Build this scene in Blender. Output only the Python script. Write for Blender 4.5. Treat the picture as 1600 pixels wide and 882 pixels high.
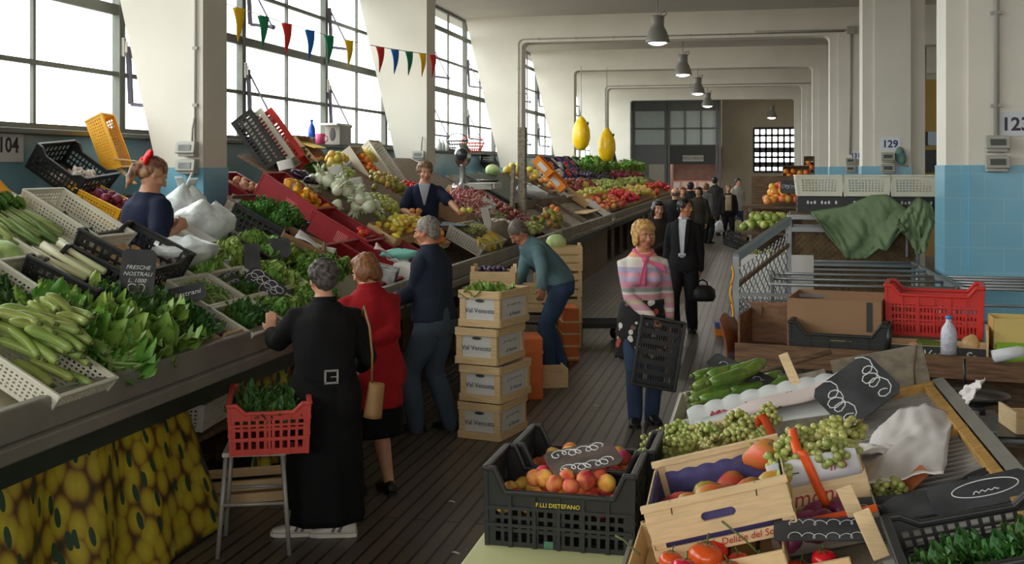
import bpy, bmesh, math, random
import numpy as np
from math import sin, cos, pi, sqrt, radians as R
from mathutils import Vector as V, Matrix as Mx, Euler, noise as mnoise

for _o in list(bpy.data.objects):
 bpy.data.objects.remove(_o)
SC = bpy.context.scene
COL = SC.collection
rnd = random.Random(7)

# ---------------------------------------------------------------- camera, sky, lights, exposure
EYE = 2.1            # eye height of the photographer
FPX = 1750.0         # focal length in pixels of a 1600 px wide picture
PAN = math.atan(381 / FPX)
HOR = 262.0          # picture row of the horizon
cam_d = bpy.data.cameras.new('camera')
cam = bpy.data.objects.new('camera', cam_d)
COL.objects.link(cam)
cam.location = (0, 0, EYE)
cam.rotation_euler = (pi / 2, 0, PAN)
cam_d.sensor_width = 36
cam_d.lens = FPX / 1600 * 36
cam_d.shift_y = -(441 - HOR) / 1600
cam_d.clip_end = 300
SC.camera = cam

SC.view_settings.view_transform = 'Standard'
SC.view_settings.look = 'None'
SC.view_settings.gamma = 1
SC.view_settings.use_curve_mapping = False
SC.view_settings.exposure = 0.82
SC.cycles.use_denoising = True
SC.cycles.max_bounces = 9
SC.cycles.diffuse_bounces = 5
SC.cycles.transparent_max_bounces = 12
SC.cycles.sample_clamp_indirect = 4

world = bpy.data.worlds.new('overcast_sky')
SC.world = world
world.use_nodes = True
_nt = world.node_tree
_nt.nodes.clear()
_out = _nt.nodes.new('ShaderNodeOutputWorld')
_bg = _nt.nodes.new('ShaderNodeBackground')
_tc = _nt.nodes.new('ShaderNodeTexCoord')
_sep = _nt.nodes.new('ShaderNodeSeparateXYZ')
_ramp = _nt.nodes.new('ShaderNodeValToRGB')
_map = _nt.nodes.new('ShaderNodeMapRange')
_map.inputs[1].default_value = -0.25
_map.inputs[2].default_value = 0.25
_nt.links.new(_tc.outputs['Generated'], _sep.inputs[0])
_nt.links.new(_sep.outputs['Z'], _map.inputs[0])
_nt.links.new(_map.outputs[0], _ramp.inputs[0])
_ramp.color_ramp.elements[0].color = (0.17, 0.155, 0.13, 1)
_ramp.color_ramp.elements[0].position = 0.35
_ramp.color_ramp.elements[1].color = (1.0, 0.99, 0.975, 1)
_ramp.color_ramp.elements[1].position = 0.55
_nt.links.new(_ramp.outputs[0], _bg.inputs[0])
_bg.inputs[1].default_value = 4.6
_nt.links.new(_bg.outputs[0], _out.inputs[0])

def portal(name, loc, rot, sx, sy):
 d = bpy.data.lights.new(name, 'AREA')
 d.shape = 'RECTANGLE'
 d.size = sx
 d.size_y = sy
 d.cycles.is_portal = True
 o = bpy.data.objects.new(name, d)
 COL.objects.link(o)
 o.location = loc
 o.rotation_euler = rot
 return o
# daylight enters by the ribbon windows on the left, the glazed near end and the far hall's windows
portal('daylight_left', (-6.72, 20, 4.0), (0, -pi / 2, 0), 3.2, 62)
portal('daylight_near_end', (1.0, -8.2, 4.1), (pi / 2, 0, 0), 15, 2.2)

# ---------------------------------------------------------------- picture <-> place
_ct, _st = cos(PAN), sin(PAN)
def ray(px, py):
 u = (px - 800) / FPX
 return V((-_st + _ct * u, _ct + _st * u, (HOR - py) / FPX))
def at_h(px, py, h):
 d = ray(px, py)
 return V((0, 0, EYE)) + d * ((h - EYE) / d.z)
def at_x(px, py, x):
 d = ray(px, py)
 return V((0, 0, EYE)) + d * (x / d.x)
def at_y(px, py, y):
 d = ray(px, py)
 return V((0, 0, EYE)) + d * (y / d.y)
def at_z(px, py, depth):
 return V((0, 0, EYE)) + ray(px, py) * depth
def at_plane(px, py, p0, n):
 d = ray(px, py)
 o = V((0, 0, EYE))
 return o + d * ((V(p0) - o).dot(n) / d.dot(n))

# ---------------------------------------------------------------- materials
def lin(c):
 c = [x / 255.0 for x in c]
 return tuple(x / 12.92 if x <= 0.04045 else ((x + 0.055) / 1.055) ** 2.4 for x in c) + (1.0,)
MATS = {}
def mat(name, rgb, rough=0.6, var=0.0, scale=8.0, bump=0.0, bscale=40.0, metal=0.0, rgb2=None, sss=0.0, spec=0.5,
  coat=0.0, alpha=None, rand=0.0, stretch=None, trans=0.0):
 """Principled material: base colour broken up by noise (towards rgb2 if given), optional bump and per-object variation."""
 if name in MATS:
  return MATS[name]
 m = bpy.data.materials.new(name)
 MATS[name] = m
 m.use_nodes = True
 nt = m.node_tree
 b = nt.nodes['Principled BSDF']
 b.inputs['Base Color'].default_value = lin(rgb)
 b.inputs['Roughness'].default_value = rough
 b.inputs['Metallic'].default_value = metal
 b.inputs['Specular IOR Level'].default_value = spec
 if coat:
  b.inputs['Coat Weight'].default_value = coat
  b.inputs['Coat Roughness'].default_value = 0.15
 if sss:
  b.inputs['Subsurface Weight'].default_value = sss
  b.inputs['Subsurface Radius'].default_value = (0.02, 0.01, 0.006)
  b.inputs['Subsurface Scale'].default_value = 0.3
 if trans:
  b.inputs['Transmission Weight'].default_value = trans
 if alpha is not None:
  b.inputs['Alpha'].default_value = alpha
 src = None
 if var > 0 or rgb2 is not None or bump > 0:
  tc = nt.nodes.new('ShaderNodeTexCoord')
  co = tc.outputs['Object']
  if stretch:
   mp = nt.nodes.new('ShaderNodeMapping')
   mp.inputs['Scale'].default_value = stretch
   nt.links.new(co, mp.inputs[0])
   co = mp.outputs[0]
 if var > 0 or rgb2 is not None:
  nz = nt.nodes.new('ShaderNodeTexNoise')
  nz.inputs['Scale'].default_value = scale
  nz.inputs['Detail'].default_value = 5
  nt.links.new(co, nz.inputs['Vector'])
  rp = nt.nodes.new('ShaderNodeValToRGB')
  a = lin(rgb)
  if rgb2 is not None:
   c0, c1 = a, lin(rgb2)
   rp.color_ramp.elements[0].position, rp.color_ramp.elements[1].position = 0.38, 0.62
  else:
   c0 = tuple(x * (1 - var) for x in a[:3]) + (1,)
   c1 = tuple(min(1, x * (1 + var)) for x in a[:3]) + (1,)
   rp.color_ramp.elements[0].position, rp.color_ramp.elements[1].position = 0.3, 0.7
  rp.color_ramp.elements[0].color, rp.color_ramp.elements[1].color = c0, c1
  nt.links.new(nz.outputs['Fac'], rp.inputs[0])
  src = rp.outputs[0]
 if rand > 0:
  oi = nt.nodes.new('ShaderNodeObjectInfo')
  hs = nt.nodes.new('ShaderNodeHueSaturation')
  mr = nt.nodes.new('ShaderNodeMapRange')
  mr.inputs[3].default_value = 0.5 - rand * 0.12
  mr.inputs[4].default_value = 0.5 + rand * 0.12
  nt.links.new(oi.outputs['Random'], mr.inputs[0])
  nt.links.new(mr.outputs[0], hs.inputs['Hue'])
  mv = nt.nodes.new('ShaderNodeMapRange')
  mv.inputs[3].default_value = 1 - rand * 0.6
  mv.inputs[4].default_value = 1 + rand * 0.5
  ml = nt.nodes.new('ShaderNodeMath')
  ml.operation = 'MULTIPLY'
  ml.inputs[1].default_value = 7.31
  fr = nt.nodes.new('ShaderNodeMath')
  fr.operation = 'FRACT'
  nt.links.new(oi.outputs['Random'], ml.inputs[0])
  nt.links.new(ml.outputs[0], fr.inputs[0])
  nt.links.new(fr.outputs[0], mv.inputs[0])
  nt.links.new(mv.outputs[0], hs.inputs['Value'])
  if src is not None:
   nt.links.new(src, hs.inputs['Color'])
  else:
   hs.inputs['Color'].default_value = lin(rgb)
  src = hs.outputs[0]
 if src is not None:
  nt.links.new(src, b.inputs['Base Color'])
 if bump > 0:
  n2 = nt.nodes.new('ShaderNodeTexNoise')
  n2.inputs['Scale'].default_value = bscale
  n2.inputs['Detail'].default_value = 4
  nt.links.new(co, n2.inputs['Vector'])
  bp = nt.nodes.new('ShaderNodeBump')
  bp.inputs['Strength'].default_value = bump
  bp.inputs['Distance'].default_value = 0.02
  nt.links.new(n2.outputs['Fac'], bp.inputs['Height'])
  nt.links.new(bp.outputs[0], b.inputs['Normal'])
 return m

# ---------------------------------------------------------------- mesh building
class MB:
 """Collects shapes as vertices and faces; build() links them as ONE mesh object."""
 def __init__(self):
  self.v, self.f, self.m, self.s = [], [], [], []
  self.uv = None
 def add(self, vs, fs, mi=0, smooth=False):
  b = len(self.v)
  self.v.extend([tuple(p) for p in vs])
  for f in fs:
   self.f.append(tuple(i + b for i in f))
   self.m.append(mi)
   self.s.append(smooth)
  return self
 def box(self, c, s, rot=None, mi=0, taper=None):
  hx, hy, hz = s[0] / 2, s[1] / 2, s[2] / 2
  tx, ty = taper or (1, 1)
  vs = [V((x * hx * (tx if z > 0 else 1), y * hy * (ty if z > 0 else 1), z * hz)) for z in (-1, 1) for y in (-1, 1) for x in (-1, 1)]
  if rot is not None:
   m = rot if isinstance(rot, Mx) else Euler(rot).to_matrix()
   vs = [m @ p for p in vs]
  vs = [p + V(c) for p in vs]
  return self.add(vs, [(0, 2, 3, 1), (4, 5, 7, 6), (0, 1, 5, 4), (1, 3, 7, 5), (3, 2, 6, 7), (2, 0, 4, 6)], mi)
 def bb(self, lo, hi, mi=0):
  return self.box([(a + b) / 2 for a, b in zip(lo, hi)], [abs(b - a) for a, b in zip(lo, hi)], None, mi)
 def beam(self, p0, p1, w, h, mi=0, up=(0, 0, 1)):
  """a rectangular bar from p0 to p1: w across, h along up"""
  p0, p1 = V(p0), V(p1)
  d = (p1 - p0)
  L = d.length
  d.normalize()
  u = V(up) - d * V(up).dot(d)
  if u.length < 1e-6:
   u = V((1, 0, 0)) - d * d.x
  u.normalize()
  sd = d.cross(u)
  m = Mx((d, sd, u)).transposed()
  return self.box((p0 + p1) / 2, (L, w, h), m, mi)
 def ring_loft(self, rings, mi=0, smooth=True, cap=True, closed=False):
  n = len(rings[0])
  vs = [p for r in rings for p in r]
  fs = []
  k = len(rings)
  for i in range(k if closed else k - 1):
   a, b = i * n, ((i + 1) % k) * n
   for j in range(n):
    fs.append((a + j, a + (j + 1) % n, b + (j + 1) % n, b + j))
  if cap and not closed:
   fs.append(tuple(reversed(range(n))))
   fs.append(tuple(range((k - 1) * n, k * n)))
  return self.add(vs, fs, mi, smooth)
 def tube(self, pts, r, n=8, mi=0, smooth=True, closed=False, cap=True):
  pts = [V(p) for p in pts]
  rs = r if isinstance(r, (list, tuple)) else [r] * len(pts)
  rings = []
  prev = None
  for i, p in enumerate(pts):
   a = pts[i - 1] if (i > 0 or closed) else pts[0]
   b = pts[(i + 1) % len(pts)] if (i < len(pts) - 1 or closed) else pts[-1]
   d = (b - a)
   if d.length < 1e-9:
    d = V((0, 0, 1))
   d.normalize()
   u = prev - d * prev.dot(d) if prev is not None else V((0, 0, 1)) - d * d.z
   if u.length < 1e-4:
    u = V((1, 0, 0)) - d * d.x
   u.normalize()
   prev = u
   w = d.cross(u)
   rings.append([p + (u * cos(2 * pi * j / n) + w * sin(2 * pi * j / n)) * rs[i] for j in range(n)])
  return self.ring_loft(rings, mi, smooth, cap, closed)
 def cyl(self, p0, p1, r0, r1=None, n=16, mi=0, smooth=True):
  return self.tube([p0, p1], [r0, r0 if r1 is None else r1], n, mi, smooth)
 def lathe(self, prof, n=16, mi=0, M=None, smooth=True, wob=None):
  """profile [(r, z)] turned about z; wob(angle, z) scales the radius"""
  rings = []
  for r, z in prof:
   rings.append([V((r * (wob(2 * pi * j / n, z) if wob else 1) * cos(2 * pi * j / n),
        r * (wob(2 * pi * j / n, z) if wob else 1) * sin(2 * pi * j / n), z)) for j in range(n)])
  if M is not None:
   rings = [[M @ p for p in rg] for rg in rings]
  return self.ring_loft(rings, mi, smooth)
 def ell(self, c, r, n=12, k=8, mi=0, rot=None):
  c = V(c)
  m = rot if isinstance(rot, Mx) else (Euler(rot).to_matrix() if rot else None)
  rings = []
  for i in range(k + 1):
   t = pi * i / k
   q = max(sin(t), 0.02)
   rg = [V((r[0] * q * cos(2 * pi * j / n), r[1] * q * sin(2 * pi * j / n), -r[2] * cos(t))) for j in range(n)]
   rings.append([(m @ p if m else p) + c for p in rg])
  return self.ring_loft(rings, mi, True)
 def sheet(self, fn, nu, nv, mi=0, smooth=True, thick=0.0, uv=False):
  """a surface fn(u, v) over the unit square, thickened along its normal"""
  P = [[V(fn(i / nu, j / nv)) for j in range(nv + 1)] for i in range(nu + 1)]
  b0 = len(self.v)
  vs = [p for row in P for p in row]
  idx = lambda i, j: i * (nv + 1) + j
  fs = [(idx(i, j), idx(i + 1, j), idx(i + 1, j + 1), idx(i, j + 1)) for i in range(nu) for j in range(nv)]
  if thick:
   N = []
   for i in range(nu + 1):
    for j in range(nv + 1):
     du = P[min(i + 1, nu)][j] - P[max(i - 1, 0)][j]
     dv = P[i][min(j + 1, nv)] - P[i][max(j - 1, 0)]
     q = du.cross(dv)
     N.append(q.normalized() if q.length > 1e-12 else V((0, 0, 1)))
   m = len(vs)
   vs += [p - q * thick for p, q in zip(vs, N)]
   fs += [tuple(reversed([a + m for a in f])) for f in fs]
   loop = [idx(i, 0) for i in range(nu + 1)] + [idx(nu, j) for j in range(1, nv + 1)] + \
     [idx(i, nv) for i in range(nu - 1, -1, -1)] + [idx(0, j) for j in range(nv - 1, 0, -1)]
   for a, b in zip(loop, loop[1:] + loop[:1]):
    fs.append((b, a, a + m, b + m))
  self.add(vs, fs, mi, smooth)
  return self
 def prism(self, poly, lo, hi, axis='z', mi=0):
  """a 2D polygon extruded along an axis; poly in the other two coordinates (x,y), (x,z) for axis y, (y,z) for axis x"""
  def mk(a, b, c):
   return {'z': (a, b, c), 'y': (a, c, b), 'x': (c, a, b)}[axis]
  n = len(poly)
  vs = [mk(a, b, lo) for a, b in poly] + [mk(a, b, hi) for a, b in poly]
  fs = [tuple(range(n)), tuple(range(2 * n - 1, n - 1, -1))] + [(i, i + n, (i + 1) % n + n, (i + 1) % n) for i in range(n)]
  return self.add(vs, fs, mi)
 def transform(self, M, start=0):
  self.v[start:] = [tuple(M @ V(p)) for p in self.v[start:]]
  return self
 def mesh(self, name, mats):
  me = bpy.data.meshes.new(name)
  me.from_pydata(self.v, [], self.f)
  for m in (mats if isinstance(mats, (list, tuple)) else [mats]):
   me.materials.append(m)
  me.polygons.foreach_set('material_index', self.m)
  me.polygons.foreach_set('use_smooth', self.s)
  bm = bmesh.new()
  bm.from_mesh(me)
  bmesh.ops.recalc_face_normals(bm, faces=bm.faces)
  bm.to_mesh(me)
  bm.free()
  me.update()
  return me
 def build(self, name, mats, parent=None, bevel=0.0, seg=2):
  me = self.mesh(name, mats)
  o = link(name, me, parent)
  if bevel:
   b = o.modifiers.new('edge', 'BEVEL')
   b.width = bevel
   b.segments = seg
   b.limit_method = 'ANGLE'
   b.angle_limit = R(40)
  return o

def link(name, data, parent=None):
 o = bpy.data.objects.new(name, data)
 COL.objects.link(o)
 if parent is not None:
  o.parent = parent
 return o
def tag(o, label=None, cat=None, group=None, kind=None):
 if label: o['label'] = label
 if cat: o['category'] = cat
 if group: o['group'] = group
 if kind: o['kind'] = kind
 return o
def thing(name, label, cat, loc=(0, 0, 0), rot=(0, 0, 0), group=None):
 o = link(name, None)
 o.empty_display_size = 0.1
 if isinstance(loc, Mx):
  o.matrix_world = loc
 else:
  o.location = loc
  o.rotation_euler = rot
 return tag(o, label, cat, group)
def struct(o):
 o['kind'] = 'structure'
 return o
def setM(o, M):
 o.matrix_world = M
 return o
KIDS = {}
def dup(o, M=None, label=None, group=None):
 """a copy of a thing with copies of its parts and sub-parts"""
 c = o.copy()
 COL.objects.link(c)
 if M is not None:
  c.matrix_world = M
 if label: c['label'] = label
 if group: c['group'] = group
 for ch in list(o.children):
  d = ch.copy()
  COL.objects.link(d)
  d.parent = c
  for g in list(ch.children):
   e = g.copy()
   COL.objects.link(e)
   e.parent = d
 return c
def TR(loc, rot=(0, 0, 0), s=1.0):
 m = Mx.Translation(V(loc)) @ Euler(rot).to_matrix().to_4x4()
 if s != 1.0:
  m = m @ Mx.Scale(s, 4)
 return m
def rrot(r=rnd):
 return Euler((r.uniform(0, 6.28), r.uniform(0, 6.28), r.uniform(0, 6.28)))
def fbm(x, y=0.0, z=0.0):
 return mnoise.noise(V((x, y, z)))
def text(name, s, size, M, m, parent=None, thick=0.001, align='CENTER', shear=0.0, bold=0.0):
 """lettering as a thin raised mesh"""
 cu = bpy.data.curves.new(name, 'FONT')
 cu.body = s
 cu.size = size
 cu.align_x = align
 cu.align_y = 'CENTER'
 cu.extrude = thick
 cu.shear = shear
 cu.offset = bold
 cu.resolution_u = 2
 o = bpy.data.objects.new(name, cu)
 COL.objects.link(o)
 dg = bpy.context.evaluated_depsgraph_get()
 me = bpy.data.meshes.new_from_object(o.evaluated_get(dg))
 bpy.data.objects.remove(o)
 bpy.data.curves.remove(cu)
 me.materials.clear()
 me.materials.append(m)
 me.name = name
 q = link(name, me, parent)
 q.matrix_local = M
 return q
# ---------------------------------------------------------------- building materials
M_plaster = mat('cream_plaster', (230, 225, 212), 0.85, var=0.05, scale=1.2, bump=0.05, bscale=60)
M_ceil = mat('ceiling_plaster', (208, 204, 196), 0.9, var=0.05, scale=0.8)
M_steel_frame = mat('grey_green_window_steel', (98, 100, 92), 0.55, var=0.1, scale=5)
M_arm = mat('zinc_stay_arm', (120, 116, 132), 0.5, metal=0.3)
M_conduit = mat('grey_conduit', (172, 168, 158), 0.6)
M_greybox = mat('grey_plastic_box', (178, 176, 166), 0.5)
M_darkglass = mat('dark_box_window', (95, 98, 96), 0.15)

def tile_mat(name, rgb, grout, bw, bh, mortar=0.004, rough=0.25, rgb2=None):
 m = bpy.data.materials.new(name)
 m.use_nodes = True
 nt = m.node_tree
 b = nt.nodes['Principled BSDF']
 b.inputs['Roughness'].default_value = rough
 tc = nt.nodes.new('ShaderNodeTexCoord')
 mp = nt.nodes.new('ShaderNodeSeparateXYZ')
 ad = nt.nodes.new('ShaderNodeMath')
 cb = nt.nodes.new('ShaderNodeCombineXYZ')
 nt.links.new(tc.outputs['Object'], mp.inputs[0])
 nt.links.new(mp.outputs[0], ad.inputs[0])
 nt.links.new(mp.outputs[1], ad.inputs[1])
 nt.links.new(ad.outputs[0], cb.inputs[0])
 nt.links.new(mp.outputs[2], cb.inputs[1])
 br = nt.nodes.new('ShaderNodeTexBrick')
 br.inputs['Color1'].default_value = lin(rgb)
 br.inputs['Color2'].default_value = lin(rgb2 or rgb)
 br.inputs['Mortar'].default_value = lin(grout)
 br.inputs['Scale'].default_value = 1
 br.inputs['Mortar Size'].default_value = mortar
 br.inputs['Brick Width'].default_value = bw
 br.inputs['Row Height'].default_value = bh
 nt.links.new(cb.outputs[0], br.inputs['Vector'])
 nz = nt.nodes.new('ShaderNodeTexNoise')
 nz.inputs['Scale'].default_value = 1.5
 nt.links.new(tc.outputs['Object'], nz.inputs['Vector'])
 mx = nt.nodes.new('ShaderNodeMix')
 mx.data_type = 'RGBA'
 mx.blend_type = 'MULTIPLY'
 mx.inputs['Factor'].default_value = 0.35
 rp = nt.nodes.new('ShaderNodeValToRGB')
 rp.color_ramp.elements[0].color = (0.62, 0.66, 0.64, 1)
 rp.color_ramp.elements[0].position = 0.3
 rp.color_ramp.elements[1].position = 0.6
 nt.links.new(nz.outputs['Fac'], rp.inputs[0])
 nt.links.new(br.outputs['Color'], mx.inputs['A'])
 nt.links.new(rp.outputs[0], mx.inputs['B'])
 nt.links.new(mx.outputs['Result'], b.inputs['Base Color'])
 return m
M_tile = tile_mat('blue_wall_tiles', (130, 190, 216), (150, 198, 216), 0.30, 0.205)
M_dado = tile_mat('washed_blue_wall_tiles', (134, 178, 194), (142, 178, 188), 0.30, 0.205)

# floor: dark ribbed paving, ribs running up the aisle
M_floor = bpy.data.materials.new('dark_ribbed_floor')
M_floor.use_nodes = True
_nt = M_floor.node_tree
_b = _nt.nodes['Principled BSDF']
_tc = _nt.nodes.new('ShaderNodeTexCoord')
_mp = _nt.nodes.new('ShaderNodeMapping')
_mp.inputs['Rotation'].default_value = (0, 0, pi / 2)
_br = _nt.nodes.new('ShaderNodeTexBrick')
_br.offset = 0.5
_br.inputs['Scale'].default_value = 1
_br.inputs['Color1'].default_value = lin((112, 102, 88))
_br.inputs['Color2'].default_value = lin((98, 90, 78))
_br.inputs['Mortar'].default_value = lin((36, 33, 30))
_br.inputs['Mortar Size'].default_value = 0.010
_br.inputs['Mortar Smooth'].default_value = 0.3
_br.inputs['Brick Width'].default_value = 3.2
_br.inputs['Row Height'].default_value = 0.095
_nz = _nt.nodes.new('ShaderNodeTexNoise')
_nz.inputs['Scale'].default_value = 0.9
_nz.inputs['Detail'].default_value = 6
_rp = _nt.nodes.new('ShaderNodeValToRGB')
_rp.color_ramp.elements[0].color = (0.55, 0.53, 0.5, 1)
_rp.color_ramp.elements[0].position = 0.3
_rp.color_ramp.elements[1].position = 0.7
_mx = _nt.nodes.new('ShaderNodeMix')
_mx.data_type = 'RGBA'
_mx.blend_type = 'MULTIPLY'
_mx.inputs['Factor'].default_value = 0.8
_bp = _nt.nodes.new('ShaderNodeBump')
_bp.inputs['Strength'].default_value = 0.5
_bp.inputs['Distance'].default_value = 0.01
_bp.invert = True
_nt.links.new(_tc.outputs['Object'], _mp.inputs[0])
_nt.links.new(_mp.outputs[0], _br.inputs['Vector'])
_nt.links.new(_tc.outputs['Object'], _nz.inputs['Vector'])
_nt.links.new(_nz.outputs['Fac'], _rp.inputs[0])
_nt.links.new(_br.outputs['Color'], _mx.inputs['A'])
_nt.links.new(_rp.outputs[0], _mx.inputs['B'])
_nt.links.new(_mx.outputs['Result'], _b.inputs['Base Color'])
_nt.links.new(_br.outputs['Fac'], _bp.inputs['Height'])
_nt.links.new(_bp.outputs[0], _b.inputs['Normal'])
_b.inputs['Roughness'].default_value = 0.42

# window glass: clear, slightly reflecting
M_glass = bpy.data.materials.new('window_glass')
M_glass.use_nodes = True
_nt = M_glass.node_tree
_nt.nodes.clear()
_o = _nt.nodes.new('ShaderNodeOutputMaterial')
_t = _nt.nodes.new('ShaderNodeBsdfTransparent')
_t.inputs[0].default_value = (0.93, 0.96, 0.96, 1)
_g = _nt.nodes.new('ShaderNodeBsdfGlossy')
_g.inputs['Roughness'].default_value = 0.05
_m = _nt.nodes.new('ShaderNodeMixShader')
_m.inputs[0].default_value = 0.06
_nt.links.new(_t.outputs[0], _m.inputs[1])
_nt.links.new(_g.outputs[0], _m.inputs[2])
_nt.links.new(_m.outputs[0], _o.inputs[0])

# ---------------------------------------------------------------- shell
Y0, Y1 = -8.0, 62.0
XL, XR = -6.5, 9.0
HC = 5.53
SILL = 2.45
struct(MB().bb((XL - 0.3, Y0 - 0.3, -0.2), (XR + 0.3, Y1 + 0.3, 0)).build('floor', M_floor))
struct(MB().bb((XL - 0.6, Y0 - 0.6, HC), (XR + 0.6, Y1 + 0.6, HC + 0.25)).build('ceiling', M_ceil))
wl = MB()
wl.bb((XL - 0.3, Y0, 0), (XL, 48.5, SILL - 0.05))
wl.bb((XL - 0.3, 48.5, 0), (XL, Y1, HC))
struct(wl.build('wall_left', M_dado))
struct(MB().bb((XL - 0.3, Y0, SILL - 0.05), (XL + 0.20, 48.5, SILL)).build('trim_1', M_steel_frame, bevel=0.008))
wr = MB()
wr.bb((XR, Y0, 0), (XR + 0.3, Y1, HC))
struct(wr.build('wall_right', M_plaster))
wn = MB()
wn.bb((XL - 0.3, Y0 - 0.3, 0), (XR + 0.3, Y0, 3.0))
wn.bb((XL - 0.3, Y0 - 0.3, 5.1), (XR + 0.3, Y0, HC))
for x in (-6.65, -2.9, 0.85, 4.6, 8.35):
 wn.bb((x, Y0 - 0.3, 3.0), (x + 0.5, Y0, 5.1))
struct(wn.build('wall_near', M_plaster))

# ribbon windows along the left: 2.9 m modules, thick posts, one thin mullion each
def window_module(n, y):
 fr = MB()
 x = XL - 0.12
 zs = [(SILL + 0.03, 0.07), (3.09, 0.045), (3.77, 0.11), (4.43, 0.045), (5.08, 0.09), (HC - 0.03, 0.06)]
 for z, h in zs:
  fr.bb((x - 0.03, y, z - h / 2), (x + 0.03, y + 2.9, z + h / 2))
 fr.bb((x - 0.045, y - 0.055, SILL), (x + 0.045, y + 0.055, HC))
 fr.bb((x - 0.02, y + 1.45 - 0.02, SILL), (x + 0.02, y + 1.45 + 0.02, HC))
 w = struct(fr.build('window_%d' % n, M_steel_frame))
 p = MB()
 p.bb((x - 0.006, y + 0.055, SILL), (x + 0.0, y + 2.845, HC))
 p.build('window_pane', M_glass, w)
 for z in (2.78, 4.0):
  a = MB()
  q = y + 0.1
  a.beam((x + 0.05, q, z + 0.62), (x + 0.07, q + 0.02, z), 0.05, 0.035, up=(0, 1, 0))
  a.beam((x + 0.07, q + 0.02, z), (x + 0.34, q + 0.12, z - 0.03), 0.05, 0.04)
  a.beam((x + 0.34, q + 0.12, z - 0.03), (x + 0.05, q, z + 0.60), 0.02, 0.02, up=(0, 1, 0))
  a.cyl((x + 0.34, q + 0.09, z - 0.03), (x + 0.34, q + 0.15, z - 0.03), 0.035, n=10)
  a.build('stay_arm', M_arm, w)
 l = MB()
 l.box((x + 0.06, y, 3.38), (0.03, 0.05, 0.2))
 l.box((x + 0.085, y, 3.38), (0.03, 0.02, 0.12))
 l.build('latch', M_greybox, w)
n = 1
yy = 7.85 - 2.9 * 5
while yy < 47:
 window_module(n, yy)
 n += 1
 yy += 2.9

# portal frames: tapered left leg, beam, right leg with a stepped face
XI, XO = -5.2, 1.55
HB = 4.94
def arc(cx, cz, r, a0, a1, k=6):
 return [(cx + r * cos(R(a0 + (a1 - a0) * i / k)), cz + r * sin(R(a0 + (a1 - a0) * i / k))) for i in range(k + 1)]
def portal_frame(n, y, wide=0.68, conduit=True):
 t = 0.5
 poly = [(-5.69, 0), (-5.69, 2.1), (-6.515, HC), (XO + wide, HC), (XO + wide, 0), (XO, 0)]
 poly += arc(XO - 0.12, HB - 0.12, 0.12, 0, 90) + arc(XI + 0.12, HB - 0.12, 0.12, 90, 180) + [(XI, 0)]
 m = MB()
 m.prism(poly, y, y + t, 'y')
 o = struct(m.build('portal_frame', M_plaster))
 o['label'] = ['cream concrete portal frame'][0]
 p = MB()
 p.bb((XO + wide * 0.25, y - 0.03, 2.12), (XO + wide, y, HB))
 p.bb((XO + wide, y + 0.12, 0), (XO + wide + 0.22, y + 0.42, HC))
 p.build('raised_face', M_plaster, o)
 d = MB()
 d.bb((-6.0, y - 0.012, 0), (XI + 0.012, y + t + 0.012, 2.1))
 d.bb((XO - 0.012, y - 0.014, 0), (XO + wide * 0.25, y + t + 0.012, 2.12))
 d.bb((XO + wide * 0.25, y - 0.044, 0), (XO + wide + 0.012, y + t, 2.12))
 d.build('tile_dado', M_tile, o)
 c = MB()
 yc = y - 0.02
 pts = [(XI - 0.07, yc, 2.35), (XI - 0.07, yc, HB - 0.05)] + [(a, yc, b) for a, b in arc(XI + 0.05, HB - 0.05, 0.12, 180, 90, 5)] + [(XO + 0.3, yc, HB + 0.07)]
 c.tube(pts, 0.014, 6)
 for k in range(8):
  c.box((XI + 0.4 + k * 0.85, yc, HB + 0.07), (0.03, 0.03, 0.05))
 for k in range(4):
  c.box((XI - 0.07, yc, 2.7 + k * 0.55), (0.05, 0.03, 0.03))
 if conduit:
  c.build('conduit', M_conduit, o)
 return o
FY = [9.9 + 7.5 * k for k in range(-2, 6)]
for k, y in enumerate(FY):
 portal_frame(k + 1, y, wide=(1.6 if k == 1 else 0.68), conduit=(k in (1, 2, 4, 6)) )
# second aisle beyond the right-hand columns: its own beams and columns
rb = MB()
for y in FY[2:]:
 rb.bb((2.4, y, HB - 0.25), (XR, y + 0.5, HC))
 rb.bb((6.2, y, 0), (6.9, y + 0.5, HC))
tag(rb.build('trim_2', M_plaster), kind='structure')

# far end: partition with glazing over a fish shop, side walls and a gridded window
M_grey = mat('grey_painted_partition', (118, 118, 116), 0.6, var=0.08, scale=2)
M_paneling = mat('frosted_partition_glass', (196, 205, 198), 0.35, var=0.05, scale=2)
M_dark = mat('dark_fascia', (62, 60, 58), 0.6)
M_door = mat('beige_door_leaf', (190, 182, 164), 0.6, var=0.04)
YE = 52.0
def ex(px, y=YE):
 return at_y(px, 262, y).x
w = MB()
w.bb((XL, YE, 3.1), (ex(990) , YE + 0.2, HC))
w.bb((ex(1126), YE + 2, 0), (ex(1178), YE + 2.2, HC))
w.bb((ex(1178), YE + 2, 0), (ex(1244), YE + 2.2, 1.9))
w.bb((ex(1178), YE + 2, 3.95), (ex(1244), YE + 2.2, HC))
w.bb((ex(1244), YE + 2, 0), (XR, YE + 2.2, HC))
struct(w.build('wall_far', mat('tan_far_wall', (176, 164, 140), 0.85, var=0.08, scale=1.0)))
w = MB()
w.bb((XL, YE, 0), (ex(1043), YE + 0.12, 3.15))
w.bb((XL, YE, 4.75), (ex(1126), YE + 0.12, HC))
for px in (990, 1040, 1045, 1120, 1125):
 w.bb((ex(px) - 0.05, YE - 0.05, 0), (ex(px) + 0.05, YE + 0.17, HC))
for z in (3.12, 3.9, 4.75):
 w.bb((XL, YE - 0.03, z - 0.04), (ex(1126), YE + 0.15, z + 0.04))
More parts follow.
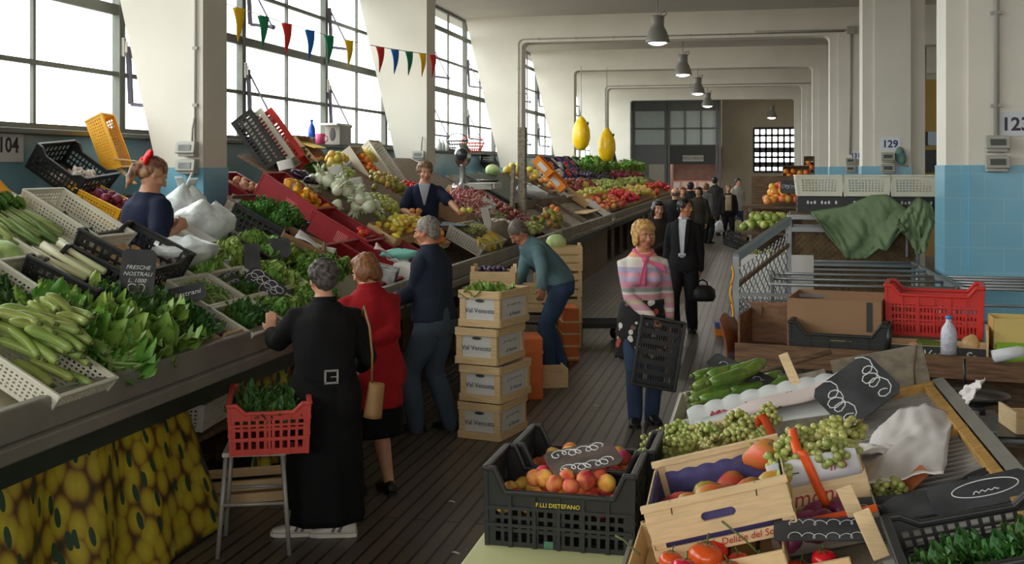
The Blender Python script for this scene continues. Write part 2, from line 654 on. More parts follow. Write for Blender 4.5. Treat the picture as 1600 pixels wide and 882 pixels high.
for px in (1070, 1095):
 w.bb((ex(px) - 0.03, YE - 0.03, 3.1), (ex(px) + 0.03, YE + 0.15, 4.75))
pt = struct(w.build('wall_partition', M_grey))
MB().bb((XL, YE + 0.05, 3.12), (ex(1126), YE + 0.07, 4.75)).build('glazing', M_paneling, pt)
MB().bb((ex(1043), YE - 0.04, 2.25), (ex(1126), YE + 0.16, 3.12)).build('fascia', M_dark, pt)
MB().bb((ex(1014), YE - 0.03, 0), (ex(1040), YE, 2.25)).build('door_leaf', M_door, pt)
# shop interior
s = MB()
s.bb((ex(1043), YE + 5, 0), (ex(1126), YE + 5.2, 3.0))
s.bb((ex(1043) - 0.2, YE + 0.2, 0), (ex(1043), YE + 5.2, 3.0))
s.bb((ex(1126), YE + 2.2, 0), (ex(1126) + 0.2, YE + 5.2, 3.0))
s.bb((ex(1043), YE + 0.2, 3.0), (ex(1126), YE + 5.2, 3.1))
struct(s.build('shop_room', mat('pinkish_shop_wall', (196, 168, 156), 0.7, var=0.15, scale=3)))
sl_ = thing('strip_lamp', 'lit strip lamp on the ceiling of the far fish shop', 'lamp', ((ex(1043) + ex(1126)) / 2, YE + 2.4, 2.925))
MB().bb((-0.9, -0.06, 0), (0.9, 0.06, 0.07)).build('lamp_housing', M_greybox, sl_)
_l = bpy.data.lights.new('strip_glow', 'AREA')
_l.shape, _l.size, _l.size_y, _l.energy, _l.color = 'RECTANGLE', 1.8, 0.2, 11, (1.0, 0.86, 0.78)
_o = bpy.data.objects.new('strip_glow', _l)
COL.objects.link(_o)
_o.parent, _o.location = sl_, (0, 0, -0.02)
fc = thing('fish_counter', 'pale sloping display counter inside the far fish shop', 'counter', ((ex(1043) + ex(1126)) / 2, YE + 3.2, 0))
MB().bb((-1.3, -0.5, 0), (1.3, 0.5, 1.0)).build('counter_body', M_paneling, fc)
MB().box((0, -0.1, 1.2), (2.6, 1.0, 0.05), (0.5, 0, 0)).build('display_slab', mat('pinkish_display', (206, 150, 140), 0.5, var=0.3, scale=9), fc)
for _k in range(6):
 MB().box((-1.0 + 0.4 * _k, -0.2, 1.21), (0.3, 0.6, 0.1), (0.5, 0, 0)).build('display_box', (M_paneling, M_door)[_k % 2], fc)
sg = thing('shop_sign', 'pale grey sign plate with dark capitals over the far fish shop', 'sign', (ex(1083), YE - 0.06, 2.52))
MB().box((0, 0, 0), (0.95, 0.03, 0.28)).build('plate', mat('sign_plate_grey', (186, 182, 170), 0.6), sg)
text('lettering', 'PESCHERIA', 0.19, TR((0, -0.018, 0), (pi / 2, 0, 0)), mat('sign_ink', (60, 58, 56), 0.6), sg)
g = MB()
gx0, gx1 = ex(1178, YE + 2), ex(1244, YE + 2)
nx, nz = 7, 6
for i in range(nx + 1):
 x = gx0 + (gx1 - gx0) * i / nx
 g.bb((x - 0.045, YE + 1.95, 1.9), (x + 0.045, YE + 2.1, 3.95))
for j in range(nz + 1):
 z = 1.9 + 2.05 * j / nz
 g.bb((gx0, YE + 1.95, z - (0.12 if j in (1, 3) else 0.055)), (gx1, YE + 2.1, z + (0.12 if j in (1, 3) else 0.055)))
gw = struct(g.build('window_90', M_dark))
MB().bb((gx0, YE + 2.02, 1.9), (gx1, YE + 2.03, 3.95)).build('window_pane', M_glass, gw)
# outer end beyond the far wall
struct(MB().bb((XL, Y1, 0), (-1.4, Y1 + 0.3, HC)).build('wall_end', M_plaster))

# pendant lamps down the middle of the aisle
M_lampgrey = mat('grey_lamp_housing', (150, 147, 140), 0.45, metal=0.2)
M_bulb = bpy.data.materials.new('lit_lamp_glass')
M_bulb.use_nodes = True
_b = M_bulb.node_tree.nodes['Principled BSDF']
_b.inputs['Emission Color'].default_value = (1.0, 0.93, 0.95, 1)
_b.inputs['Emission Strength'].default_value = 9
def pendant(x, y, label, h=4.47, s=1.0):
 t = thing('pendant_lamp', label, 'lamp', (x, y, h), group='pendant lamps over the aisle')
 p = MB()
 out = [(0.235, 0.0), (0.225, 0.05), (0.205, 0.13), (0.17, 0.22), (0.135, 0.29), (0.12, 0.33), (0.12, 0.37), (0.125, 0.50), (0.12, 0.52), (0.05, 0.53)]
 inn = [(0.05, 0.34), (0.11, 0.32), (0.16, 0.21), (0.195, 0.12), (0.225, 0.0)]
 p.lathe([(a * s, b * s) for a, b in out + inn], 28)
 p.build('shade', M_lampgrey, t)
 MB().lathe([(0.01, -0.05), (0.10, -0.035), (0.17, -0.005), (0.2, 0.02), (0.19, 0.05), (0.01, 0.06)], 20).build('bulb', M_bulb, t)
 c = MB()
 c.cyl((0, 0, 0.5), (0, 0, HC - h), 0.012, n=8)
 c.cyl((0, 0, HC - h - 0.05), (0, 0, HC - h), 0.05, n=12)
 c.build('rod', M_lampgrey, t)
 k = MB()
 k.tube([(0.02, 0, 0.53), (0.08, 0, 0.58), (0.15, 0, 0.60), (0.17, 0, 0.56), (0.13, 0, 0.51), (0.10, 0, 0.50)], 0.012, 6)
 k.build('cord_loop', M_lampgrey, t)
 l = bpy.data.lights.new('lamp_glow', 'POINT')
 l.energy = 45
 l.color = (1.0, 0.93, 0.86)
 l.shadow_soft_size = 0.12
 lo = bpy.data.objects.new('lamp_glow', l)
 COL.objects.link(lo)
 lo.parent = t
 lo.location = (0, 0, -0.05)
 return t
for k, lb in enumerate(['lit grey bell pendant lamp, largest and nearest of the aisle row', 'lit grey bell pendant lamp, second in the aisle row',
      'lit grey bell pendant lamp, third in the aisle row', 'lit grey bell pendant lamp, fourth and smallest of the straight aisle row']):
 pendant(-1.825, 21.4 + 7.5 * k, lb)
pf = at_z(1205, 186, 50)
pendant(pf.x, 50.2, 'lit dark pendant lamp in the dim far hall before the gridded window', h=pf.z)
# ---------------------------------------------------------------- crates
def bil(c, s, t):
 return c[0] * (1 - s) * (1 - t) + c[1] * s * (1 - t) + c[2] * s * t + c[3] * (1 - s) * t
def slab4(mb, c, s0, s1, t0, t1, th, mi=0):
 """a thin slab over part of the quad c (corners 00, 10, 11, 01), th thick along its normal"""
 n = (c[1] - c[0]).cross(c[3] - c[0]).normalized() * (th / 2)
 q = [bil(c, s0, t0), bil(c, s1, t0), bil(c, s1, t1), bil(c, s0, t1)]
 vs = [p - n for p in q] + [p + n for p in q]
 mb.add(vs, [(3, 2, 1, 0), (4, 5, 6, 7), (0, 1, 5, 4), (1, 2, 6, 5), (2, 3, 7, 6), (3, 0, 4, 7)], mi)
def lattice(mb, c, nx, ny, mg=(0.06, 0.06, 0.12, 0.16), hx=0.55, hy=0.55, th=0.006, mi=0):
 """a wall pierced by nx by ny openings inside solid margins (left, right, bottom, top)"""
 c = [V(p) for p in c]
 l, r, b, t = mg
 if nx == 0:
  slab4(mb, c, 0, 1, 0, 1, th, mi)
  return
 W, H = 1 - l - r, 1 - b - t
 px, py = W / nx, H / ny
 slab4(mb, c, 0, 1, 0, b + py * (1 - hy) / 2, th, mi)
 slab4(mb, c, 0, 1, 1 - t - py * (1 - hy) / 2, 1, th, mi)
 for j in range(1, ny):
  slab4(mb, c, 0, 1, b + py * (j - (1 - hy) / 2), b + py * (j + (1 - hy) / 2), th, mi)
 slab4(mb, c, 0, l + px * (1 - hx) / 2, b, 1 - t, th * 0.96, mi)
 slab4(mb, c, 1 - r - px * (1 - hx) / 2, 1, b, 1 - t, th * 0.96, mi)
 for i in range(1, nx):
  slab4(mb, c, l + px * (i - (1 - hx) / 2), l + px * (i + (1 - hx) / 2), b, 1 - t, th * 0.96, mi)
CRATES = {}
def plastic_crate(name, label, M, m, L=0.6, W=0.4, H=0.17, flare=0.02, dip=0.0, dipw=0.16, pl=(22, 5), ps=(14, 5), pb=(12, 8),
     mg=(0.05, 0.05, 0.12, 0.14), hx=0.5, hy=0.5, rim=0.014, ribs=0, group=None, short_dip=False, cat='crate'):
 """an open plastic crate, local x along L, y along W, standing on z = 0; parts: rim"""
 key = (m.name, L, W, H, flare, dip, pl, ps, pb, mg, hx, hy, rim, ribs, dipw, short_dip)
 if key not in CRATES:
  b = MB()
  a, c = L / 2, W / 2
  f = flare
  B = [V((-a, -c, 0)), V((a, -c, 0)), V((a, c, 0)), V((-a, c, 0))]
  def top(i, h):
   p = B[i].copy()
   k = f * h / H
   p.x += k * (1 if p.x > 0 else -1)
   p.y += k * (1 if p.y > 0 else -1)
   p.z = h
   return p
  rimpts = []
  for i in range(4):
   j = (i + 1) % 4
   long = i in (0, 2)
   d = dip if (long or short_dip) else 0
   pat = pl if long else ps
   lattice(b, [B[i], B[j], top(j, H - d), top(i, H - d)], pat[0], pat[1], mg, hx, hy)
   p0, p1 = top(i, H), top(j, H)
   if d:
    q0, q1 = top(i, H - d), top(j, H - d)
    w = dipw * (1 if long else L / W * 0.8)
    e0, e1 = q0.lerp(q1, w), q0.lerp(q1, 1 - w)
    u0, u1 = p0.lerp(p1, w * 0.45), p0.lerp(p1, 1 - w * 0.45)
    for quad in ([q0, e0, u0, p0], [e1, q1, p1, u1]):
     slab4(b, quad, 0, 1, 0, 1, 0.006)
    rimpts += [p0, u0, e0, e1, u1]
   else:
    rimpts += [p0]
   if ribs:
    for k in range(1, ribs):
     t = k / ribs
     lo, hi = B[i].lerp(B[j], t), top(i, H - d).lerp(top(j, H - d), t)
     nn = (B[j] - B[i]).cross(V((0, 0, 1))).normalized()
     b.beam(lo + nn * 0.006, hi + nn * 0.006, 0.014, 0.012, up=nn)
    for z in (0.4, 0.72):
     nn = (B[j] - B[i]).cross(V((0, 0, 1))).normalized()
     b.beam(top(i, (H - d) * z) + nn * 0.006, top(j, (H - d) * z) + nn * 0.006, 0.012, 0.012)
   # corner posts
   b.beam(B[i], top(i, H), 0.016, 0.016, up=(1, 0, 0))
  lattice(b, [p + V((0, 0, 0.006)) for p in B], pb[0], pb[1], (0.04, 0.04, 0.05, 0.05), 0.5, 0.5)
  r = MB()
  for p, q in zip(rimpts, rimpts[1:] + rimpts[:1]):
   dd = (q - p).normalized() * rim * 0.4
   r.beam(p - dd, q + dd, rim * 1.5, rim, up=(0, 0, 1))
  CRATES[key] = (b.mesh(name, m), r.mesh('rim', m))
 me, rm = CRATES[key]
 o = link(name, me)
 o.matrix_world = M
 q = link('rim', rm, o)
 bv = q.modifiers.new('edge', 'BEVEL')
 bv.width = rim * 0.3
 bv.segments = 2
 return tag(o, label, cat, group)

def wood_crate(label, M, m, L=0.5, W=0.3, H=0.15, slats=2, ends=None, posts=0.0, group=None, name='wooden_crate', gap=0.02, base=True,
    handle=True, th=0.006, end_rail=0.0, slot=0.0):
 """a thin slatted wooden crate, local x along L; parts: end_panel (two), side_panel (two), base, corner_post (four)"""
 t = thing(name, label, 'crate', M, group=group)
 a, c = L / 2, W / 2
 eh = ends or H
 for s in (-1, 1):
  b = MB()
  if handle:
   # end panel with an oval hand hole
   hw, hh, zc = 0.055, 0.014, eh * 0.62
   n = 8
   out = []
   b.bb((s * a - 0.006, -c, slot + 0.018 if slot else 0.0), (s * a + 0.006, c, zc - hh))
   if slot:
    b.bb((s * a - 0.006, -c, 0.0), (s * a + 0.006, c, slot))
   b.bb((s * a - 0.006, -c, zc + hh), (s * a + 0.006, c, eh))
   for q in (-1, 1):
    b.prism([(q * c, zc - hh)] + [(q * (hw - hh + hh * sin(pi * j / n)), zc - hh * cos(pi * j / n)) for j in range(n + 1)] + [(q * c, zc + hh)], s * a - 0.006, s * a + 0.006, 'x')
  else:
   b.bb((s * a - 0.007, -c, 0.0), (s * a + 0.007, c, eh))
  if end_rail:
   b.bb((s * a - 0.012, -c - 0.008, eh - 0.014), (s * a + 0.012, c + 0.008, eh + 0.006))
  b.build('end_panel', m, t, bevel=0.0015)
  b = MB()
  sh = (H - gap * (slats - 1)) / slats
  for k in range(slats):
   z = k * (sh + gap)
   b.bb((-a - 0.004, s * c - th / 2, z), (a + 0.004, s * c + th / 2, z + sh))
  b.build('side_panel', m, t, bevel=0.0015)
 if base:
  b = MB()
  nb = 5
  for k in range(nb):
   y = -c + (k + 0.5) * W / nb
   b.bb((-a, y - W / nb * 0.42, 0.0), (a, y + W / nb * 0.42, 0.006))
  b.build('base', m, t)
 if posts:
  for sx in (-1, 1):
   for sy in (-1, 1):
    b = MB()
    x, y = sx * (a - 0.018), sy * (c - 0.018)
    b.prism([(x - sx * -0.014, y - sy * -0.014), (x - sx * 0.022, y + sy * 0.014), (x + sx * 0.014, y - sy * 0.022)], 0, posts, 'z')
    b.build('corner_post', m, t)
 return t

# ---------------------------------------------------------------- crate and fruit materials
M_white = mat('white_crate_plastic', (222, 218, 200), 0.45, var=0.05, scale=4)
M_black = mat('black_crate_plastic', (34, 34, 34), 0.4, var=0.2, scale=6)
M_yellow = mat('yellow_crate_plastic', (236, 172, 32), 0.45, var=0.06, scale=4)
M_red = mat('dark_red_crate_plastic', (150, 34, 40), 0.4, var=0.1, scale=5)
M_redb = mat('bright_red_crate_plastic', (214, 44, 34), 0.4, var=0.06, scale=5)
M_wood = mat('pale_crate_wood', (214, 182, 134), 0.7, var=0.12, scale=3, stretch=(3, 3, 30), bump=0.1)
M_woodd = mat('weathered_stall_wood', (122, 98, 72), 0.75, rgb2=(92, 72, 54), scale=4, stretch=(2, 6, 14), bump=0.2)
M_woodg = mat('grey_worn_wood', (150, 138, 120), 0.7, rgb2=(118, 106, 90), scale=3, stretch=(4, 1, 8), bump=0.15)
M_card = mat('brown_cardboard', (158, 122, 90), 0.85, var=0.06, scale=3)
M_slate = mat('chalkboard_slate', (48, 48, 50), 0.55, rgb2=(66, 66, 68), scale=7)
M_chalk = mat('white_chalk', (225, 225, 225), 0.9)
M_paper = mat('white_paper', (226, 222, 216), 0.8, var=0.03)
M_metal = mat('dull_steel', (150, 150, 148), 0.4, metal=0.8, var=0.1)
M_cage = mat('galvanised_steel', (150, 152, 154), 0.42, metal=0.6, var=0.1)

# ---------------------------------------------------------------- produce
PROTO = {}
def fruit_mesh(name, rx, rz, m, dent=0.0, n=14, k=9, pinch=0.0, lobes=0, tip=0.0):
 """a round fruit: optional dent at the top, lobes, and pointed tips (lemon)"""
 rings = []
 for i in range(k + 1):
  t = pi * i / k
  z = -cos(t)
  r = max(sin(t), 0.03)
  rg = []
  for j in range(n):
   a = 2 * pi * j / n
   f = 1 + (0.06 * cos(lobes * a) * r if lobes else 0)
   zz = z
   if dent:
    zz = z * (1 - dent * math.exp(-(r / 0.45) ** 2))
   if tip:
    zz = z * (1 + tip * max(0, abs(z) - 0.8) / 0.2)
   rr = r * (1 - pinch * max(0, z))
   rg.append(V((rx * rr * f * cos(a), rx * rr * f * sin(a), rz * zz)))
  rings.append(rg)
 return MB().ring_loft(rings, 0, True).mesh(name, m)
M_stem = mat('green_stem', (86, 98, 48), 0.7)
M_stalk = mat('brown_stalk', (96, 74, 46), 0.8)
def P(name, fn):
 if name not in PROTO:
  PROTO[name] = fn()
 return PROTO[name]
def fm(name, rgb, rgb2, scale=14, rough=0.35, rand=0.35, bump=0.0, bs=60, spec=0.5, sss=0.0):
 return mat(name, rgb, rough, rgb2=rgb2, scale=scale, rand=rand, bump=bump, bscale=bs, spec=spec)
FR = {
 'peach': lambda: fruit_mesh('peach', 0.036, 0.034, fm('peach_skin', (206, 66, 48), (240, 164, 84), 16, 0.6), dent=0.25),
 'apple': lambda: fruit_mesh('apple', 0.037, 0.034, fm('apple_skin', (150, 162, 62), (176, 128, 70), 12, 0.3), dent=0.3),
 'green_apple': lambda: fruit_mesh('apple', 0.036, 0.034, fm('green_apple_skin', (158, 176, 74), (186, 190, 104), 14, 0.3), dent=0.3),
 'red_apple': lambda: fruit_mesh('apple', 0.037, 0.034, fm('red_apple_skin', (128, 32, 36), (160, 60, 50), 12, 0.3), dent=0.3),
 'yellow_apple': lambda: fruit_mesh('apple', 0.037, 0.035, fm('yellow_apple_skin', (198, 194, 76), (222, 208, 104), 10, 0.3), dent=0.25),
 'lemon': lambda: fruit_mesh('lemon', 0.031, 0.042, fm('lemon_skin', (238, 206, 66), (246, 222, 96), 12, 0.4, bump=0.15), tip=0.22),
 'orange': lambda: fruit_mesh('orange', 0.038, 0.037, fm('orange_skin', (236, 122, 34), (244, 150, 50), 10, 0.45, rand=0.2, bump=0.2, bs=220)),
 'pale_orange': lambda: fruit_mesh('orange', 0.038, 0.037, fm('pale_orange_skin', (238, 142, 74), (244, 180, 84), 8, 0.45, rand=0.3, bump=0.2, bs=220)),
 'tomato': lambda: fruit_mesh('tomato', 0.038, 0.033, fm('tomato_skin', (206, 34, 24), (222, 58, 36), 8, 0.2, rand=0.15), dent=0.25, lobes=5),
 'plum': lambda: fruit_mesh('plum', 0.022, 0.027, fm('plum_skin', (52, 40, 60), (78, 60, 84), 12, 0.4, rand=0.2)),
 'red_onion': lambda: fruit_mesh('red_onion', 0.042, 0.038, fm('red_onion_skin', (112, 34, 62), (150, 66, 96), 9, 0.35, rand=0.2), tip=0.4),
 'onion': lambda: fruit_mesh('onion', 0.038, 0.036, fm('onion_skin', (206, 160, 104), (224, 188, 138), 9, 0.4, rand=0.2), tip=0.35),
 'potato': lambda: fruit_mesh('potato', 0.032, 0.045, fm('potato_skin', (206, 156, 118), (224, 178, 140), 12, 0.7, rand=0.2)),
 'cabbage': lambda: fruit_mesh('cabbage', 0.105, 0.085, fm('cabbage_leaf', (166, 196, 116), (198, 216, 156), 9, 0.45, rand=0.1, bump=0.4, bs=14), lobes=3),
 'garlic': lambda: fruit_mesh('garlic_bulb', 0.028, 0.024, fm('garlic_skin', (226, 216, 200), (206, 186, 176), 14, 0.6, rand=0.1), lobes=7, tip=0.9),
 'melon': lambda: fruit_mesh('melon', 0.085, 0.10, fm('melon_skin', (222, 196, 70), (200, 180, 80), 9, 0.5, rand=0.2), lobes=9),
 'mango': lambda: fruit_mesh('mango', 0.036, 0.048, fm('mango_skin', (120, 140, 50), (190, 150, 50), 7, 0.35, rand=0.5)),
 'eggplant': lambda: fruit_mesh('eggplant', 0.042, 0.09, fm('eggplant_skin', (40, 22, 40), (56, 30, 56), 6, 0.15, rand=0.1), pinch=0.35),
}
def pear_mesh(m):
 prof = [(0.004, -0.046), (0.022, -0.044), (0.036, -0.030), (0.041, -0.010), (0.037, 0.012), (0.027, 0.032), (0.019, 0.046), (0.013, 0.056), (0.004, 0.060)]
 mb = MB().lathe(prof, 16)
 mb.v = [(x + 0.12 * max(0, z) ** 1.0 * 0.6, y, z) for x, y, z in mb.v]
 return mb.mesh('pear', m)
FR['pear'] = lambda: pear_mesh(fm('pear_skin', (206, 120, 52), (176, 140, 56), 11, 0.45, rand=0.5))
FR['yellow_pear'] = lambda: pear_mesh(fm('yellow_pear_skin', (236, 196, 84), (240, 214, 110), 9, 0.4, rand=0.2))
def pepper_mesh(m):
 n, prof = 20, [(0.006, -0.048), (0.026, -0.05), (0.034, -0.03), (0.039, 0.0), (0.041, 0.028), (0.034, 0.044), (0.012, 0.038)]
 mb = MB().lathe(prof, n, wob=lambda a, z: 1 + 0.12 * cos(4 * a))
 mb.tube([(0, 0, 0.036), (0.004, 0, 0.055), (0.012, 0, 0.068)], [0.008, 0.006, 0.007], 6, 1)
 return mb.mesh('bell_pepper', [m, M_stem])
FR['pepper'] = lambda: pepper_mesh(fm('yellow_pepper_skin', (240, 168, 28), (244, 190, 50), 7, 0.2, rand=0.25))
FR['orange_pepper'] = lambda: pepper_mesh(fm('orange_pepper_skin', (238, 132, 22), (242, 150, 30), 7, 0.2, rand=0.2))
def zucchini_mesh(m, L=0.21, r=0.024, bend=0.025, name='zucchini'):
 mb = MB()
 k = 9
 pts, rs = [], []
 for i in range(k + 1):
  t = i / k
  pts.append((L * (t - 0.5), bend * (1 - (2 * t - 1) ** 2), 0))
  rs.append(r * (0.35 if i == 0 else 0.82 if i == 1 else 0.55 if i == k else (0.86 + 0.2 * (1 - t))))
 mb.tube(pts, rs, 12)
 mb.tube([(L * 0.5, 0, 0), (L * 0.58, -0.004, 0.002)], [r * 0.42, r * 0.36], 8, 1)
 return mb.mesh(name, [m, M_stem])
FR['zucchini'] = lambda: zucchini_mesh(fm('pale_zucchini_skin', (140, 160, 74), (164, 182, 104), 10, 0.35, rand=0.2))
FR['zucchini_b'] = lambda: zucchini_mesh(fm('pale_zucchini_skin', (140, 160, 74), (164, 182, 104), 10, 0.35), 0.17, 0.025, 0.04)
FR['green_zucchini'] = lambda: zucchini_mesh(fm('zucchini_skin', (92, 122, 46), (122, 148, 66), 12, 0.3, rand=0.2), 0.2, 0.026, 0.015)
def bean_mesh(m, L=0.13, r=0.006):
 return MB().tube([(L * (t / 6 - 0.5), 0.02 * sin(t / 6 * pi), 0.01 * sin(t)) for t in range(7)], [r * 0.3] + [r] * 5 + [r * 0.3], 6).mesh('bean_pod', m)
FR['red_bean'] = lambda: bean_mesh(fm('borlotti_pod', (186, 66, 88), (226, 176, 160), 30, 0.5, rand=0.3), 0.15, 0.0075)
FR['green_bean'] = lambda: bean_mesh(fm('green_pod', (126, 152, 70), (150, 172, 92), 12, 0.5, rand=0.3), 0.15, 0.0075)
def leek_mesh(m, m2):
 mb = MB()
 mb.tube([(-0.19, 0, 0), (-0.185, 0, 0), (-0.02, 0.004, 0.002), (0.08, 0.002, 0.006)], [0.012, 0.017, 0.015, 0.018], 10)
 for j in range(4):
  a = j * 1.6
  mb.tube([(0.07, 0, 0.004), (0.16, 0.012 * cos(a), 0.01 + 0.01 * sin(a)), (0.28, 0.04 * cos(a), 0.012 + 0.025 * sin(a))], [0.013, 0.011, 0.004], 6, 1)
 return mb.mesh('leek', [m, m2])
FR['leek'] = lambda: leek_mesh(fm('leek_white', (228, 224, 190), (208, 214, 156), 7, 0.4, rand=0.1), fm('leek_green', (92, 122, 62), (120, 146, 80), 9, 0.5))
def celery_mesh(m, m2):
 mb = MB()
 r = random.Random(3)
 for j in range(8):
  a, q = j * 0.8, 0.012 + 0.008 * (j % 2)
  mb.tube([(-0.15, 0.6 * q * cos(a), 0.6 * q * sin(a)), (-0.05, 1.4 * q * cos(a), 1.4 * q * sin(a)), (0.12, 1.6 * q * cos(a), 1.6 * q * sin(a))], [0.016, 0.014, 0.008], 7)
  for l in range(4):
   c = V((0.13 + r.uniform(0, 0.09), 2.6 * q * cos(a + l), 2.6 * q * sin(a + l)))
   mb.sheet(lambda u, v: c + V((0.06 * u, 0.05 * (v - 0.5) * sin(pi * min(1, u + 0.15)), 0.02 * sin(6 * v + l) + 0.02 * u)), 3, 3, 1)
 return mb.mesh('celery_head', [m, m2])
FR['celery'] = lambda: celery_mesh(fm('celery_stalk', (150, 172, 92), (186, 200, 136), 9, 0.4, rand=0.1), fm('celery_leaf', (76, 116, 44), (108, 146, 62), 12, 0.5))
def fennel_mesh(m, m2):
 mb = MB().lathe([(0.01, -0.05), (0.035, -0.045), (0.052, -0.015), (0.048, 0.018), (0.03, 0.045), (0.014, 0.055)], 16, wob=lambda a, z: 1 + 0.08 * cos(3 * a))
 for j in range(5):
  a = j * 1.26
  mb.tube([(0.012 * cos(a), 0.012 * sin(a), 0.03), (0.03 * cos(a), 0.03 * sin(a), 0.09), (0.045 * cos(a), 0.045 * sin(a), 0.10)], [0.014, 0.011, 0.008], 7, 0)
  mb.tube([(0.045 * cos(a), 0.045 * sin(a), 0.098), (0.05 * cos(a), 0.05 * sin(a), 0.112)], [0.0085, 0.006], 6, 1)
 return mb.mesh('fennel_bulb', [m, m2])
FR['fennel'] = lambda: fennel_mesh(fm('fennel_white', (226, 228, 204), (208, 216, 176), 9, 0.35, rand=0.1), fm('fennel_green', (130, 164, 84), (150, 180, 100), 9, 0.5))
def leafy(name, m, m2, n=26, L=0.2, W=0.09, upright=0.5, ruff=0.02, seed=1, stems=True, spread=1.0, rib=0.004):
 """a loose bunch of ruffled leaves with pale ribs"""
 r = random.Random(seed)
 mb = MB()
 for i in range(n):
  a = r.uniform(0, 2 * pi)
  el = r.uniform(0.05, 1.0) * upright * pi / 2
  l = L * r.uniform(0.65, 1.1)
  w = W * r.uniform(0.7, 1.15)
  d = V((cos(a) * cos(el) * spread, sin(a) * cos(el) * spread, sin(el)))
  sd = V((-sin(a), cos(a), 0))
  up = d.cross(sd) * -1
  curl = r.uniform(0.05, 0.55)
  ph = r.uniform(0, 6)
  base = V((r.uniform(-1, 1) * L * 0.12, r.uniform(-1, 1) * L * 0.12, 0.0))
  def f(u, v, d=d, sd=sd, up=up, l=l, w=w, curl=curl, ph=ph, base=base):
   q = (0.22 + 0.78 * min(1, u * 1.7)) * sqrt(max(0.02, 1 - max(0, (u - 0.5) / 0.5) ** 2.6))
   s = (v - 0.5) * 2
   return base + d * (l * u) + sd * (s * w / 2 * q) + up * (curl * l * (u - u * u * 1.7) + abs(s) * 0.15 * w + ruff * (sin(11 * u + 4 * s + ph) + 0.6 * sin(23 * u - 3 * s + ph)) * abs(s))
  mb.sheet(f, 9, 4, 0)
  if stems:
   mb.tube([V(f(t, 0.5)) + up * -0.002 for t in (0, 0.25, 0.5, 0.75)], [rib * 1.6, rib * 1.3, rib, rib * 0.5], 5, 1)
 return mb.mesh(name, [m, m2])
M_leafd = fm('dark_leaf', (52, 92, 36), (92, 134, 60), 12, 0.5, rand=0.2)
M_leafm = fm('mid_leaf', (98, 144, 50), (140, 178, 82), 9, 0.42, rand=0.2)
M_leafl = fm('light_leaf', (124, 164, 62), (166, 194, 100), 8, 0.45, rand=0.2)
M_rib = mat('pale_leaf_rib', (176, 194, 126), 0.5)
FR['kale'] = lambda: leafy('leafy_green_bunch', M_leafd, M_rib, 44, 0.14, 0.065, 0.8, 0.014, 2)
FR['herbs'] = lambda: leafy('herb_bunch', M_leafd, M_stem, 60, 0.13, 0.03, 0.9, 0.01, 4)
FR['parsley'] = lambda: leafy('herb_bunch', fm('parsley_leaf', (66, 118, 40), (104, 150, 66), 14, 0.5, rand=0.2), M_stem, 60, 0.13, 0.035, 0.95, 0.012, 5)
FR['chard'] = lambda: leafy('chard_bunch', M_leafm, M_rib, 24, 0.23, 0.13, 0.42, 0.02, 6, rib=0.007)
FR['lettuce'] = lambda: leafy('lettuce_head', M_leafl, M_rib, 30, 0.13, 0.10, 0.95, 0.03, 7, rib=0.003)
FR['lettuce_green'] = lambda: leafy('lettuce_head', M_leafm, M_rib, 30, 0.13, 0.09, 0.95, 0.03, 8, rib=0.003)
FR['chicory'] = lambda: leafy('chicory_head', M_leafl, M_rib, 24, 0.22, 0.07, 0.5, 0.02, 9, rib=0.008, spread=1.0)
def banana_hand(m, n=6):
 mb = MB()
 for i in range(n):
  a = (i - (n - 1) / 2) * 0.26
  pts = []
  for t in range(8):
   q = t / 7
   x, z = 0.19 * q, 0.085 * (q - q * q) * 2.2
   pts.append((x * cos(a), x * sin(a) + 0.012 * (i - n / 2), z))
  mb.tube(pts, [0.006, 0.013, 0.018, 0.02, 0.02, 0.018, 0.012, 0.005], 7, 0)
 mb.cyl((-0.02, 0, 0.0), (0.012, 0, 0.0), 0.014, n=8, mi=1)
 return mb.mesh('banana_hand', [m, M_stem])
FR['bananas'] = lambda: banana_hand(fm('banana_skin', (226, 190, 60), (200, 180, 70), 8, 0.45, rand=0.15))
def grape_bunch(m, n=70, seed=1):
 r = random.Random(seed)
 mb = MB()
 pos = []
 for i in range(n * 6):
  t = r.random() ** 0.8
  rad = 0.058 * (1 - t * 0.7) * r.uniform(0.5, 1)
  a = r.uniform(0, 6.28)
  p = V((0.18 * (t - 0.5), rad * cos(a), rad * sin(a) * 0.7))
  if all((p - q).length > 0.0175 for q in pos):
   pos.append(p)
  if len(pos) >= n:
   break
 for p in pos:
  q = r.uniform(0.0105, 0.0135)
  mb.ell(p, (q * 1.12, q, q), 9, 6, 0, rot=(r.random(), r.random(), r.random()))
 return mb.mesh('grape_bunch', m), MB().tube([(-0.12, 0.01, 0.02), (-0.08, 0, 0.01), (0.0, 0.004, 0.006), (0.07, 0, 0)], [0.004, 0.003, 0.003, 0.001], 6).mesh('stem', M_stalk)
M_grape = mat('white_grape_skin', (158, 164, 84), 0.25, rgb2=(188, 186, 112), scale=18, rand=0.25, sss=0.0, spec=0.6)
FR['grapes'] = lambda: grape_bunch(M_grape, 80, 1)
FR['grapes_b'] = lambda: grape_bunch(M_grape, 64, 2)

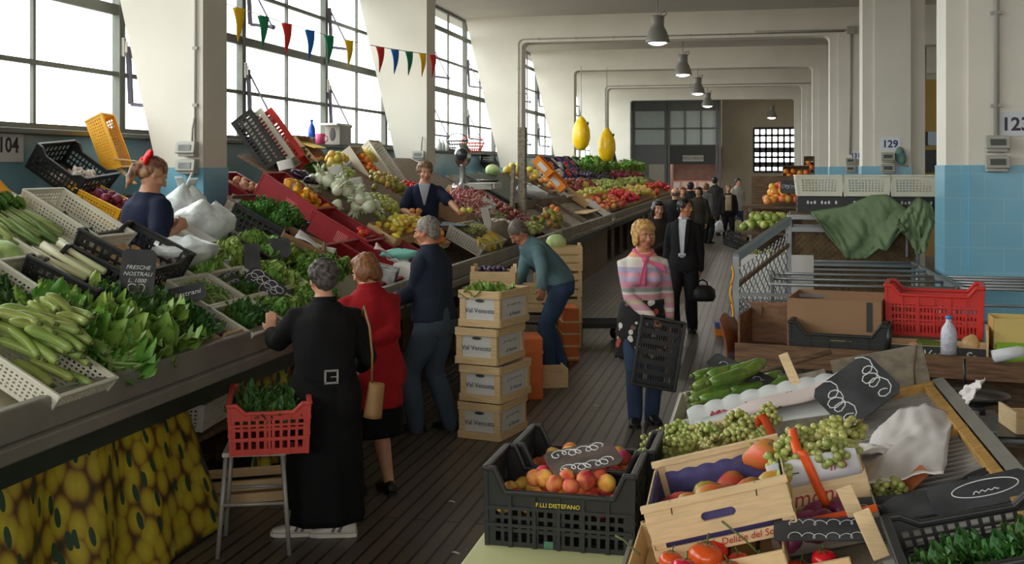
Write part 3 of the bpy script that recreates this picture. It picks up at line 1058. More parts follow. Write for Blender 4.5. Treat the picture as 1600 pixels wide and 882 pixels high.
def put(kind, name, M, label, cat, group=None):
 me = P(kind, FR[kind])
 if isinstance(me, tuple):
  o = link(name, me[0])
  link('stem', me[1], o)
 else:
  o = link(name, me)
 o.matrix_world = M
 return tag(o, label, cat, group)
def pile(kind, name, F, n, area, label, cat, group, step=0.07, lift=0.03, heap=0.0, flat=False, s=(0.9, 1.1), layers=1, seed=0, yaw=None, tilt=0.3, skip=None, jit=0.25):
 """n like things heaped in the local frame F over area (x0, x1, y0, y1); each one its own object"""
 r = random.Random(seed + len(label))
 x0, x1, y0, y1 = area
 spots = []
 for L in range(layers):
  row = 0
  y = y0 + (step * 0.5 if L % 2 else 0)
  while y <= y1 + 1e-6:
   x = x0 + (step * 0.5 if (row + L) % 2 else 0)
   while x <= x1 + 1e-6:
    u = (x - (x0 + x1) / 2) / max(1e-6, (x1 - x0) / 2)
    v = (y - (y0 + y1) / 2) / max(1e-6, (y1 - y0) / 2)
    k = max(0, 1 - 0.5 * (u * u + v * v))
    if not (L and k < 0.55 + 0.1 * L):
     spots.append((L, x + r.uniform(-1, 1) * step * jit, y + r.uniform(-1, 1) * step * jit, lift + heap * k + L * step * 0.72 + r.uniform(0, 0.12) * step))
    x += step
   y += step * 0.9
   row += 1
 r.shuffle(spots)
 spots.sort(key=lambda q: -q[0])
 out = []
 for L, x, y, z in spots[:n]:
  if skip and skip(x, y):
   continue
  if flat:
   e = Euler((r.uniform(-tilt, tilt), r.uniform(-tilt, tilt), (r.uniform(-pi, pi) if yaw is None else yaw + r.uniform(-0.35, 0.35))))
  else:
   e = rrot(r)
  out.append(put(kind, name, F @ TR((x, y, z), e, r.uniform(*s)), label, cat, group))
 return out

def sign(label, M, w, h, lines, parent=None, size=0.05, round_=False, stick=0.0, m=None, scrib=0, seed=0, wm=None):
 """a chalk-written slate price board, face along local z; parts: chalk_writing (and wooden stick)"""
 t = thing('price_board', label, 'price sign', M)
 b = MB()
 if round_:
  pts = [(w / 2 * cos(2 * pi * k / 24), h / 2 * sin(2 * pi * k / 24)) for k in range(24)]
 else:
  c = min(w, h) * 0.12
  pts = [(-w / 2 + c, -h / 2), (w / 2 - c, -h / 2), (w / 2, -h / 2 + c), (w / 2, h / 2 - c), (w / 2 - c, h / 2), (-w / 2 + c, h / 2), (-w / 2, h / 2 - c), (-w / 2, -h / 2 + c)]
 b.prism(pts, -0.005, 0.0, 'z')
 b.build('slate', m or M_slate, t)
 if stick:
  MB().bb((-0.012, -h / 2 - stick, -0.012), (0.012, h / 4, -0.005)).build('stick', M_wood, t)
 r = random.Random(seed)
 ch = MB()
 for k in range(scrib):
  y = h * (0.30 - 0.6 * k / max(1, scrib - 1)) if scrib > 1 else 0
  pts = []
  x = -w * 0.36
  a = r.uniform(0, 6)
  while x < w * 0.36:
   q = h * 0.10 * (0.45 + abs(sin(a * 0.31)))
   pts.append((x + 0.9 * q * sin(a), y + q * cos(a) + 0.02 * h * sin(a * 0.2), 0.001))
   a += 0.7
   x += max(w * 0.012, q * 0.14)
  ch.tube(pts, min(0.0028, h * 0.012), 4)
 if scrib:
  ch.build('chalk_writing', M_chalk, t)
 for k, s in enumerate(lines):
  y = (len(lines) - 1) / 2 * size * 1.15 - k * size * 1.15
  text('chalk_writing', s, size, TR((0, y, 0.001)), M_chalk, t, 0.0008, shear=0.25)
 return t

def FM(p, n, up=(0, 0, 1), roll=0.0):
 """a frame at p whose local z is the normal n and local y leans towards up"""
 z = V(n).normalized()
 y = V(up) - z * V(up).dot(z)
 y.normalize()
 x = y.cross(z)
 return Mx.Translation(V(p)) @ Mx((x, y, z)).transposed().to_4x4() @ Mx.Rotation(roll, 4, 'Z')
def blob_remesh(mb, voxel, name, m, parent=None, smooth=2, noise_amp=0.0, noise_scale=12, M=None):
 """the union of the collected closed shapes as one continuous skin"""
 me = mb.mesh(name, m)
 o = bpy.data.objects.new(name, me)
 COL.objects.link(o)
 r = o.modifiers.new('skin', 'REMESH')
 r.mode = 'VOXEL'
 r.voxel_size = voxel
 r.use_smooth_shade = True
 if smooth:
  s = o.modifiers.new('soften', 'SMOOTH')
  s.factor = 0.5
  s.iterations = smooth
 dg = bpy.context.evaluated_depsgraph_get()
 me2 = bpy.data.meshes.new_from_object(o.evaluated_get(dg))
 bpy.data.objects.remove(o)
 bpy.data.meshes.remove(me)
 if noise_amp:
  k = len(me2.vertices)
  co = np.empty(k * 3, np.float32)
  no = np.empty(k * 3, np.float32)
  me2.vertices.foreach_get('co', co)
  me2.vertices.foreach_get('normal', no)
  co = co.reshape(-1, 3)
  no = no.reshape(-1, 3)
  d = np.array([mnoise.noise(V(p) * noise_scale) for p in co * np.array([1, 1, 0.45])], np.float32)
  co = co + no * (d * noise_amp)[:, None]
  me2.vertices.foreach_set('co', co.ravel())
  me2.update()
 me2.name = name
 q = link(name, me2, parent)
 return q
# ---------------------------------------------------------------- people
def skin_mat(name, rgb):
 return mat(name, rgb, 0.5, var=0.08, scale=18, spec=0.35)
SK = skin_mat('skin', (204, 150, 120))
SK_TAN = skin_mat('tanned_skin', (188, 126, 94))
M_eyew = mat('eye_white', (226, 220, 212), 0.2)
M_eyed = mat('dark_iris', (48, 34, 26), 0.15)
M_lip = mat('lip', (172, 92, 82), 0.45)
_T = [0.20, 0.44, 0.47, 0.52, 0.58, 0.62, 0.68, 0.74, 0.785, 0.815, 0.84, 0.86, 0.885]
_A = [0.085, 0.075, 0.092, 0.101, 0.092, 0.083, 0.085, 0.091, 0.093, 0.079, 0.055, 0.037, 0.033]
_B = [0.072, 0.062, 0.073, 0.077, 0.068, 0.064, 0.068, 0.072, 0.068, 0.057, 0.046, 0.038, 0.036]
def ik(S, T, l1, l2, pole):
 d = T - S
 D = min(max(d.length, 0.05), (l1 + l2) * 0.995)
 d.normalize()
 a = (l1 * l1 - l2 * l2 + D * D) / (2 * D)
 h = sqrt(max(l1 * l1 - a * a, 0))
 p = pole - d * pole.dot(d)
 p.normalize()
 return S + d * a + p * h, S + d * D
def limb(mb, pts, rs, n=14):
 """tapered limb with rounded ends"""
 P0, R0 = [V(p) for p in pts], list(rs)
 a = (P0[0] - P0[1]).normalized()
 b = (P0[-1] - P0[-2]).normalized()
 q = [P0[0] + a * R0[0] * 0.95, P0[0] + a * R0[0] * 0.7] + P0 + [P0[-1] + b * R0[-1] * 0.7, P0[-1] + b * R0[-1] * 0.95]
 r = [R0[0] * 0.25, R0[0] * 0.72] + R0 + [R0[-1] * 0.72, R0[-1] * 0.25]
 mb.tube(q, r, n)
class Figure:
 def __init__(self, label, loc, face, H=1.68, lean=0.0, fat=1.0, look=(0, 0), hands=(None, None), poles=(None, None), feet=None,
     curl=(0.35, 0.35), palm=(None, None), side=0.0, skin=None, voxel=0.0085, group=None, head=1.0, crouch=0.0, detail=True, toes=None,
     handdir=(None, None), z=0.0, shift=0.0):
  self.H, self.fat, self.lean, self.side = H, fat, lean, side
  self.k = H / 1.7
  self.voxel = voxel
  self.root = thing('person', label, 'person', (loc[0], loc[1], z), (0, 0, math.atan2(-face[0], face[1])), group)
  self.Mw = TR((loc[0], loc[1], z), (0, 0, math.atan2(-face[0], face[1])))
  self.inv = self.Mw.inverted()
  self.shift = shift
  self.drop = crouch
  # spine
  self.tt = [i / 200 for i in range(0, 201)]
  self.sp_ = []
  p = V((0, shift, 0))
  for i, t in enumerate(self.tt):
   a = lean * min(1, max(0, (t - 0.49) / 0.14))
   s = side * min(1, max(0, (t - 0.49) / 0.2))
   self.sp_.append((p.copy(), a, s))
   p = p + V((sin(s), sin(a) * cos(s), cos(a) * cos(s))) * (H / 200)
  sh, a, s = self.sp(0.79)
  self.rx = V((cos(s), 0, -sin(s)))
  self.sh = [sh + self.rx * q * 0.094 * H * (0.55 + 0.45 * fat) for q in (1, -1)]
  # arms: index 0 right, 1 left
  self.el, self.wr, self.hd, self.pn = [None] * 2, [None] * 2, [None] * 2, [None] * 2
  for i, q in enumerate((1, -1)):
   tgt = self.inv @ V(hands[i]) if hands[i] is not None else self.sh[i] + V((q * 0.06, 0.03, -0.305 * H))
   pole = V(poles[i]) if poles[i] is not None else V((q * 0.5, -1, -0.3))
   self.el[i], self.wr[i] = ik(self.sh[i], tgt, 0.17 * H, 0.148 * H, pole)
   d = (self.wr[i] - self.el[i]).normalized()
   if handdir[i] is not None:
    d = (self.inv.to_3x3() @ V(handdir[i])).normalized()
   self.hd[i] = d
   pn = V(palm[i]) if palm[i] is not None else V((-q, 0.1, 0))
   pn = pn - d * pn.dot(d)
   self.pn[i] = pn.normalized()
  # legs
  self.hip = [V((q * 0.052 * H, shift, 0.5 * H - crouch)) for q in (1, -1)]
  ft = feet or ((0.095, 0.0), (-0.095, 0.03))
  self.kn, self.an, self.fd = [], [], []
  for i, q in enumerate((1, -1)):
   f = ft[i]
   an = V((f[0], f[1], (f[2] if len(f) > 2 else 0) + 0.045 * H))
   k, an2 = ik(self.hip[i], an, 0.245 * H, 0.235 * H, V((q * 0.1, 1, 0)))
   self.kn.append(k)
   self.an.append(an2)
   self.fd.append((self.inv.to_3x3() @ V((toes[0], toes[1], 0)) + V((q * 0.12, 0, 0))).normalized() if toes else V((q * 0.18, 1, 0)).normalized())
  # head
  nk, a, s = self.sp(0.865)
  up0 = V((sin(s), sin(a * 0.6) * cos(s), cos(a * 0.6) * cos(s)))
  Rm = Mx.Rotation(-a * 0.6, 3, 'X') @ Mx.Rotation(s, 3, 'Y') @ Mx.Rotation(-R(look[0]), 3, 'Z') @ Mx.Rotation(R(look[1]), 3, 'X')
  self.HR = Rm
  self.hs = self.k * head
  self.nk = nk
  self.hc = nk + up0 * 0.062 * H + Rm @ V((0, 0.018 * self.hs, 0.012 * self.hs))
  self.M4 = Mx.Translation(self.hc) @ Rm.to_4x4() @ Mx.Scale(self.hs, 4)
  self.curl = curl
  self.body(skin or SK, detail)
 def sp(self, t):
  i = min(199, max(0, int(t * 200)))
  p, a, s = self.sp_[i]
  q = self.sp_[i + 1][0]
  r = p.lerp(q, t * 200 - i)
  return V((r.x, r.y, r.z - self.drop)), a, s
 def hp(self, x, y, z):
  return self.M4 @ V((x, y, z))
 def torso(self, mb, t0, t1, off=0.0, flare=0.0, n=24, steps=None, belly=0.0):
  rings = []
  m = steps or max(6, int((t1 - t0) / 0.02))
  for i in range(m + 1):
   t = t0 + (t1 - t0) * i / m
   c, a, s = self.sp(t)
   w = float(np.interp(t, _T, _A)) * self.H * (self.fat if t < 0.8 else 1) + off
   b = float(np.interp(t, _T, _B)) * self.H * (self.fat if t < 0.8 else 1) + off
   if flare and t < 0.6:
    w += flare * (0.6 - t)
    b += flare * (0.6 - t)
   if off < -0.5: w = b = 0.01
   u = V((0, sin(a), cos(a)))
   f = V((0, cos(a), -sin(a)))
   bl = belly * max(0, 1 - abs(t - 0.6) / 0.14)
   rg = []
   for j in range(n):
    th = 2 * pi * j / n
    cx, sx = cos(th), sin(th)
    ex = 0.82
    x = w * math.copysign(abs(cx) ** ex, cx)
    y = b * math.copysign(abs(sx) ** ex, sx) + (bl * max(0, sx))
    rg.append(c + self.rx * x + f * y)
   rings.append(rg)
  mb.ring_loft(rings, 0, True)
 def hand(self, mb, i):
  k = self.k
  W, d, n = self.wr[i], self.hd[i], self.pn[i]
  s = d.cross(n)
  q = 1 if i == 0 else -1
  # thumb side: towards the body's front by default
  ts = s if (s.dot(V((0, 1, 0.4))) > 0) else -s
  c0 = W
  rings = []
  for t, w, h in ((-0.02, 0.024, 0.021), (0.01, 0.027, 0.018), (0.04, 0.037, 0.016), (0.075, 0.041, 0.014), (0.092, 0.038, 0.011)):
   rings.append([c0 + d * t * k + (ts * w * cos(2 * pi * j / 12) + n * h * sin(2 * pi * j / 12)) * k for j in range(12)])
  mb.ring_loft(rings)
  cu = self.curl[i]
  for f in range(4):
   L = (0.068, 0.078, 0.073, 0.058)[f] * k
   p = c0 + d * 0.085 * k + ts * (0.030 - 0.020 * f) * k
   ang = 0.15
   pts = [p]
   for sgm in (0.45, 0.32, 0.23):
    ang += cu * (0.9 if sgm == 0.45 else 1.1)
    dd = d * cos(ang) + n * sin(ang) + ts * (0.05 - 0.04 * f)
    pts.append(pts[-1] + dd.normalized() * L * sgm)
   limb(mb, pts, [0.0098 * k, 0.0092 * k, 0.0086 * k, 0.0072 * k], 8)
  p = c0 + d * 0.022 * k + ts * 0.026 * k
  d1 = (d * 0.75 + ts * 0.75 + n * 0.35).normalized()
  d2 = (d * 0.9 + ts * 0.25 + n * (0.25 + 0.6 * cu)).normalized()
  limb(mb, [p, p + d1 * 0.035 * k, p + d1 * 0.035 * k + d2 * 0.034 * k], [0.0135 * k, 0.0115 * k, 0.009 * k], 8)
 def head(self, mb, detail=True):
  def E(c, r, rot=None):
   b0 = len(mb.v)
   mb.ell((0, 0, 0), r, 16, 10, rot=rot)
   mb.v[b0:] = [tuple(self.M4 @ (V(p) + V(c))) for p in mb.v[b0:]]
  E((0, -0.014, 0.026), (0.075, 0.094, 0.086))
  E((0, 0.014, -0.022), (0.063, 0.072, 0.080))
  E((0, 0.036, -0.072), (0.044, 0.046, 0.036))
  E((0, 0.066, -0.094), (0.020, 0.017, 0.014))
  E((0, 0.072, 0.022), (0.050, 0.016, 0.013))
  for q in (-1, 1):
   E((q * 0.040, 0.060, -0.028), (0.021, 0.021, 0.020))
   E((q * 0.076, -0.008, -0.012), (0.009, 0.019, 0.031), (0.25, 0, 0))
   E((q * 0.013, 0.098, -0.030), (0.008, 0.009, 0.007))
  limb(mb, [self.hp(0, 0.084, 0.012), self.hp(0, 0.098, -0.008), self.hp(0, 0.108, -0.027)], [0.0085 * self.hs, 0.0098 * self.hs, 0.0125 * self.hs], 8)
  E((0, 0.082, -0.058), (0.024, 0.009, 0.010))
  # neck
  c, a, s = self.sp(0.825)
  limb(mb, [c, self.nk, self.hp(0, -0.018, -0.045)], [0.040 * self.k * 1.3, 0.034 * self.k * 1.55, 0.034 * self.k * 1.55], 14)
 def body(self, skin, detail):
  H, mb = self.H, MB()
  self.torso(mb, 0.45, 0.875)
  for i in range(2):
   r = H * (0.85 + 0.15 * self.fat)
   limb(mb, [self.sp(0.80)[0].lerp(self.sh[i], 0.6), self.sh[i], self.sh[i].lerp(self.el[i], 0.5), self.el[i], self.el[i].lerp(self.wr[i], 0.35), self.wr[i]],
     [0.034 * r, 0.031 * r, 0.027 * r, 0.0225 * r, 0.0235 * r, 0.0155 * r])
   self.hand(mb, i)
   limb(mb, [self.hip[i], self.hip[i].lerp(self.kn[i], 0.5), self.kn[i], self.kn[i].lerp(self.an[i], 0.3), self.an[i]],
     [0.054 * r, 0.046 * r, 0.033 * r, 0.034 * r, 0.021 * r])
   f = self.fd[i]
   limb(mb, [self.an[i] - f * 0.03 + V((0, 0, -0.035 * self.k)), self.an[i] + f * 0.06 + V((0, 0, -0.045 * self.k)), self.an[i] + f * 0.14 + V((0, 0, -0.052 * self.k))],
     [0.028 * self.k, 0.028 * self.k, 0.02 * self.k], 10)
  self.head(mb)
  b = blob_remesh(mb, self.voxel, 'body', skin, self.root, smooth=1)
  if detail:
   for q in (-1, 1):
    e = MB()
    e.ell((0, 0, 0), (0.0125, 0.007, 0.0065), 12, 8, 0)
    e.ell((0, 0.0042, 0.0), (0.0055, 0.0035, 0.0055), 10, 6, 1)
    e.transform(self.M4 @ Mx.Translation((q * 0.031, 0.0815, 0.000)))
    e.build('eye', [M_eyew, M_eyed], self.root)
   l = MB()
   l.ell((0, 0, 0.003), (0.021, 0.006, 0.0042), 12, 6)
   l.ell((0, 0, -0.004), (0.018, 0.0065, 0.005), 12, 6)
   l.transform(self.M4 @ Mx.Translation((0, 0.0875, -0.060)))
   l.build('lips', M_lip, self.root)
 def brows(self, m):
  for q in (-1, 1):
   b = MB()
   b.tube([self.hp(q * 0.014, 0.0885, 0.022), self.hp(q * 0.031, 0.088, 0.029), self.hp(q * 0.047, 0.076, 0.023)], [0.003 * self.hs, 0.0042 * self.hs, 0.002 * self.hs], 6)
   b.build('eyebrow', m, self.root)
  return self
 def hair(self, style, m, seed=1, vox=0.008):
  mb = MB()
  r = random.Random(seed)
  def E(c, q):
   b0 = len(mb.v)
   mb.ell((0, 0, 0), q, 16, 10)
   mb.v[b0:] = [tuple(self.M4 @ (V(p) + V(c))) for p in mb.v[b0:]]
  if style == 'bald':
   E((0, -0.05, 0.0), (0.078, 0.062, 0.045))
   for q in (-1, 1):
    E((q * 0.066, -0.022, 0.008), (0.015, 0.045, 0.03))
  else:
   E((0, -0.022, 0.040), (0.083, 0.097, 0.083))
   E((0, -0.06, -0.018), (0.072, 0.05, 0.062))
   for q in (-1, 1):
    E((q * 0.069, -0.012, 0.022), (0.016, 0.05, 0.045))
  if style in ('bob', 'long'):
   for q in (-1, 1):
    E((q * 0.072, -0.018, -0.020), (0.025, 0.06, 0.075))
   E((0, -0.068, -0.030), (0.085, 0.05, 0.085))
   E((0, 0.03, 0.082), (0.06, 0.055, 0.036))
  if style == 'long':
   E((0, -0.07, -0.10), (0.085, 0.04, 0.10))
   for q in (-1, 1):
    E((q * 0.07, -0.03, -0.08), (0.025, 0.045, 0.08))
  if style == 'fringe':
   E((0, 0.045, 0.072), (0.062, 0.045, 0.034))
   for q in (-1, 1):
    E((q * 0.072, -0.012, -0.02), (0.024, 0.055, 0.075))
  if style in ('curly', 'tousled', 'fringe'):
   nb = {'curly': 150, 'tousled': 90, 'fringe': 110}[style]
   for i in range(nb):
    a, z = r.uniform(0, 6.28), r.uniform(-0.35, 1)
    q = sqrt(1 - z * z)
    x, y = q * cos(a), q * sin(a)
    if y > 0.25 and z < 0.5:
     continue
    s = r.uniform(0.013, 0.022)
    E((x * 0.086, -0.02 + y * 0.098, 0.035 + z * 0.085), (s, s, s * 1.2))
  if style == 'ponytail':
   limb(mb, [self.hp(0, -0.10, 0.02), self.hp(0, -0.135, -0.03), self.hp(0, -0.12, -0.11), self.hp(0, -0.105, -0.18)], [0.03 * self.hs, 0.034 * self.hs, 0.03 * self.hs, 0.012 * self.hs])
  if style == 'bun':
   E((0, -0.10, 0.03), (0.045, 0.04, 0.045))
  blob_remesh(mb, vox, 'hair', m, self.root, smooth=1, noise_amp=0.007 * self.hs, noise_scale=45)
  return self
 def top(self, m, hem=0.49, sleeve='long', off=0.018, flare=0.0, collar=True, name='jacket', amp=0.010, vox=0.011, belly=0.0, sleeve_off=None, bust=0.0, neck=0.855):
  mb = MB()
  H = self.H
  so = off if sleeve_off is None else sleeve_off
  self.torso(mb, hem, neck, off, flare, belly=belly)
  if bust:
   for q in (-1, 1):
    c, a, s = self.sp(0.725)
    mb.ell(c + self.rx * q * 0.045 * H + V((0, cos(a), -sin(a))) * 0.055 * H * self.fat, (0.042 * H, 0.036 * H + bust, 0.042 * H), 12, 8)
  for i in range(2):
   r = H * (0.85 + 0.15 * self.fat)
   if sleeve == 'long':
    e = self.el[i].lerp(self.wr[i], 0.97)
    pts = [self.sp(0.80)[0].lerp(self.sh[i], 0.5), self.sh[i], self.sh[i].lerp(self.el[i], 0.5), self.el[i], self.el[i].lerp(self.wr[i], 0.4), e]
    rs = [0.033 * r, 0.029 * r, 0.0275 * r, 0.0255 * r, 0.0245 * r, 0.019 * r]
    rs = [q + so * (1 if j < 2 else 0.85) for j, q in enumerate(rs)]
   else:
    pts = [self.sp(0.80)[0].lerp(self.sh[i], 0.5), self.sh[i], self.sh[i].lerp(self.el[i], 0.45), self.sh[i].lerp(self.el[i], 0.8)]
    rs = [0.036 * r + so, 0.034 * r + so, 0.03 * r + so * 1.1, 0.027 * r + so * 1.2]
   limb(mb, pts, rs, 16)
  blob_remesh(mb, vox, name, m, self.root, smooth=2, noise_amp=amp, noise_scale=11)
  if collar:
   c = MB()
   rings = []
   for t, w in ((0.838, 0.054), (0.852, 0.05), (0.868, 0.047), (0.866, 0.044), (0.85, 0.044)):
    p, a, s = self.sp(t)
    f = V((0, cos(a), -sin(a)))
    rings.append([p + (self.rx * cos(2 * pi * j / 20) * w + f * (sin(2 * pi * j / 20) * w * 0.95)) * H * 0.97 + V((0, 0, 0.012 * H * (-1 if sin(2 * pi * j / 20) > 0.7 else 0.4))) for j in range(20)])
   c.ring_loft(rings, cap=False)
   c.build('collar', m, self.root)
  return self
 def trousers(self, m, off=0.016, name='trousers', amp=0.009, vox=0.011, top=0.585):
  mb = MB()
  H = self.H
  self.torso(mb, 0.455, top, off * 0.8)
  for i in range(2):
   r = H * (0.85 + 0.15 * self.fat)
   an = self.an[i] + V((0, 0, -0.02 * H))
   limb(mb, [self.hip[i], self.hip[i].lerp(self.kn[i], 0.5), self.kn[i], self.kn[i].lerp(self.an[i], 0.45), an],
     [0.055 * r + off, 0.047 * r + off, 0.036 * r + off, 0.034 * r + off, 0.030 * r + off * 0.9], 16)
  blob_remesh(mb, vox, name, m, self.root, smooth=2, noise_amp=amp, noise_scale=9)
  return self
 def skirt(self, m, hem=0.2, top=0.6, off=0.014, flare=0.1, name='skirt', folds=9, amp=0.05):
  mb = MB()
  n, k, H = 64, 18, self.H
  rings = []
  for i in range(k + 1):
   t = top + (hem - top) * i / k
   q = i / k
   c, a, s = self.sp(max(t, 0.0))
   tw = max(t, 0.5)
   w = float(np.interp(tw, _T, _A)) * H * self.fat + off + flare * max(0, 0.55 - t)
   b = float(np.interp(tw, _T, _B)) * H * self.fat + off + flare * max(0, 0.55 - t)
   c = V((c.x, c.y, c.z))
   rings.append([c + V((cos(2 * pi * j / n) * w, sin(2 * pi * j / n) * b, 0)) * (1 + amp * q * sin(folds * 2 * pi * j / n + 0.6 * sin(3 * q))) for j in range(n)])
  inner = [[c_ + (p - c_) * 0.96 for p in rg] for rg, c_ in ((rg, sum(rg, V()) / n) for rg in reversed(rings))]
  mb.ring_loft(rings + inner, cap=False, closed=True)
  mb.build(name, m, self.root)
  return self
 def shoes(self, m, msole=None, size=1.0, stripe=None):
  k = self.k * size
  for i in range(2):
   f = self.fd[i]
   s = V((-f.y, f.x, 0))
   base = V((self.an[i].x, self.an[i].y, self.an[i].z - 0.045 * self.H))
   b = MB()
   rings = []
   for t, w, z0, z1 in ((-0.075, 0.016, 0.02, 0.05), (-0.07, 0.032, 0.012, 0.075), (-0.03, 0.040, 0.01, 0.095), (0.03, 0.041, 0.01, 0.088), (0.085, 0.047, 0.01, 0.066), (0.135, 0.048, 0.011, 0.05), (0.17, 0.038, 0.014, 0.042), (0.188, 0.018, 0.02, 0.034)):
    zc, hz = (z0 + z1) / 2, (z1 - z0) / 2
    rings.append([base + f * t * k + s * (w * cos(2 * pi * j / 16)) * k + V((0, 0, (zc + hz * sin(2 * pi * j / 16)) * k)) for j in range(16)])
   b.ring_loft(rings)
   o = b.build('shoe', m, self.root)
   so = MB()
   pts = [(-0.078, 0.03), (-0.03, 0.042), (0.03, 0.043), (0.09, 0.05), (0.14, 0.05), (0.175, 0.04), (0.194, 0.018)]
   rim = [(t, w) for t, w in pts] + [(t, -w) for t, w in reversed(pts)]
   vs = [base + f * t * k + s * w * k + V((0, 0, z * k)) for z in (0.0, 0.02) for t, w in rim]
   n = len(rim)
   so.add(vs, [tuple(range(n))[::-1], tuple(range(n, 2 * n))] + [(j, (j + 1) % n, (j + 1) % n + n, j + n) for j in range(n)])
   so.build('sole', msole or m, o)
   if stripe:
    for q in (0.02, 0.055):
     for sd in (-1, 1):
      st = MB()
      st.beam(base + f * q * k + s * sd * 0.043 * k + V((0, 0, 0.03 * k)), base + f * (q - 0.025) * k + s * sd * 0.035 * k + V((0, 0, 0.075 * k)), 0.006, 0.016, up=f)
      st.build('stripe', stripe, o)
  return self
 def w(self, p):
  return self.Mw @ V(p)
def cloth(name, rgb, rough=0.85, var=0.12, scale=5, **k):
 return mat(name, rgb, rough, var=var, scale=scale, bump=0.25, bscale=180, spec=0.2, **k)
# ---------------------------------------------------------------- the people in the market
M_blackcloth = cloth('black_wool', (24, 23, 24))
M_blackskirt = cloth('black_skirt_cloth', (18, 17, 18))
M_redcoat = cloth('red_wool', (158, 28, 34))
M_navy = cloth('navy_knit', (38, 44, 58))
M_navyt = cloth('navy_cotton', (34, 40, 62))
M_jeans = cloth('grey_blue_denim', (74, 84, 96))
M_djeans = cloth('blue_denim', (62, 78, 104))
M_teal = cloth('teal_cotton', (96, 122, 126))
M_suit = cloth('black_suit_cloth', (38, 36, 38))
M_shirtw = cloth('white_shirt_cotton', (214, 218, 224))
M_darkshoe = mat('dark_shoe_leather', (30, 27, 26), 0.4)
M_whiteshoe = mat('white_trainer_leather', (206, 200, 188), 0.5)
H_darkgrey = mat('dark_greying_hair', (58, 52, 48), 0.55, rgb2=(84, 76, 70), scale=60)
H_ginger = mat('ginger_brown_hair', (142, 92, 52), 0.5, rgb2=(110, 68, 38), scale=50)
H_grey = mat('grey_hair', (146, 138, 128), 0.6, rgb2=(108, 100, 92), scale=50)
H_dgrey = mat('brown_grey_hair', (88, 76, 66), 0.6, rgb2=(112, 102, 92), scale=50)
H_blonde = mat('blonde_hair', (216, 174, 104), 0.5, rgb2=(176, 128, 70), scale=50)
H_black = mat('black_hair', (26, 22, 21), 0.4, rgb2=(40, 34, 31), scale=40)
H_auburn = mat('dark_auburn_hair', (96, 56, 46), 0.5, rgb2=(176, 134, 92), scale=16)
H_brown = mat('light_brown_hair', (150, 122, 92), 0.55, rgb2=(112, 86, 62), scale=50)
M_buckle = mat('silver_buckle', (190, 190, 188), 0.25, metal=1.0)
M_tan = mat('tan_leather', (158, 118, 72), 0.5, var=0.1)

# woman in black at the left stall, seen from behind
pB = at_h(508, 838, 0)
fig = Figure('person in a long black coat with a back buckle, hand raised to the stall edge', pB, (-0.5, 0.86), H=1.56, fat=1.14, look=(-8, -14), toes=(-0.95, -0.25),
    hands=(at_z(566, 572, 6.75), at_z(424, 522, 6.75)), poles=((0.3, -1, -0.4), (-0.35, -0.7, -1)), feet=((0.10, -0.02), (-0.10, 0.06)),
    curl=(0.5, 0.25), palm=((-1, 0, 0), (0.3, 1, 0)), handdir=(None, (-0.1, 0.15, 1)), lean=0.10)
fig.top(M_blackcloth, hem=0.36, off=0.024, flare=0.12, name='coat', amp=0.012)
fig.skirt(M_blackskirt, hem=0.065, top=0.56, flare=0.05, off=0.03, folds=8, amp=0.04)
fig.hair('tousled', H_darkgrey, 3).shoes(M_whiteshoe, M_whiteshoe, 1.12, stripe=M_darkshoe)
bk = MB()
c, a, s = fig.sp(0.60)
yb = -(0.066 * 1.56 * 1.14 + 0.04)
for dx in (-0.034, 0.034):
 bk.bb((dx - 0.006, -0.006, -0.036), (dx + 0.006, 0.006, 0.036))
for dz in (-0.034, 0.034):
 bk.bb((-0.04, -0.006, dz - 0.006), (0.04, 0.006, dz + 0.006))
bk.bb((-0.004, -0.008, -0.003), (0.036, 0.0, 0.003))
o = bk.build('buckle', M_buckle, fig.root)
o.location = c + V((0.01, yb - 0.012, 0))
bt = MB()
bt.torso = None
rg = []
for z in (-0.022, 0.022):
 rg.append([c + V((cos(th) * (0.086 * 1.56 * 1.18 + 0.05), -abs(sin(th)) * (0.066 * 1.56 * 1.18 + 0.046), z)) for th in [pi * 0.28 + pi * 0.44 * j / 12 for j in range(13)]])
vs = rg[0] + rg[1]
bt.add(vs, [(j, j + 1, j + 14, j + 13) for j in range(12)])
o = bt.build('back_belt', M_blackcloth, fig.root)
sm = o.modifiers.new('t', 'SOLIDIFY'); sm.thickness = 0.006
woman_black = fig
# tan handbag on a strap at her right side
hb = thing('handbag', 'tan leather handbag hanging behind the black coat on a thin strap', 'bag', fig.w((0.255, -0.06, 0.62)), (0.05, 0.12, fig.root.rotation_euler.z))
MB().sheet(lambda u, v: (0.045 * (u - 0.5) * 2 * (1 - 0.15 * v), 0.03 * sin(pi * u) * (1 - 0.5 * v), 0.05 + 0.20 * v), 10, 8, thick=0.012).sheet(lambda u, v: (0.045 * (u - 0.5) * 2 * (1 - 0.15 * v), -0.03 * sin(pi * u) * (1 - 0.5 * v), 0.05 + 0.20 * v), 10, 8, thick=-0.012).build('pouch', M_tan, hb)
MB().tube([(-0.03, 0, 0.25), (-0.055, -0.03, 0.42), (-0.10, -0.075, 0.58), (-0.135, -0.02, 0.685), (-0.12, 0.07, 0.62)], 0.007, 6).build('strap', M_tan, hb)

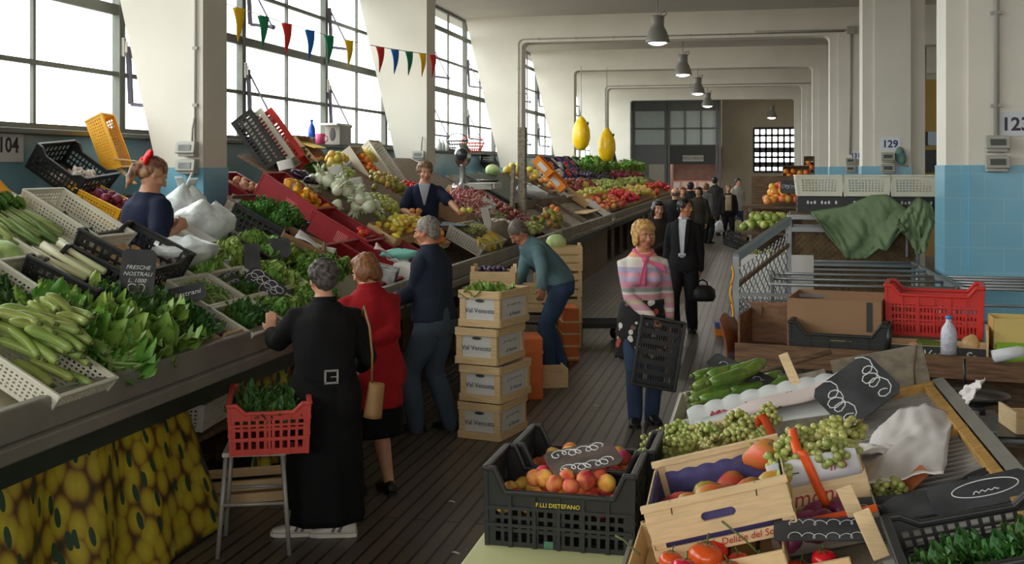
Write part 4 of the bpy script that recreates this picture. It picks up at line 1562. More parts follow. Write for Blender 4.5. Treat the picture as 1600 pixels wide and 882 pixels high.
# woman in red coat
pR = at_h(584, 772, 0)
fig = Figure('person in a red coat and black skirt with ginger bobbed hair, back turned', pR, (-0.75, 0.66), H=1.55, fat=1.12, look=(-28, -22), lean=0.16,
    hands=(at_z(560, 540, 7.1), at_z(540, 520, 7.5)), curl=(0.4, 0.4), feet=((0.09, -0.04), (-0.09, 0.06)))
fig.top(M_redcoat, hem=0.37, off=0.026, flare=0.14, name='coat', amp=0.011)
fig.skirt(M_blackskirt, hem=0.25, top=0.56, flare=0.06, off=0.016, folds=5, amp=0.02)
fig.hair('bob', H_ginger, 5).shoes(M_darkshoe)
# man in navy jumper, profile
pN = at_h(680, 674, 0)
fig = Figure('grey-haired person in a navy jumper and grey jeans, in profile before the crate stack', pN, (-0.97, 0.2), H=1.71, fat=1.06, look=(-6, -8), lean=0.10,
    hands=(at_z(617, 474, 8.75), at_z(622, 468, 9.1)), poles=((0.6, -1, -0.6), (-0.6, -1, -0.6)), curl=(0.5, 0.5), skin=SK_TAN, feet=((0.10, -0.10), (-0.09, 0.12)))
fig.top(M_navy, hem=0.52, off=0.022, name='jumper', amp=0.010, belly=0.03)
fig.trousers(M_jeans, off=0.024).hair('short', H_grey, 2).shoes(M_darkshoe).brows(H_grey)
q, a, s = fig.sp(0.54)
MB().bb((-0.055, -0.004, -0.05), (0.055, 0.004, 0.05)).build('pocket_paper', M_paper, fig.root).location = q + V((0.05, -0.125, -0.02))
lg = MB().box((0, 0, 0), (0.02, 0.004, 0.035), (0, 0.5, 0)).build('chest_logo', M_chalk, fig.root)
q, a, s = fig.sp(0.735)
lg.location = q + V((-0.075, 0.158, 0))
# bending man in teal shirt
pT = at_h(866, 578, 0)
fig = Figure('person in a teal shirt and jeans bending over wooden crates', pT, (-0.86, -0.5), H=1.72, fat=1.05, look=(0, -22), lean=0.80, side=0.0,
    hands=(at_z(806, 452, 11.2), at_z(848, 462, 10.9)), poles=((0.8, -0.6, 0.3), (-0.8, -0.6, 0.3)), curl=(0.6, 0.6), skin=SK_TAN,
    feet=((0.11, -0.12), (-0.11, 0.10)), shift=-0.05)
fig.top(M_teal, hem=0.53, off=0.022, name='shirt', amp=0.011)
fig.trousers(M_djeans, off=0.022).hair('short', H_dgrey, 4).shoes(M_darkshoe).brows(H_dgrey)
# blonde woman, striped jumper, apron
M_stripe = bpy.data.materials.new('striped_knit')
M_stripe.use_nodes = True
_nt = M_stripe.node_tree
_b = _nt.nodes['Principled BSDF']
_b.inputs['Roughness'].default_value = 0.85
_tc = _nt.nodes.new('ShaderNodeTexCoord')
_se = _nt.nodes.new('ShaderNodeSeparateXYZ')
_mr = _nt.nodes.new('ShaderNodeMapRange')
_mr.inputs[1].default_value = 0.78
_mr.inputs[2].default_value = 1.46
_rp = _nt.nodes.new('ShaderNodeValToRGB')
_rp.color_ramp.interpolation = 'CONSTANT'
_st_ = [(0.0, (206, 150, 160)), (0.05, (196, 190, 160)), (0.09, (150, 140, 120)), (0.14, (214, 150, 160)), (0.20, (226, 216, 200)), (0.25, (206, 150, 168)), (0.31, (196, 176, 150)),
  (0.36, (214, 152, 162)), (0.42, (222, 214, 206)), (0.45, (150, 156, 150)), (0.50, (214, 150, 166)), (0.58, (186, 172, 200)), (0.64, (224, 160, 170)), (0.68, (184, 172, 202)),
  (0.75, (226, 216, 206)), (0.83, (232, 222, 208)), (0.87, (232, 166, 116))]
while len(_rp.color_ramp.elements) < len(_st_):
 _rp.color_ramp.elements.new(0.5)
for e, (p_, c_) in zip(_rp.color_ramp.elements, _st_):
 e.position = p_
 e.color = lin(c_)
_nt.links.new(_tc.outputs['Object'], _se.inputs[0])
_nt.links.new(_se.outputs['Z'], _mr.inputs[0])
_nt.links.new(_mr.outputs[0], _rp.inputs[0])
_nt.links.new(_rp.outputs[0], _b.inputs['Base Color'])
def floral(name, base, cols, scale):
 m = bpy.data.materials.new(name)
 m.use_nodes = True
 nt = m.node_tree
 b = nt.nodes['Principled BSDF']
 b.inputs['Roughness'].default_value = 0.8
 tc = nt.nodes.new('ShaderNodeTexCoord')
 vo = nt.nodes.new('ShaderNodeTexVoronoi')
 vo.inputs['Scale'].default_value = scale
 nz = nt.nodes.new('ShaderNodeTexNoise')
 nz.inputs['Scale'].default_value = scale * 0.9
 nt.links.new(tc.outputs['Object'], vo.inputs['Vector'])
 nt.links.new(tc.outputs['Object'], nz.inputs['Vector'])
 sp = nt.nodes.new('ShaderNodeSeparateColor')
 nt.links.new(vo.outputs['Color'], sp.inputs[0])
 rp = nt.nodes.new('ShaderNodeValToRGB')
 rp.color_ramp.interpolation = 'CONSTANT'
 k = len(cols)
 while len(rp.color_ramp.elements) < k:
  rp.color_ramp.elements.new(0.5)
 for i, c in enumerate(cols):
  rp.color_ramp.elements[i].position = i / k
  rp.color_ramp.elements[i].color = lin(c)
 nt.links.new(sp.outputs[0], rp.inputs[0])
 lt = nt.nodes.new('ShaderNodeMath')
 lt.operation = 'LESS_THAN'
 lt.inputs[1].default_value = 0.43
 nt.links.new(vo.outputs['Distance'], lt.inputs[0])
 mx = nt.nodes.new('ShaderNodeMix')
 mx.data_type = 'RGBA'
 mx.inputs['A'].default_value = lin(base)
 nt.links.new(lt.outputs[0], mx.inputs['Factor'])
 nt.links.new(rp.outputs[0], mx.inputs['B'])
 nt.links.new(mx.outputs['Result'], b.inputs['Base Color'])
 return m
M_apron = floral('black_floral_cotton', (26, 22, 22), [(26, 22, 22), (226, 218, 210), (28, 24, 24), (190, 84, 60), (120, 96, 80), (30, 24, 24), (222, 214, 206)], 17)
M_pink = cloth('pink_scarf_silk', (228, 112, 146), 0.55)
pW = at_h(1003, 660, 0)
hw = at_z(1018, 496, 9.0)
fig = Figure('blonde person in a striped jumper, pink scarf and floral apron holding a crate', pW, (0.28, -0.96), H=1.66, fat=0.98, look=(-14, -2),
    hands=(hw, None), poles=((0.7, -0.3, -0.7), None), curl=(0.9, 0.35), skin=SK_TAN, feet=((0.07, 0.06), (-0.08, -0.02)), handdir=((0.35, -0.3, -0.75), None), lean=0.10)
fig.top(M_stripe, hem=0.56, off=0.013, name='striped_jumper', amp=0.006, collar=False, bust=0.02, vox=0.009)
fig.trousers(M_djeans, off=0.012).hair('fringe', H_blonde, 8).shoes(M_darkshoe).brows(H_brown)
fig.skirt(M_apron, hem=0.325, top=0.615, off=0.04, flare=0.13, name='apron', folds=6, amp=0.03)
sc = MB()
nk = fig.sp(0.848)[0]
sc.tube([nk + V((0.07 * cos(t), 0.066 * sin(t) + 0.01, 0.012 - 0.045 * max(0, sin(t)))) for t in [2 * pi * j / 24 for j in range(24)]], 0.021, 10, closed=True, cap=False)
kn = nk + V((0, 0.112, -0.055))
sc.ell(kn, (0.03, 0.024, 0.026), 12, 8)
for (dx, dz) in ((-0.16, -0.075), (0.04, -0.20)):
 sc.sheet(lambda u, v: kn + V((dx * u + 0.032 * (v - 0.5) * (0.5 + 1.6 * u) * (1 if abs(dx) < 0.1 else 0.3), 0.008 + 0.05 * u * 0.7 + 0.006 * sin(8 * v), dz * u + 0.032 * (v - 0.5) * (0.5 + 1.6 * u) * (0.2 if abs(dx) < 0.1 else 1))), 8, 4, thick=0.004)
sc.build('neck_scarf', M_pink, fig.root)
woman_blonde = fig
# the crate she carries, hanging from its short end, open side to the camera
cr0 = at_z(1027, 552, 8.84)
zax = V((0.22, -0.92, 0.12)).normalized()
xax = V((0.16, 0.10, 1.0))
xax = (xax - zax * xax.dot(zax)).normalized()
yax = zax.cross(xax)
Mc = Mx.Translation(cr0 - zax * 0.08) @ Mx((xax, yax, zax)).transposed().to_4x4()
plastic_crate('plastic_crate', 'empty black slatted crate carried upright by the blonde person', Mc, M_black, L=0.52, W=0.33, H=0.15, flare=0.005, dip=0.0,
    pl=(14, 2), ps=(8, 2), pb=(6, 16), hx=0.6, hy=0.7, rim=0.016)
# couple walking up the aisle
pM = at_h(1069, 520, 0)
hb_ = at_z(1094, 434, 14.2)
fig = Figure('person in a dark suit and open white shirt looking sideways, carrying a black bag', pM, (-0.12, -1), H=1.7, look=(-62, 0), fat=1.0,
    hands=(None, hb_), curl=(0.5, 0.8), feet=((0.10, 0.10), (-0.08, -0.12)), skin=SK_TAN, voxel=0.0095)
fig.top(M_suit, hem=0.46, off=0.02, flare=0.06, name='suit_jacket', collar=False, neck=0.845)
fig.trousers(M_suit, off=0.02).hair('short', H_black, 2).shoes(M_darkshoe).brows(H_black)
sh = MB()
def _shirt(u, v):
 t = 0.575 + (0.85 - 0.575) * v
 c, a, s = fig.sp(t)
 b = float(np.interp(t, _T, _B)) * 1.7 + 0.024
 w = 0.045 + 0.015 * v
 x = (u - 0.5) * 2
 return c + V((x * w, b * sqrt(max(0.0, 1 - (x * w / 0.2) ** 2)) + 0.004, 0))
sh.sheet(_shirt, 8, 14, thick=0.006)
for q in (-1, 1):
 c = fig.sp(0.848)[0]
 sh.sheet(lambda u, v, q=q: c + V((q * (0.012 + 0.055 * u), 0.088 - 0.05 * u, 0.03 - 0.055 * v * (1 - 0.4 * u))), 4, 4, thick=0.004)
sh.build('white_shirt', M_shirtw, fig.root)
for q in (-1, 1):
 def _lap(u, v, q=q):
  t = 0.60 + 0.25 * v
  c, a, s = fig.sp(t)
  b = float(np.interp(t, _T, _B)) * 1.7 + 0.03
  x = q * (0.022 + 0.030 * v + (0.030 + 0.028 * sin(pi * v ** 1.5)) * u)
  return c + V((x, b * sqrt(max(0.0, 1 - (x / 0.2) ** 2)) + 0.008, 0))
 MB().sheet(_lap, 5, 12, thick=0.006 * q).build('lapel', M_suit, fig.root)
c = fig.sp(0.575)[0]
MB().bb((-0.025, 0.142, -0.014), (0.025, 0.152, 0.018)).build('belt_buckle', M_buckle, fig.root).location = c
bg = thing('holdall', 'black soft bag held low by the person in the suit', 'bag', hb_ + V((0.03, -0.02, -0.30)), (0, 0, 0.2))
b = MB()
b.lathe([(0.02, 0), (0.115, 0.01), (0.135, 0.06), (0.125, 0.15), (0.08, 0.20), (0.02, 0.21)], 20, wob=lambda a, z: 1 + 0.25 * abs(cos(a)))
b.build('bag_body', mat('black_bag_nylon', (30, 29, 30), 0.6, bump=0.3, bscale=20), bg)
MB().tube([(-0.07, 0, 0.19), (-0.05, 0, 0.25), (0, 0, 0.275), (0.05, 0, 0.25), (0.07, 0, 0.19)], 0.009, 6).build('bag_handle', M_blackcloth, bg)
pD = at_z(1028, 262, 14.9)
fig = Figure('person with dark hair and dark clothes walking beside the suited person', (pD.x, pD.y), (0.05, -1), H=1.66, look=(-18, -4), hands=(None, at_z(1023, 394, 14.6)), skin=SK, voxel=0.0095,
    feet=((0.09, -0.10), (-0.09, 0.10)))
fig.top(cloth('dark_brown_jacket', (46, 40, 36)), hem=0.46, off=0.02, name='jacket').trousers(M_suit).hair('long', H_black, 3).shoes(M_darkshoe).brows(H_black)
# stallholder with the red ribbon, back turned
pV = at_z(222, 262, 7.75)
fig = Figure('person in a navy top with a red hair ribbon, reaching to the bagged greens', (pV.x, pV.y), (0.5, 0.86), H=1.68, fat=1.12, look=(18, -30), lean=0.12, z=0.5,
    hands=(at_z(280, 356, 7.72), at_z(262, 352, 8.0)), poles=((0.7, -0.6, -1), (-1, -0.5, -0.5)), curl=(0.8, 0.8), palm=((-0.6, 0.4, 0.2), None))
fig.top(M_navyt, hem=0.47, sleeve='short', off=0.022, name='tunic', amp=0.01, collar=False, neck=0.85).trousers(M_blackskirt).hair('ponytail', H_auburn, 3).shoes(M_darkshoe)
rb_ = MB()
for q, zz, s_ in ((-1, 0.05, 1.5), (1, 0.05, 1.5), (-0.4, 0.10, 1.45), (0.5, 0.10, 1.4)):
 b0 = len(rb_.v)
 rb_.ell((q * 0.045, -0.108, zz), (0.045 * s_, 0.022, 0.034), 10, 8, rot=(0.3 * q, 0.5 * q, 0))
 rb_.v[b0:] = [tuple(fig.M4 @ V(p)) for p in rb_.v[b0:]]
b0 = len(rb_.v)
rb_.ell((0, -0.118, 0.052), (0.02, 0.02, 0.02), 10, 8)
rb_.v[b0:] = [tuple(fig.M4 @ V(p)) for p in rb_.v[b0:]]
blob_remesh(rb_, 0.006, 'hair_ribbon', cloth('red_ribbon_cloth', (204, 26, 28), 0.6), fig.root, 1, 0.008, 30)
# stallholder with fruit in both hands, facing the aisle
pF = at_z(664, 262, 13.2)
hL, hR = at_z(650, 333, 12.75), at_z(728, 332, 12.7)
fig = Figure('person in a navy tunic behind the fruit, holding peaches in both hands', (pF.x, pF.y), (0.25, -0.97), H=1.66, fat=1.02, look=(-12, -10), z=0.5, skin=SK,
    hands=(hL + V((-0.05, 0.06, -0.03)), hR + V((-0.07, 0.05, -0.02))), poles=((1, -0.7, -0.3), (-1, -0.7, -0.3)), curl=(0.7, 0.6), palm=((0, 0.2, 1), (0, 0.2, 1)))
fig.top(M_navyt, hem=0.47, sleeve='short', off=0.022, name='tunic', amp=0.01, collar=False, neck=0.85).trousers(M_blackskirt).hair('curly', H_brown, 6).shoes(M_darkshoe).brows(H_brown)
tee = MB()
def _tee(u, v):
 t = 0.70 + (0.85 - 0.70) * v
 c, a, s = fig.sp(t)
 b = float(np.interp(t, _T, _B)) * 1.66 + 0.032
 w = 0.008 + 0.062 * v
 x = (u - 0.5) * 2
 return c + V((x * w, b * sqrt(max(0.0, 1 - (x * w / 0.19) ** 2)) + 0.004, 0))
tee.sheet(_tee, 8, 10, thick=0.006)
tee.build('grey_tee', cloth('grey_marl_cotton', (168, 170, 178)), fig.root)
for i, (p, dx) in enumerate(((hL, -0.035), (hL, 0.04), (hR, -0.03), (hR, 0.045))):
 k = 'peach' if i < 2 else 'yellow_apple'
 put(k, k, TR(p + V((dx, -0.02 + 0.01 * i, 0.025)), (0.3 * i, 0.2, i)), ['red peach held in the left-of-picture hand of the fruit seller, outer one', 'red peach held against the fruit seller\'s chest',
  'yellow fruit held out by the fruit seller, nearer the wrist', 'yellow fruit held out by the fruit seller at the fingertips'][i], 'fruit')

# far woman with shopping bags and the crowd before the fish shop
pG = at_h(1138, 378, 0)
fig = Figure('person in a dark cardigan and beige top walking with a carrier bag in each hand', pG, (0.05, -1), H=1.6, fat=1.1, voxel=0.014, detail=False, feet=((0.09, -0.06), (-0.09, 0.06)))
fig.top(M_suit, hem=0.46, off=0.03, name='cardigan', vox=0.014).trousers(M_suit).hair('short', H_brown, 2, 0.012).shoes(M_darkshoe)
MB().sheet(lambda u, v: fig.sp(0.55 + 0.28 * v)[0] + V(((u - 0.5) * 0.17, 0.155 - 0.03 * v + 0.02 * sin(pi * u), 0)), 6, 8, thick=0.01).build('beige_top', cloth('beige_knit', (186, 166, 136)), fig.root)
def carrier(label, p, m, s=1.0, rz=0.0, name='carrier_bag'):
 t = thing(name, label, 'bag', p, (0, 0, rz))
 b = MB()
 b.lathe([(0.02, 0), (0.12 * s, 0.01), (0.145 * s, 0.10 * s), (0.13 * s, 0.24 * s), (0.07 * s, 0.33 * s), (0.02, 0.35 * s)], 18, wob=lambda a, z: 1 + 0.22 * cos(2 * a) + 0.06 * sin(5 * a + 20 * z))
 b.build('bag_body', m, t)
 MB().tube([(-0.03, 0, 0.33 * s), (-0.02, 0, 0.40 * s), (0.02, 0, 0.40 * s), (0.03, 0, 0.33 * s)], 0.007, 6).build('bag_handle', m, t)
 return t
M_bagw = mat('white_bag_plastic', (226, 228, 230), 0.35, bump=0.6, bscale=14, spec=0.4)
M_bagg = mat('greenish_bag_plastic', (176, 178, 120), 0.35, rgb2=(206, 200, 150), scale=8, bump=0.5, bscale=14)
hwL, hwR = fig.w(fig.wr[0]), fig.w(fig.wr[1])
carrier('white carrier bag hanging from the far walking person\'s hand', hwL + V((0, 0, -0.52)), M_bagw, 1.0)
carrier('greenish carrier bag full of shopping in the far walking person\'s other hand', hwR + V((0.04, 0, -0.52)), M_bagg, 1.05)
def bystander(px, depth, face, H, coat, hairs, label, hem=0.42, leg=None, ytop=None):
 p = at_z(px, 262, depth)
 f = Figure(label, (p.x, p.y), face, H=H, voxel=0.016, detail=False, fat=1.08)
 f.top(coat, hem=hem, off=0.03, flare=0.08, name='coat', vox=0.016).trousers(leg or M_suit, vox=0.016).hair(hairs[0], hairs[1], 2, 0.013).shoes(M_darkshoe)
 return f
C_olive, C_char, C_greyc, C_brown = cloth('dark_olive_cloth', (58, 54, 44)), cloth('charcoal_cloth', (44, 44, 46)), cloth('grey_coat_cloth', (92, 92, 92)), cloth('brown_coat_cloth', (84, 66, 52))
bystander(1055, 21.0, (-0.2, 1), 1.72, M_suit, ('bald', H_dgrey), 'balding person in a black jacket seen from behind, standing beyond the couple')
bystander(1066, 25.5, (0.3, -1), 1.66, C_brown, ('bob', H_ginger), 'person with reddish hair facing out of the crowd behind the balding person')
bystander(1079, 28.0, (0.1, 1), 1.74, C_char, ('short', H_black), 'tall dark-haired person in charcoal, back turned, amid the far crowd')
bystander(1092, 26.5, (-0.4, -0.9), 1.64, C_olive, ('bob', H_black), 'person with dark bobbed hair in an olive coat in the middle of the far crowd')
bystander(1104, 31.0, (0.6, 0.8), 1.66, C_greyc, ('short', H_ginger), 'person with orange-red hair in a grey coat in the far crowd')
bystander(1117, 34.5, (0.2, 1), 1.80, cloth('dark_grey_long_coat', (66, 64, 62)), ('short', H_black), 'tall person in a long dark grey coat at the edge of the far crowd', hem=0.30)
bystander(1153, 35.0, (0.6, -0.8), 1.76, cloth('pale_shirt_cloth', (186, 180, 170)), ('short', H_black), 'person in a pale shirt with a dark strap behind the walking shopper', leg=M_djeans)
# ---------------------------------------------------------------- the sloping stalls on the left
SA = math.atan(0.55)
SX, SZ = -3.15, 1.05
def S(Y, d, lift=0.0):
 """a point on the sloping stall top: Y along the aisle, d up the slope from its front edge, lift off the boards"""
 return V((SX - d * cos(SA) + lift * sin(SA), Y, SZ + d * sin(SA) + lift * cos(SA)))
def SM(Y, d, lift=0.0, yaw=0.0, tilt=0.0, roll=0.0):
 return Mx.Translation(S(Y, d, lift)) @ Mx.Rotation(SA + tilt, 4, 'Y') @ Mx.Rotation(roll, 4, 'X') @ Mx.Rotation(yaw, 4, 'Z')
M_lip = mat('dull_aluminium_edge', (142, 138, 128), 0.5, metal=0.25, var=0.15, scale=3)
M_fascia = mat('dark_green_painted_board', (50, 60, 50), 0.5, var=0.15, scale=3)
M_deckw = mat('pale_stained_deck', (176, 168, 140), 0.65, var=0.15, scale=2)
def stall(label, y0, y1, deck, d1=1.95, planks=False, lip=None, upper=None, drop=0.0):
 t = thing('market_stall', label, 'stall', (0, 0, 0))
 b = MB()
 c = (S(y0, -0.2, -0.025 - drop) + S(y1, d1, -0.025 - drop)) / 2
 b.box(c, (d1 + 0.2, y1 - y0, 0.03), Mx.Rotation(SA, 3, 'Y'))
 b.build('deck', deck, t)
 if upper:
  for d2, ya, yb in upper:
   u = MB()
   u.box((S(ya, d1, -0.025) + S(yb, d2, -0.025)) / 2, (d2 - d1, yb - ya, 0.03), Mx.Rotation(SA, 3, 'Y'))
   u.build('upper_deck', deck, t)
 l = MB()
 l.bb((-3.03, y0, 0.97), (-2.97, y1, 1.115))
 l.bb((-3.06, y0, 0.90), (-2.93, y1, 0.97))
 l.build('front_lip', lip or M_lip, t, bevel=0.01)
 f = MB()
 f.bb((-3.12, y0, 0.76), (-3.06, y1, 0.90))
 f.build('fascia_board', M_fascia, t)
 n = max(2, int((y1 - y0) / 1.6) + 1)
 for k in range(n):
  y = y0 + 0.05 + (y1 - y0 - 0.1) * k / (n - 1)
  MB().box((-3.2, y, 0.45), (0.07, 0.07, 0.9)).build('leg', M_woodd, t)
  q = S(y, d1 - 0.08, -0.04)
  MB().box((q.x, y, q.z / 2), (0.07, 0.07, q.z)).build('leg', M_woodd, t)
 if planks:
  for k in range(int((y1 - y0) / 0.2)):
   MB().bb((-3.09, y0 + k * 0.2 + 0.02, 0.03), (-3.065, y0 + k * 0.2 + 0.175, 0.78)).build('front_plank', M_woodd, t)
 else:
  q = S(y0, d1, -0.05)
  MB().bb((q.x - 0.03, y0, 0.0), (q.x, y1, q.z)).build('back_board', M_woodd, t)
 return t
stall('long sloping vegetable stall at the lower left with a metal-edged front', 2.4, 9.15, M_deckw, d1=0.75, upper=[(1.95, 2.4, 6.52), (1.22, 7.4, 9.15)])
stall('sloping fruit stall with red crates behind the shoppers', 9.2, 17.0, M_woodd, d1=0.6, upper=[(2.5, 10.95, 17.0)], drop=0.16)
stall('weathered wooden stall with vertical plank front and an empty tray', 17.35, 23.6, M_woodg, planks=True, lip=M_woodg)
stall('far sloping fruit stall stacked up to the last columns', 23.9, 46.5, M_woodd, planks=False, lip=M_woodg)
# raised duckboards the stallholders stand on
for y0, y1, x0, x1, lb in ((6.55, 7.35, -5.3, -3.84, 'raised plank platform behind the vegetable stall'), (12.3, 13.4, -4.6, -3.3, 'raised plank platform inside the fruit stall')):
 t = thing('platform', lb, 'platform', (0, 0, 0))
 for k in range(int((x1 - x0) / 0.16)):
  MB().bb((x0 + k * 0.16, y0, 0.46), (x0 + k * 0.16 + 0.14, y1, 0.5)).build('plank', M_woodd, t)
 for x in (x0 + 0.1, x1 - 0.1):
  MB().bb((x - 0.05, y0, 0), (x + 0.05, y1, 0.46)).build('bearer', M_woodd, t)

# lemon-print oilcloth curtains under the stall
def lemon_mat():
 m = bpy.data.materials.new('lemon_print_oilcloth')
 m.use_nodes = True
 nt = m.node_tree
 b = nt.nodes['Principled BSDF']
 b.inputs['Roughness'].default_value = 0.35
 uv = nt.nodes.new('ShaderNodeUVMap')
 def vor(scale, sx, rot, rnd_=1.0):
  mp = nt.nodes.new('ShaderNodeMapping')
  mp.inputs['Scale'].default_value = (sx, 1, 1)
  mp.inputs['Rotation'].default_value = (0, 0, rot)
  v = nt.nodes.new('ShaderNodeTexVoronoi')
  v.voronoi_dimensions = '2D'
  v.inputs['Scale'].default_value = scale
  v.inputs['Randomness'].default_value = rnd_
  nt.links.new(uv.outputs[0], mp.inputs[0])
  nt.links.new(mp.outputs[0], v.inputs['Vector'])
  return v
 v = vor(8.2, 1.15, 0.2, 0.75)
 rp = nt.nodes.new('ShaderNodeValToRGB')
 e = rp.color_ramp.elements
 e[0].position, e[0].color = 0.0, lin((204, 190, 56))
 e[1].position, e[1].color = 0.42, lin((182, 160, 40))
 for p, c in ((0.56, (146, 116, 36)), (0.66, (104, 70, 26)), (0.80, (48, 52, 22))):
  q = e.new(p)
  q.color = lin(c)
 nt.links.new(v.outputs['Distance'], rp.inputs[0])
 v2 = vor(6.5, 2.1, 0.9)
 lt = nt.nodes.new('ShaderNodeMath')
 lt.operation = 'LESS_THAN'
 lt.inputs[1].default_value = 0.30
 nt.links.new(v2.outputs['Distance'], lt.inputs[0])
 sp = nt.nodes.new('ShaderNodeSeparateColor')
 nt.links.new(v2.outputs['Color'], sp.inputs[0])
 g = nt.nodes.new('ShaderNodeMath')
 g.operation = 'GREATER_THAN'
 g.inputs[1].default_value = 0.62
 nt.links.new(sp.outputs[0], g.inputs[0])
 an = nt.nodes.new('ShaderNodeMath')
 an.operation = 'MULTIPLY'
 nt.links.new(lt.outputs[0], an.inputs[0])
 nt.links.new(g.outputs[0], an.inputs[1])
 mx = nt.nodes.new('ShaderNodeMix')
 mx.data_type = 'RGBA'
 mx.inputs['B'].default_value = lin((44, 74, 50))
 nt.links.new(an.outputs[0], mx.inputs['Factor'])
 nt.links.new(rp.outputs[0], mx.inputs['A'])
 nt.links.new(mx.outputs['Result'], b.inputs['Base Color'])
 return m
M_lemonp = lemon_mat()
def curtain(label, x, y0, y1, ztop, zbot, flare, folds, seed=0, amp=0.05, skew=0.0):
 n, k = 90, 24
 r = random.Random(seed)
 ph = [r.uniform(0, 6) for _ in range(4)]
 vs, uvs, fs = [], [], []
 for i in range(n + 1):
  u = i / n
  for j in range(k + 1):
   v = j / k
   a = amp * (0.35 + 0.65 * v)
   off = a * (sin(folds * 2 * pi * u + ph[0] + 1.2 * sin(2.3 * v + ph[1])) + 0.5 * sin(folds * 4.7 * u + ph[2] + v)) * min(1, (1.08 - u) * 3)
   y = y0 + (y1 - y0) * u + skew * v * (u ** 4)
   vs.append((x + off + flare * v, y + 0.3 * a * cos(folds * 2 * pi * u + ph[3]), ztop + (zbot - ztop) * v))
   uvs.append((u * (y1 - y0) * 1.25, v * (ztop - zbot)))
 for i in range(n):
  for j in range(k):
   a = i * (k + 1) + j
   fs.append((a, a + 1, a + k + 2, a + k + 1))
 me = bpy.data.meshes.new('lemon_curtain')
 me.from_pydata(vs, [], fs)
 me.materials.append(M_lemonp)
 l = me.uv_layers.new(name='UVMap')
 for p in me.polygons:
  p.use_smooth = True
  for li in p.loop_indices:
   l.data[li].uv = uvs[me.loops[li].vertex_index]
 o = link('lemon_curtain', me)
 s = o.modifiers.new('t', 'SOLIDIFY')
 s.thickness = 0.004
 tag(o, label, 'curtain')
curtain('lemon-printed oilcloth hanging under the near vegetable stall at the lower left', -3.13, 3.1, 5.75, 0.80, 0.02, 0.10, 5, 1, 0.045, 0.28)
curtain('smaller lemon-printed oilcloth hanging in shade behind the red crate and stool', -3.22, 6.85, 7.9, 0.88, 0.06, 0.0, 4, 5, 0.03)

# --- crates and greens of the vegetable stall
WC = dict(flare=0.022, pl=(20, 5), ps=(13, 5), pb=(14, 9))
def wcrate(label, Y, d, lift=0.0, yaw=0.0, L=0.6, W=0.4, H=0.15, tilt=0.0, m=None, **k):
 kk = dict(WC)
 kk.update(k)
 return plastic_crate('plastic_crate', label, SM(Y, d, lift, yaw, tilt), m or M_white, L=L, W=W, H=H, **kk)
BC = dict(flare=0.012, dip=0.05, pl=(12, 3), ps=(8, 3), pb=(12, 8), hx=0.66, hy=0.66, rim=0.018, dipw=0.22)
wcrate('white perforated crate heaped with pale zucchini at the stall\'s near front', 4.52, 0.16, 0.03, H=0.13)
pile('zucchini', 'zucchini', SM(4.55, 0.18, 0.03), 30, (-0.22, 0.22, -0.14, 0.16), 'pale green zucchini heaped in the white crate at the stall\'s near front', 'vegetable', 'zucchini in the near white crate', step=0.085, lift=0.06, heap=0.06, flat=True, layers=3, seed=1, yaw=0.25, tilt=0.25)
pile('zucchini_b', 'zucchini', SM(4.86, 0.22, 0.03), 12, (-0.22, 0.16, -0.10, 0.06), 'pale zucchini spilling out beside the white crate towards the lettuce', 'vegetable', 'zucchini spilling from the crate', step=0.10, lift=0.08, heap=0.08, flat=True, layers=2, seed=4, yaw=-0.1, tilt=0.35)
put('zucchini_b', 'zucchini', SM(4.9, -0.07, 0.05, 1.4), 'long curved pale zucchini lying along the front edge below the chard', 'vegetable')
gb = thing('green_bowl', 'dark green plastic bowl with coiled zucchini at the left edge', 'bowl', SM(4.42, 0.47, 0.10, 0, -SA * 0.6))
MB().lathe([(0.02, 0.0), (0.10, 0.0), (0.15, 0.05), (0.165, 0.09), (0.155, 0.09), (0.14, 0.05), (0.09, 0.015), (0.02, 0.015)], 28).build('bowl_body', mat('green_bowl_plastic', (78, 104, 64), 0.35), gb)
for k in range(6):
 put('zucchini_b', 'zucchini', SM(4.42, 0.47, 0.16, 0, -SA * 0.6) @ TR((0.05 * cos(k), 0.05 * sin(k), 0.012 * k), (0.1, 0.1, k * 1.05)), 'short zucchini curled in the dark green bowl', 'vegetable', 'zucchini in the green bowl')
def greens(kind, name, Y0, Y1, d0, d1, n, label, group, lift=0.03, s=(0.9, 1.15), cat='vegetable', seed=0, heap=0.06, tilt=0.35):
 r = random.Random(seed + n + len(label))
 nx = max(1, int(round(sqrt(n * (d1 - d0) / max(0.05, Y1 - Y0)))))
 ny = max(1, int(math.ceil(n / nx)))
 k = 0
 for i in range(nx):
  for j in range(ny):
   if k >= n:
    return
   k += 1
   Y = Y0 + (Y1 - Y0) * (j + 0.5 + r.uniform(-0.25, 0.25)) / ny
   d = d0 + (d1 - d0) * (i + 0.5 + r.uniform(-0.25, 0.25)) / nx
   put(kind, name, SM(Y, d, lift + heap * r.random()) @ TR((0, 0, 0), (r.uniform(-tilt, tilt), r.uniform(-tilt, tilt), r.uniform(0, 6.28)), r.uniform(*s)), label, cat, group)
greens('chard', 'chard_bunch', 4.92, 5.62, -0.02, 0.42, 10, 'bunch of bright green chard leaves piled at the stall front beside the zucchini', 'chard at the stall front', seed=3, heap=0.08)
greens('chicory', 'chicory_head', 4.95, 5.55, 0.36, 0.55, 4, 'long pale green chicory head behind the zucchini heap', 'chicory behind the zucchini', seed=8)
greens('kale', 'leafy_green_bunch', 5.5, 6.02, 0.0, 0.50, 22, 'dark leafy green bunch in the heap before the wooden aubergine crate', 'dark greens at the stall front', seed=5, heap=0.10, s=(0.8, 1.05))
wcrate('white perforated crate packed with dark spinach at the left edge', 4.92, 0.80, 0.0)
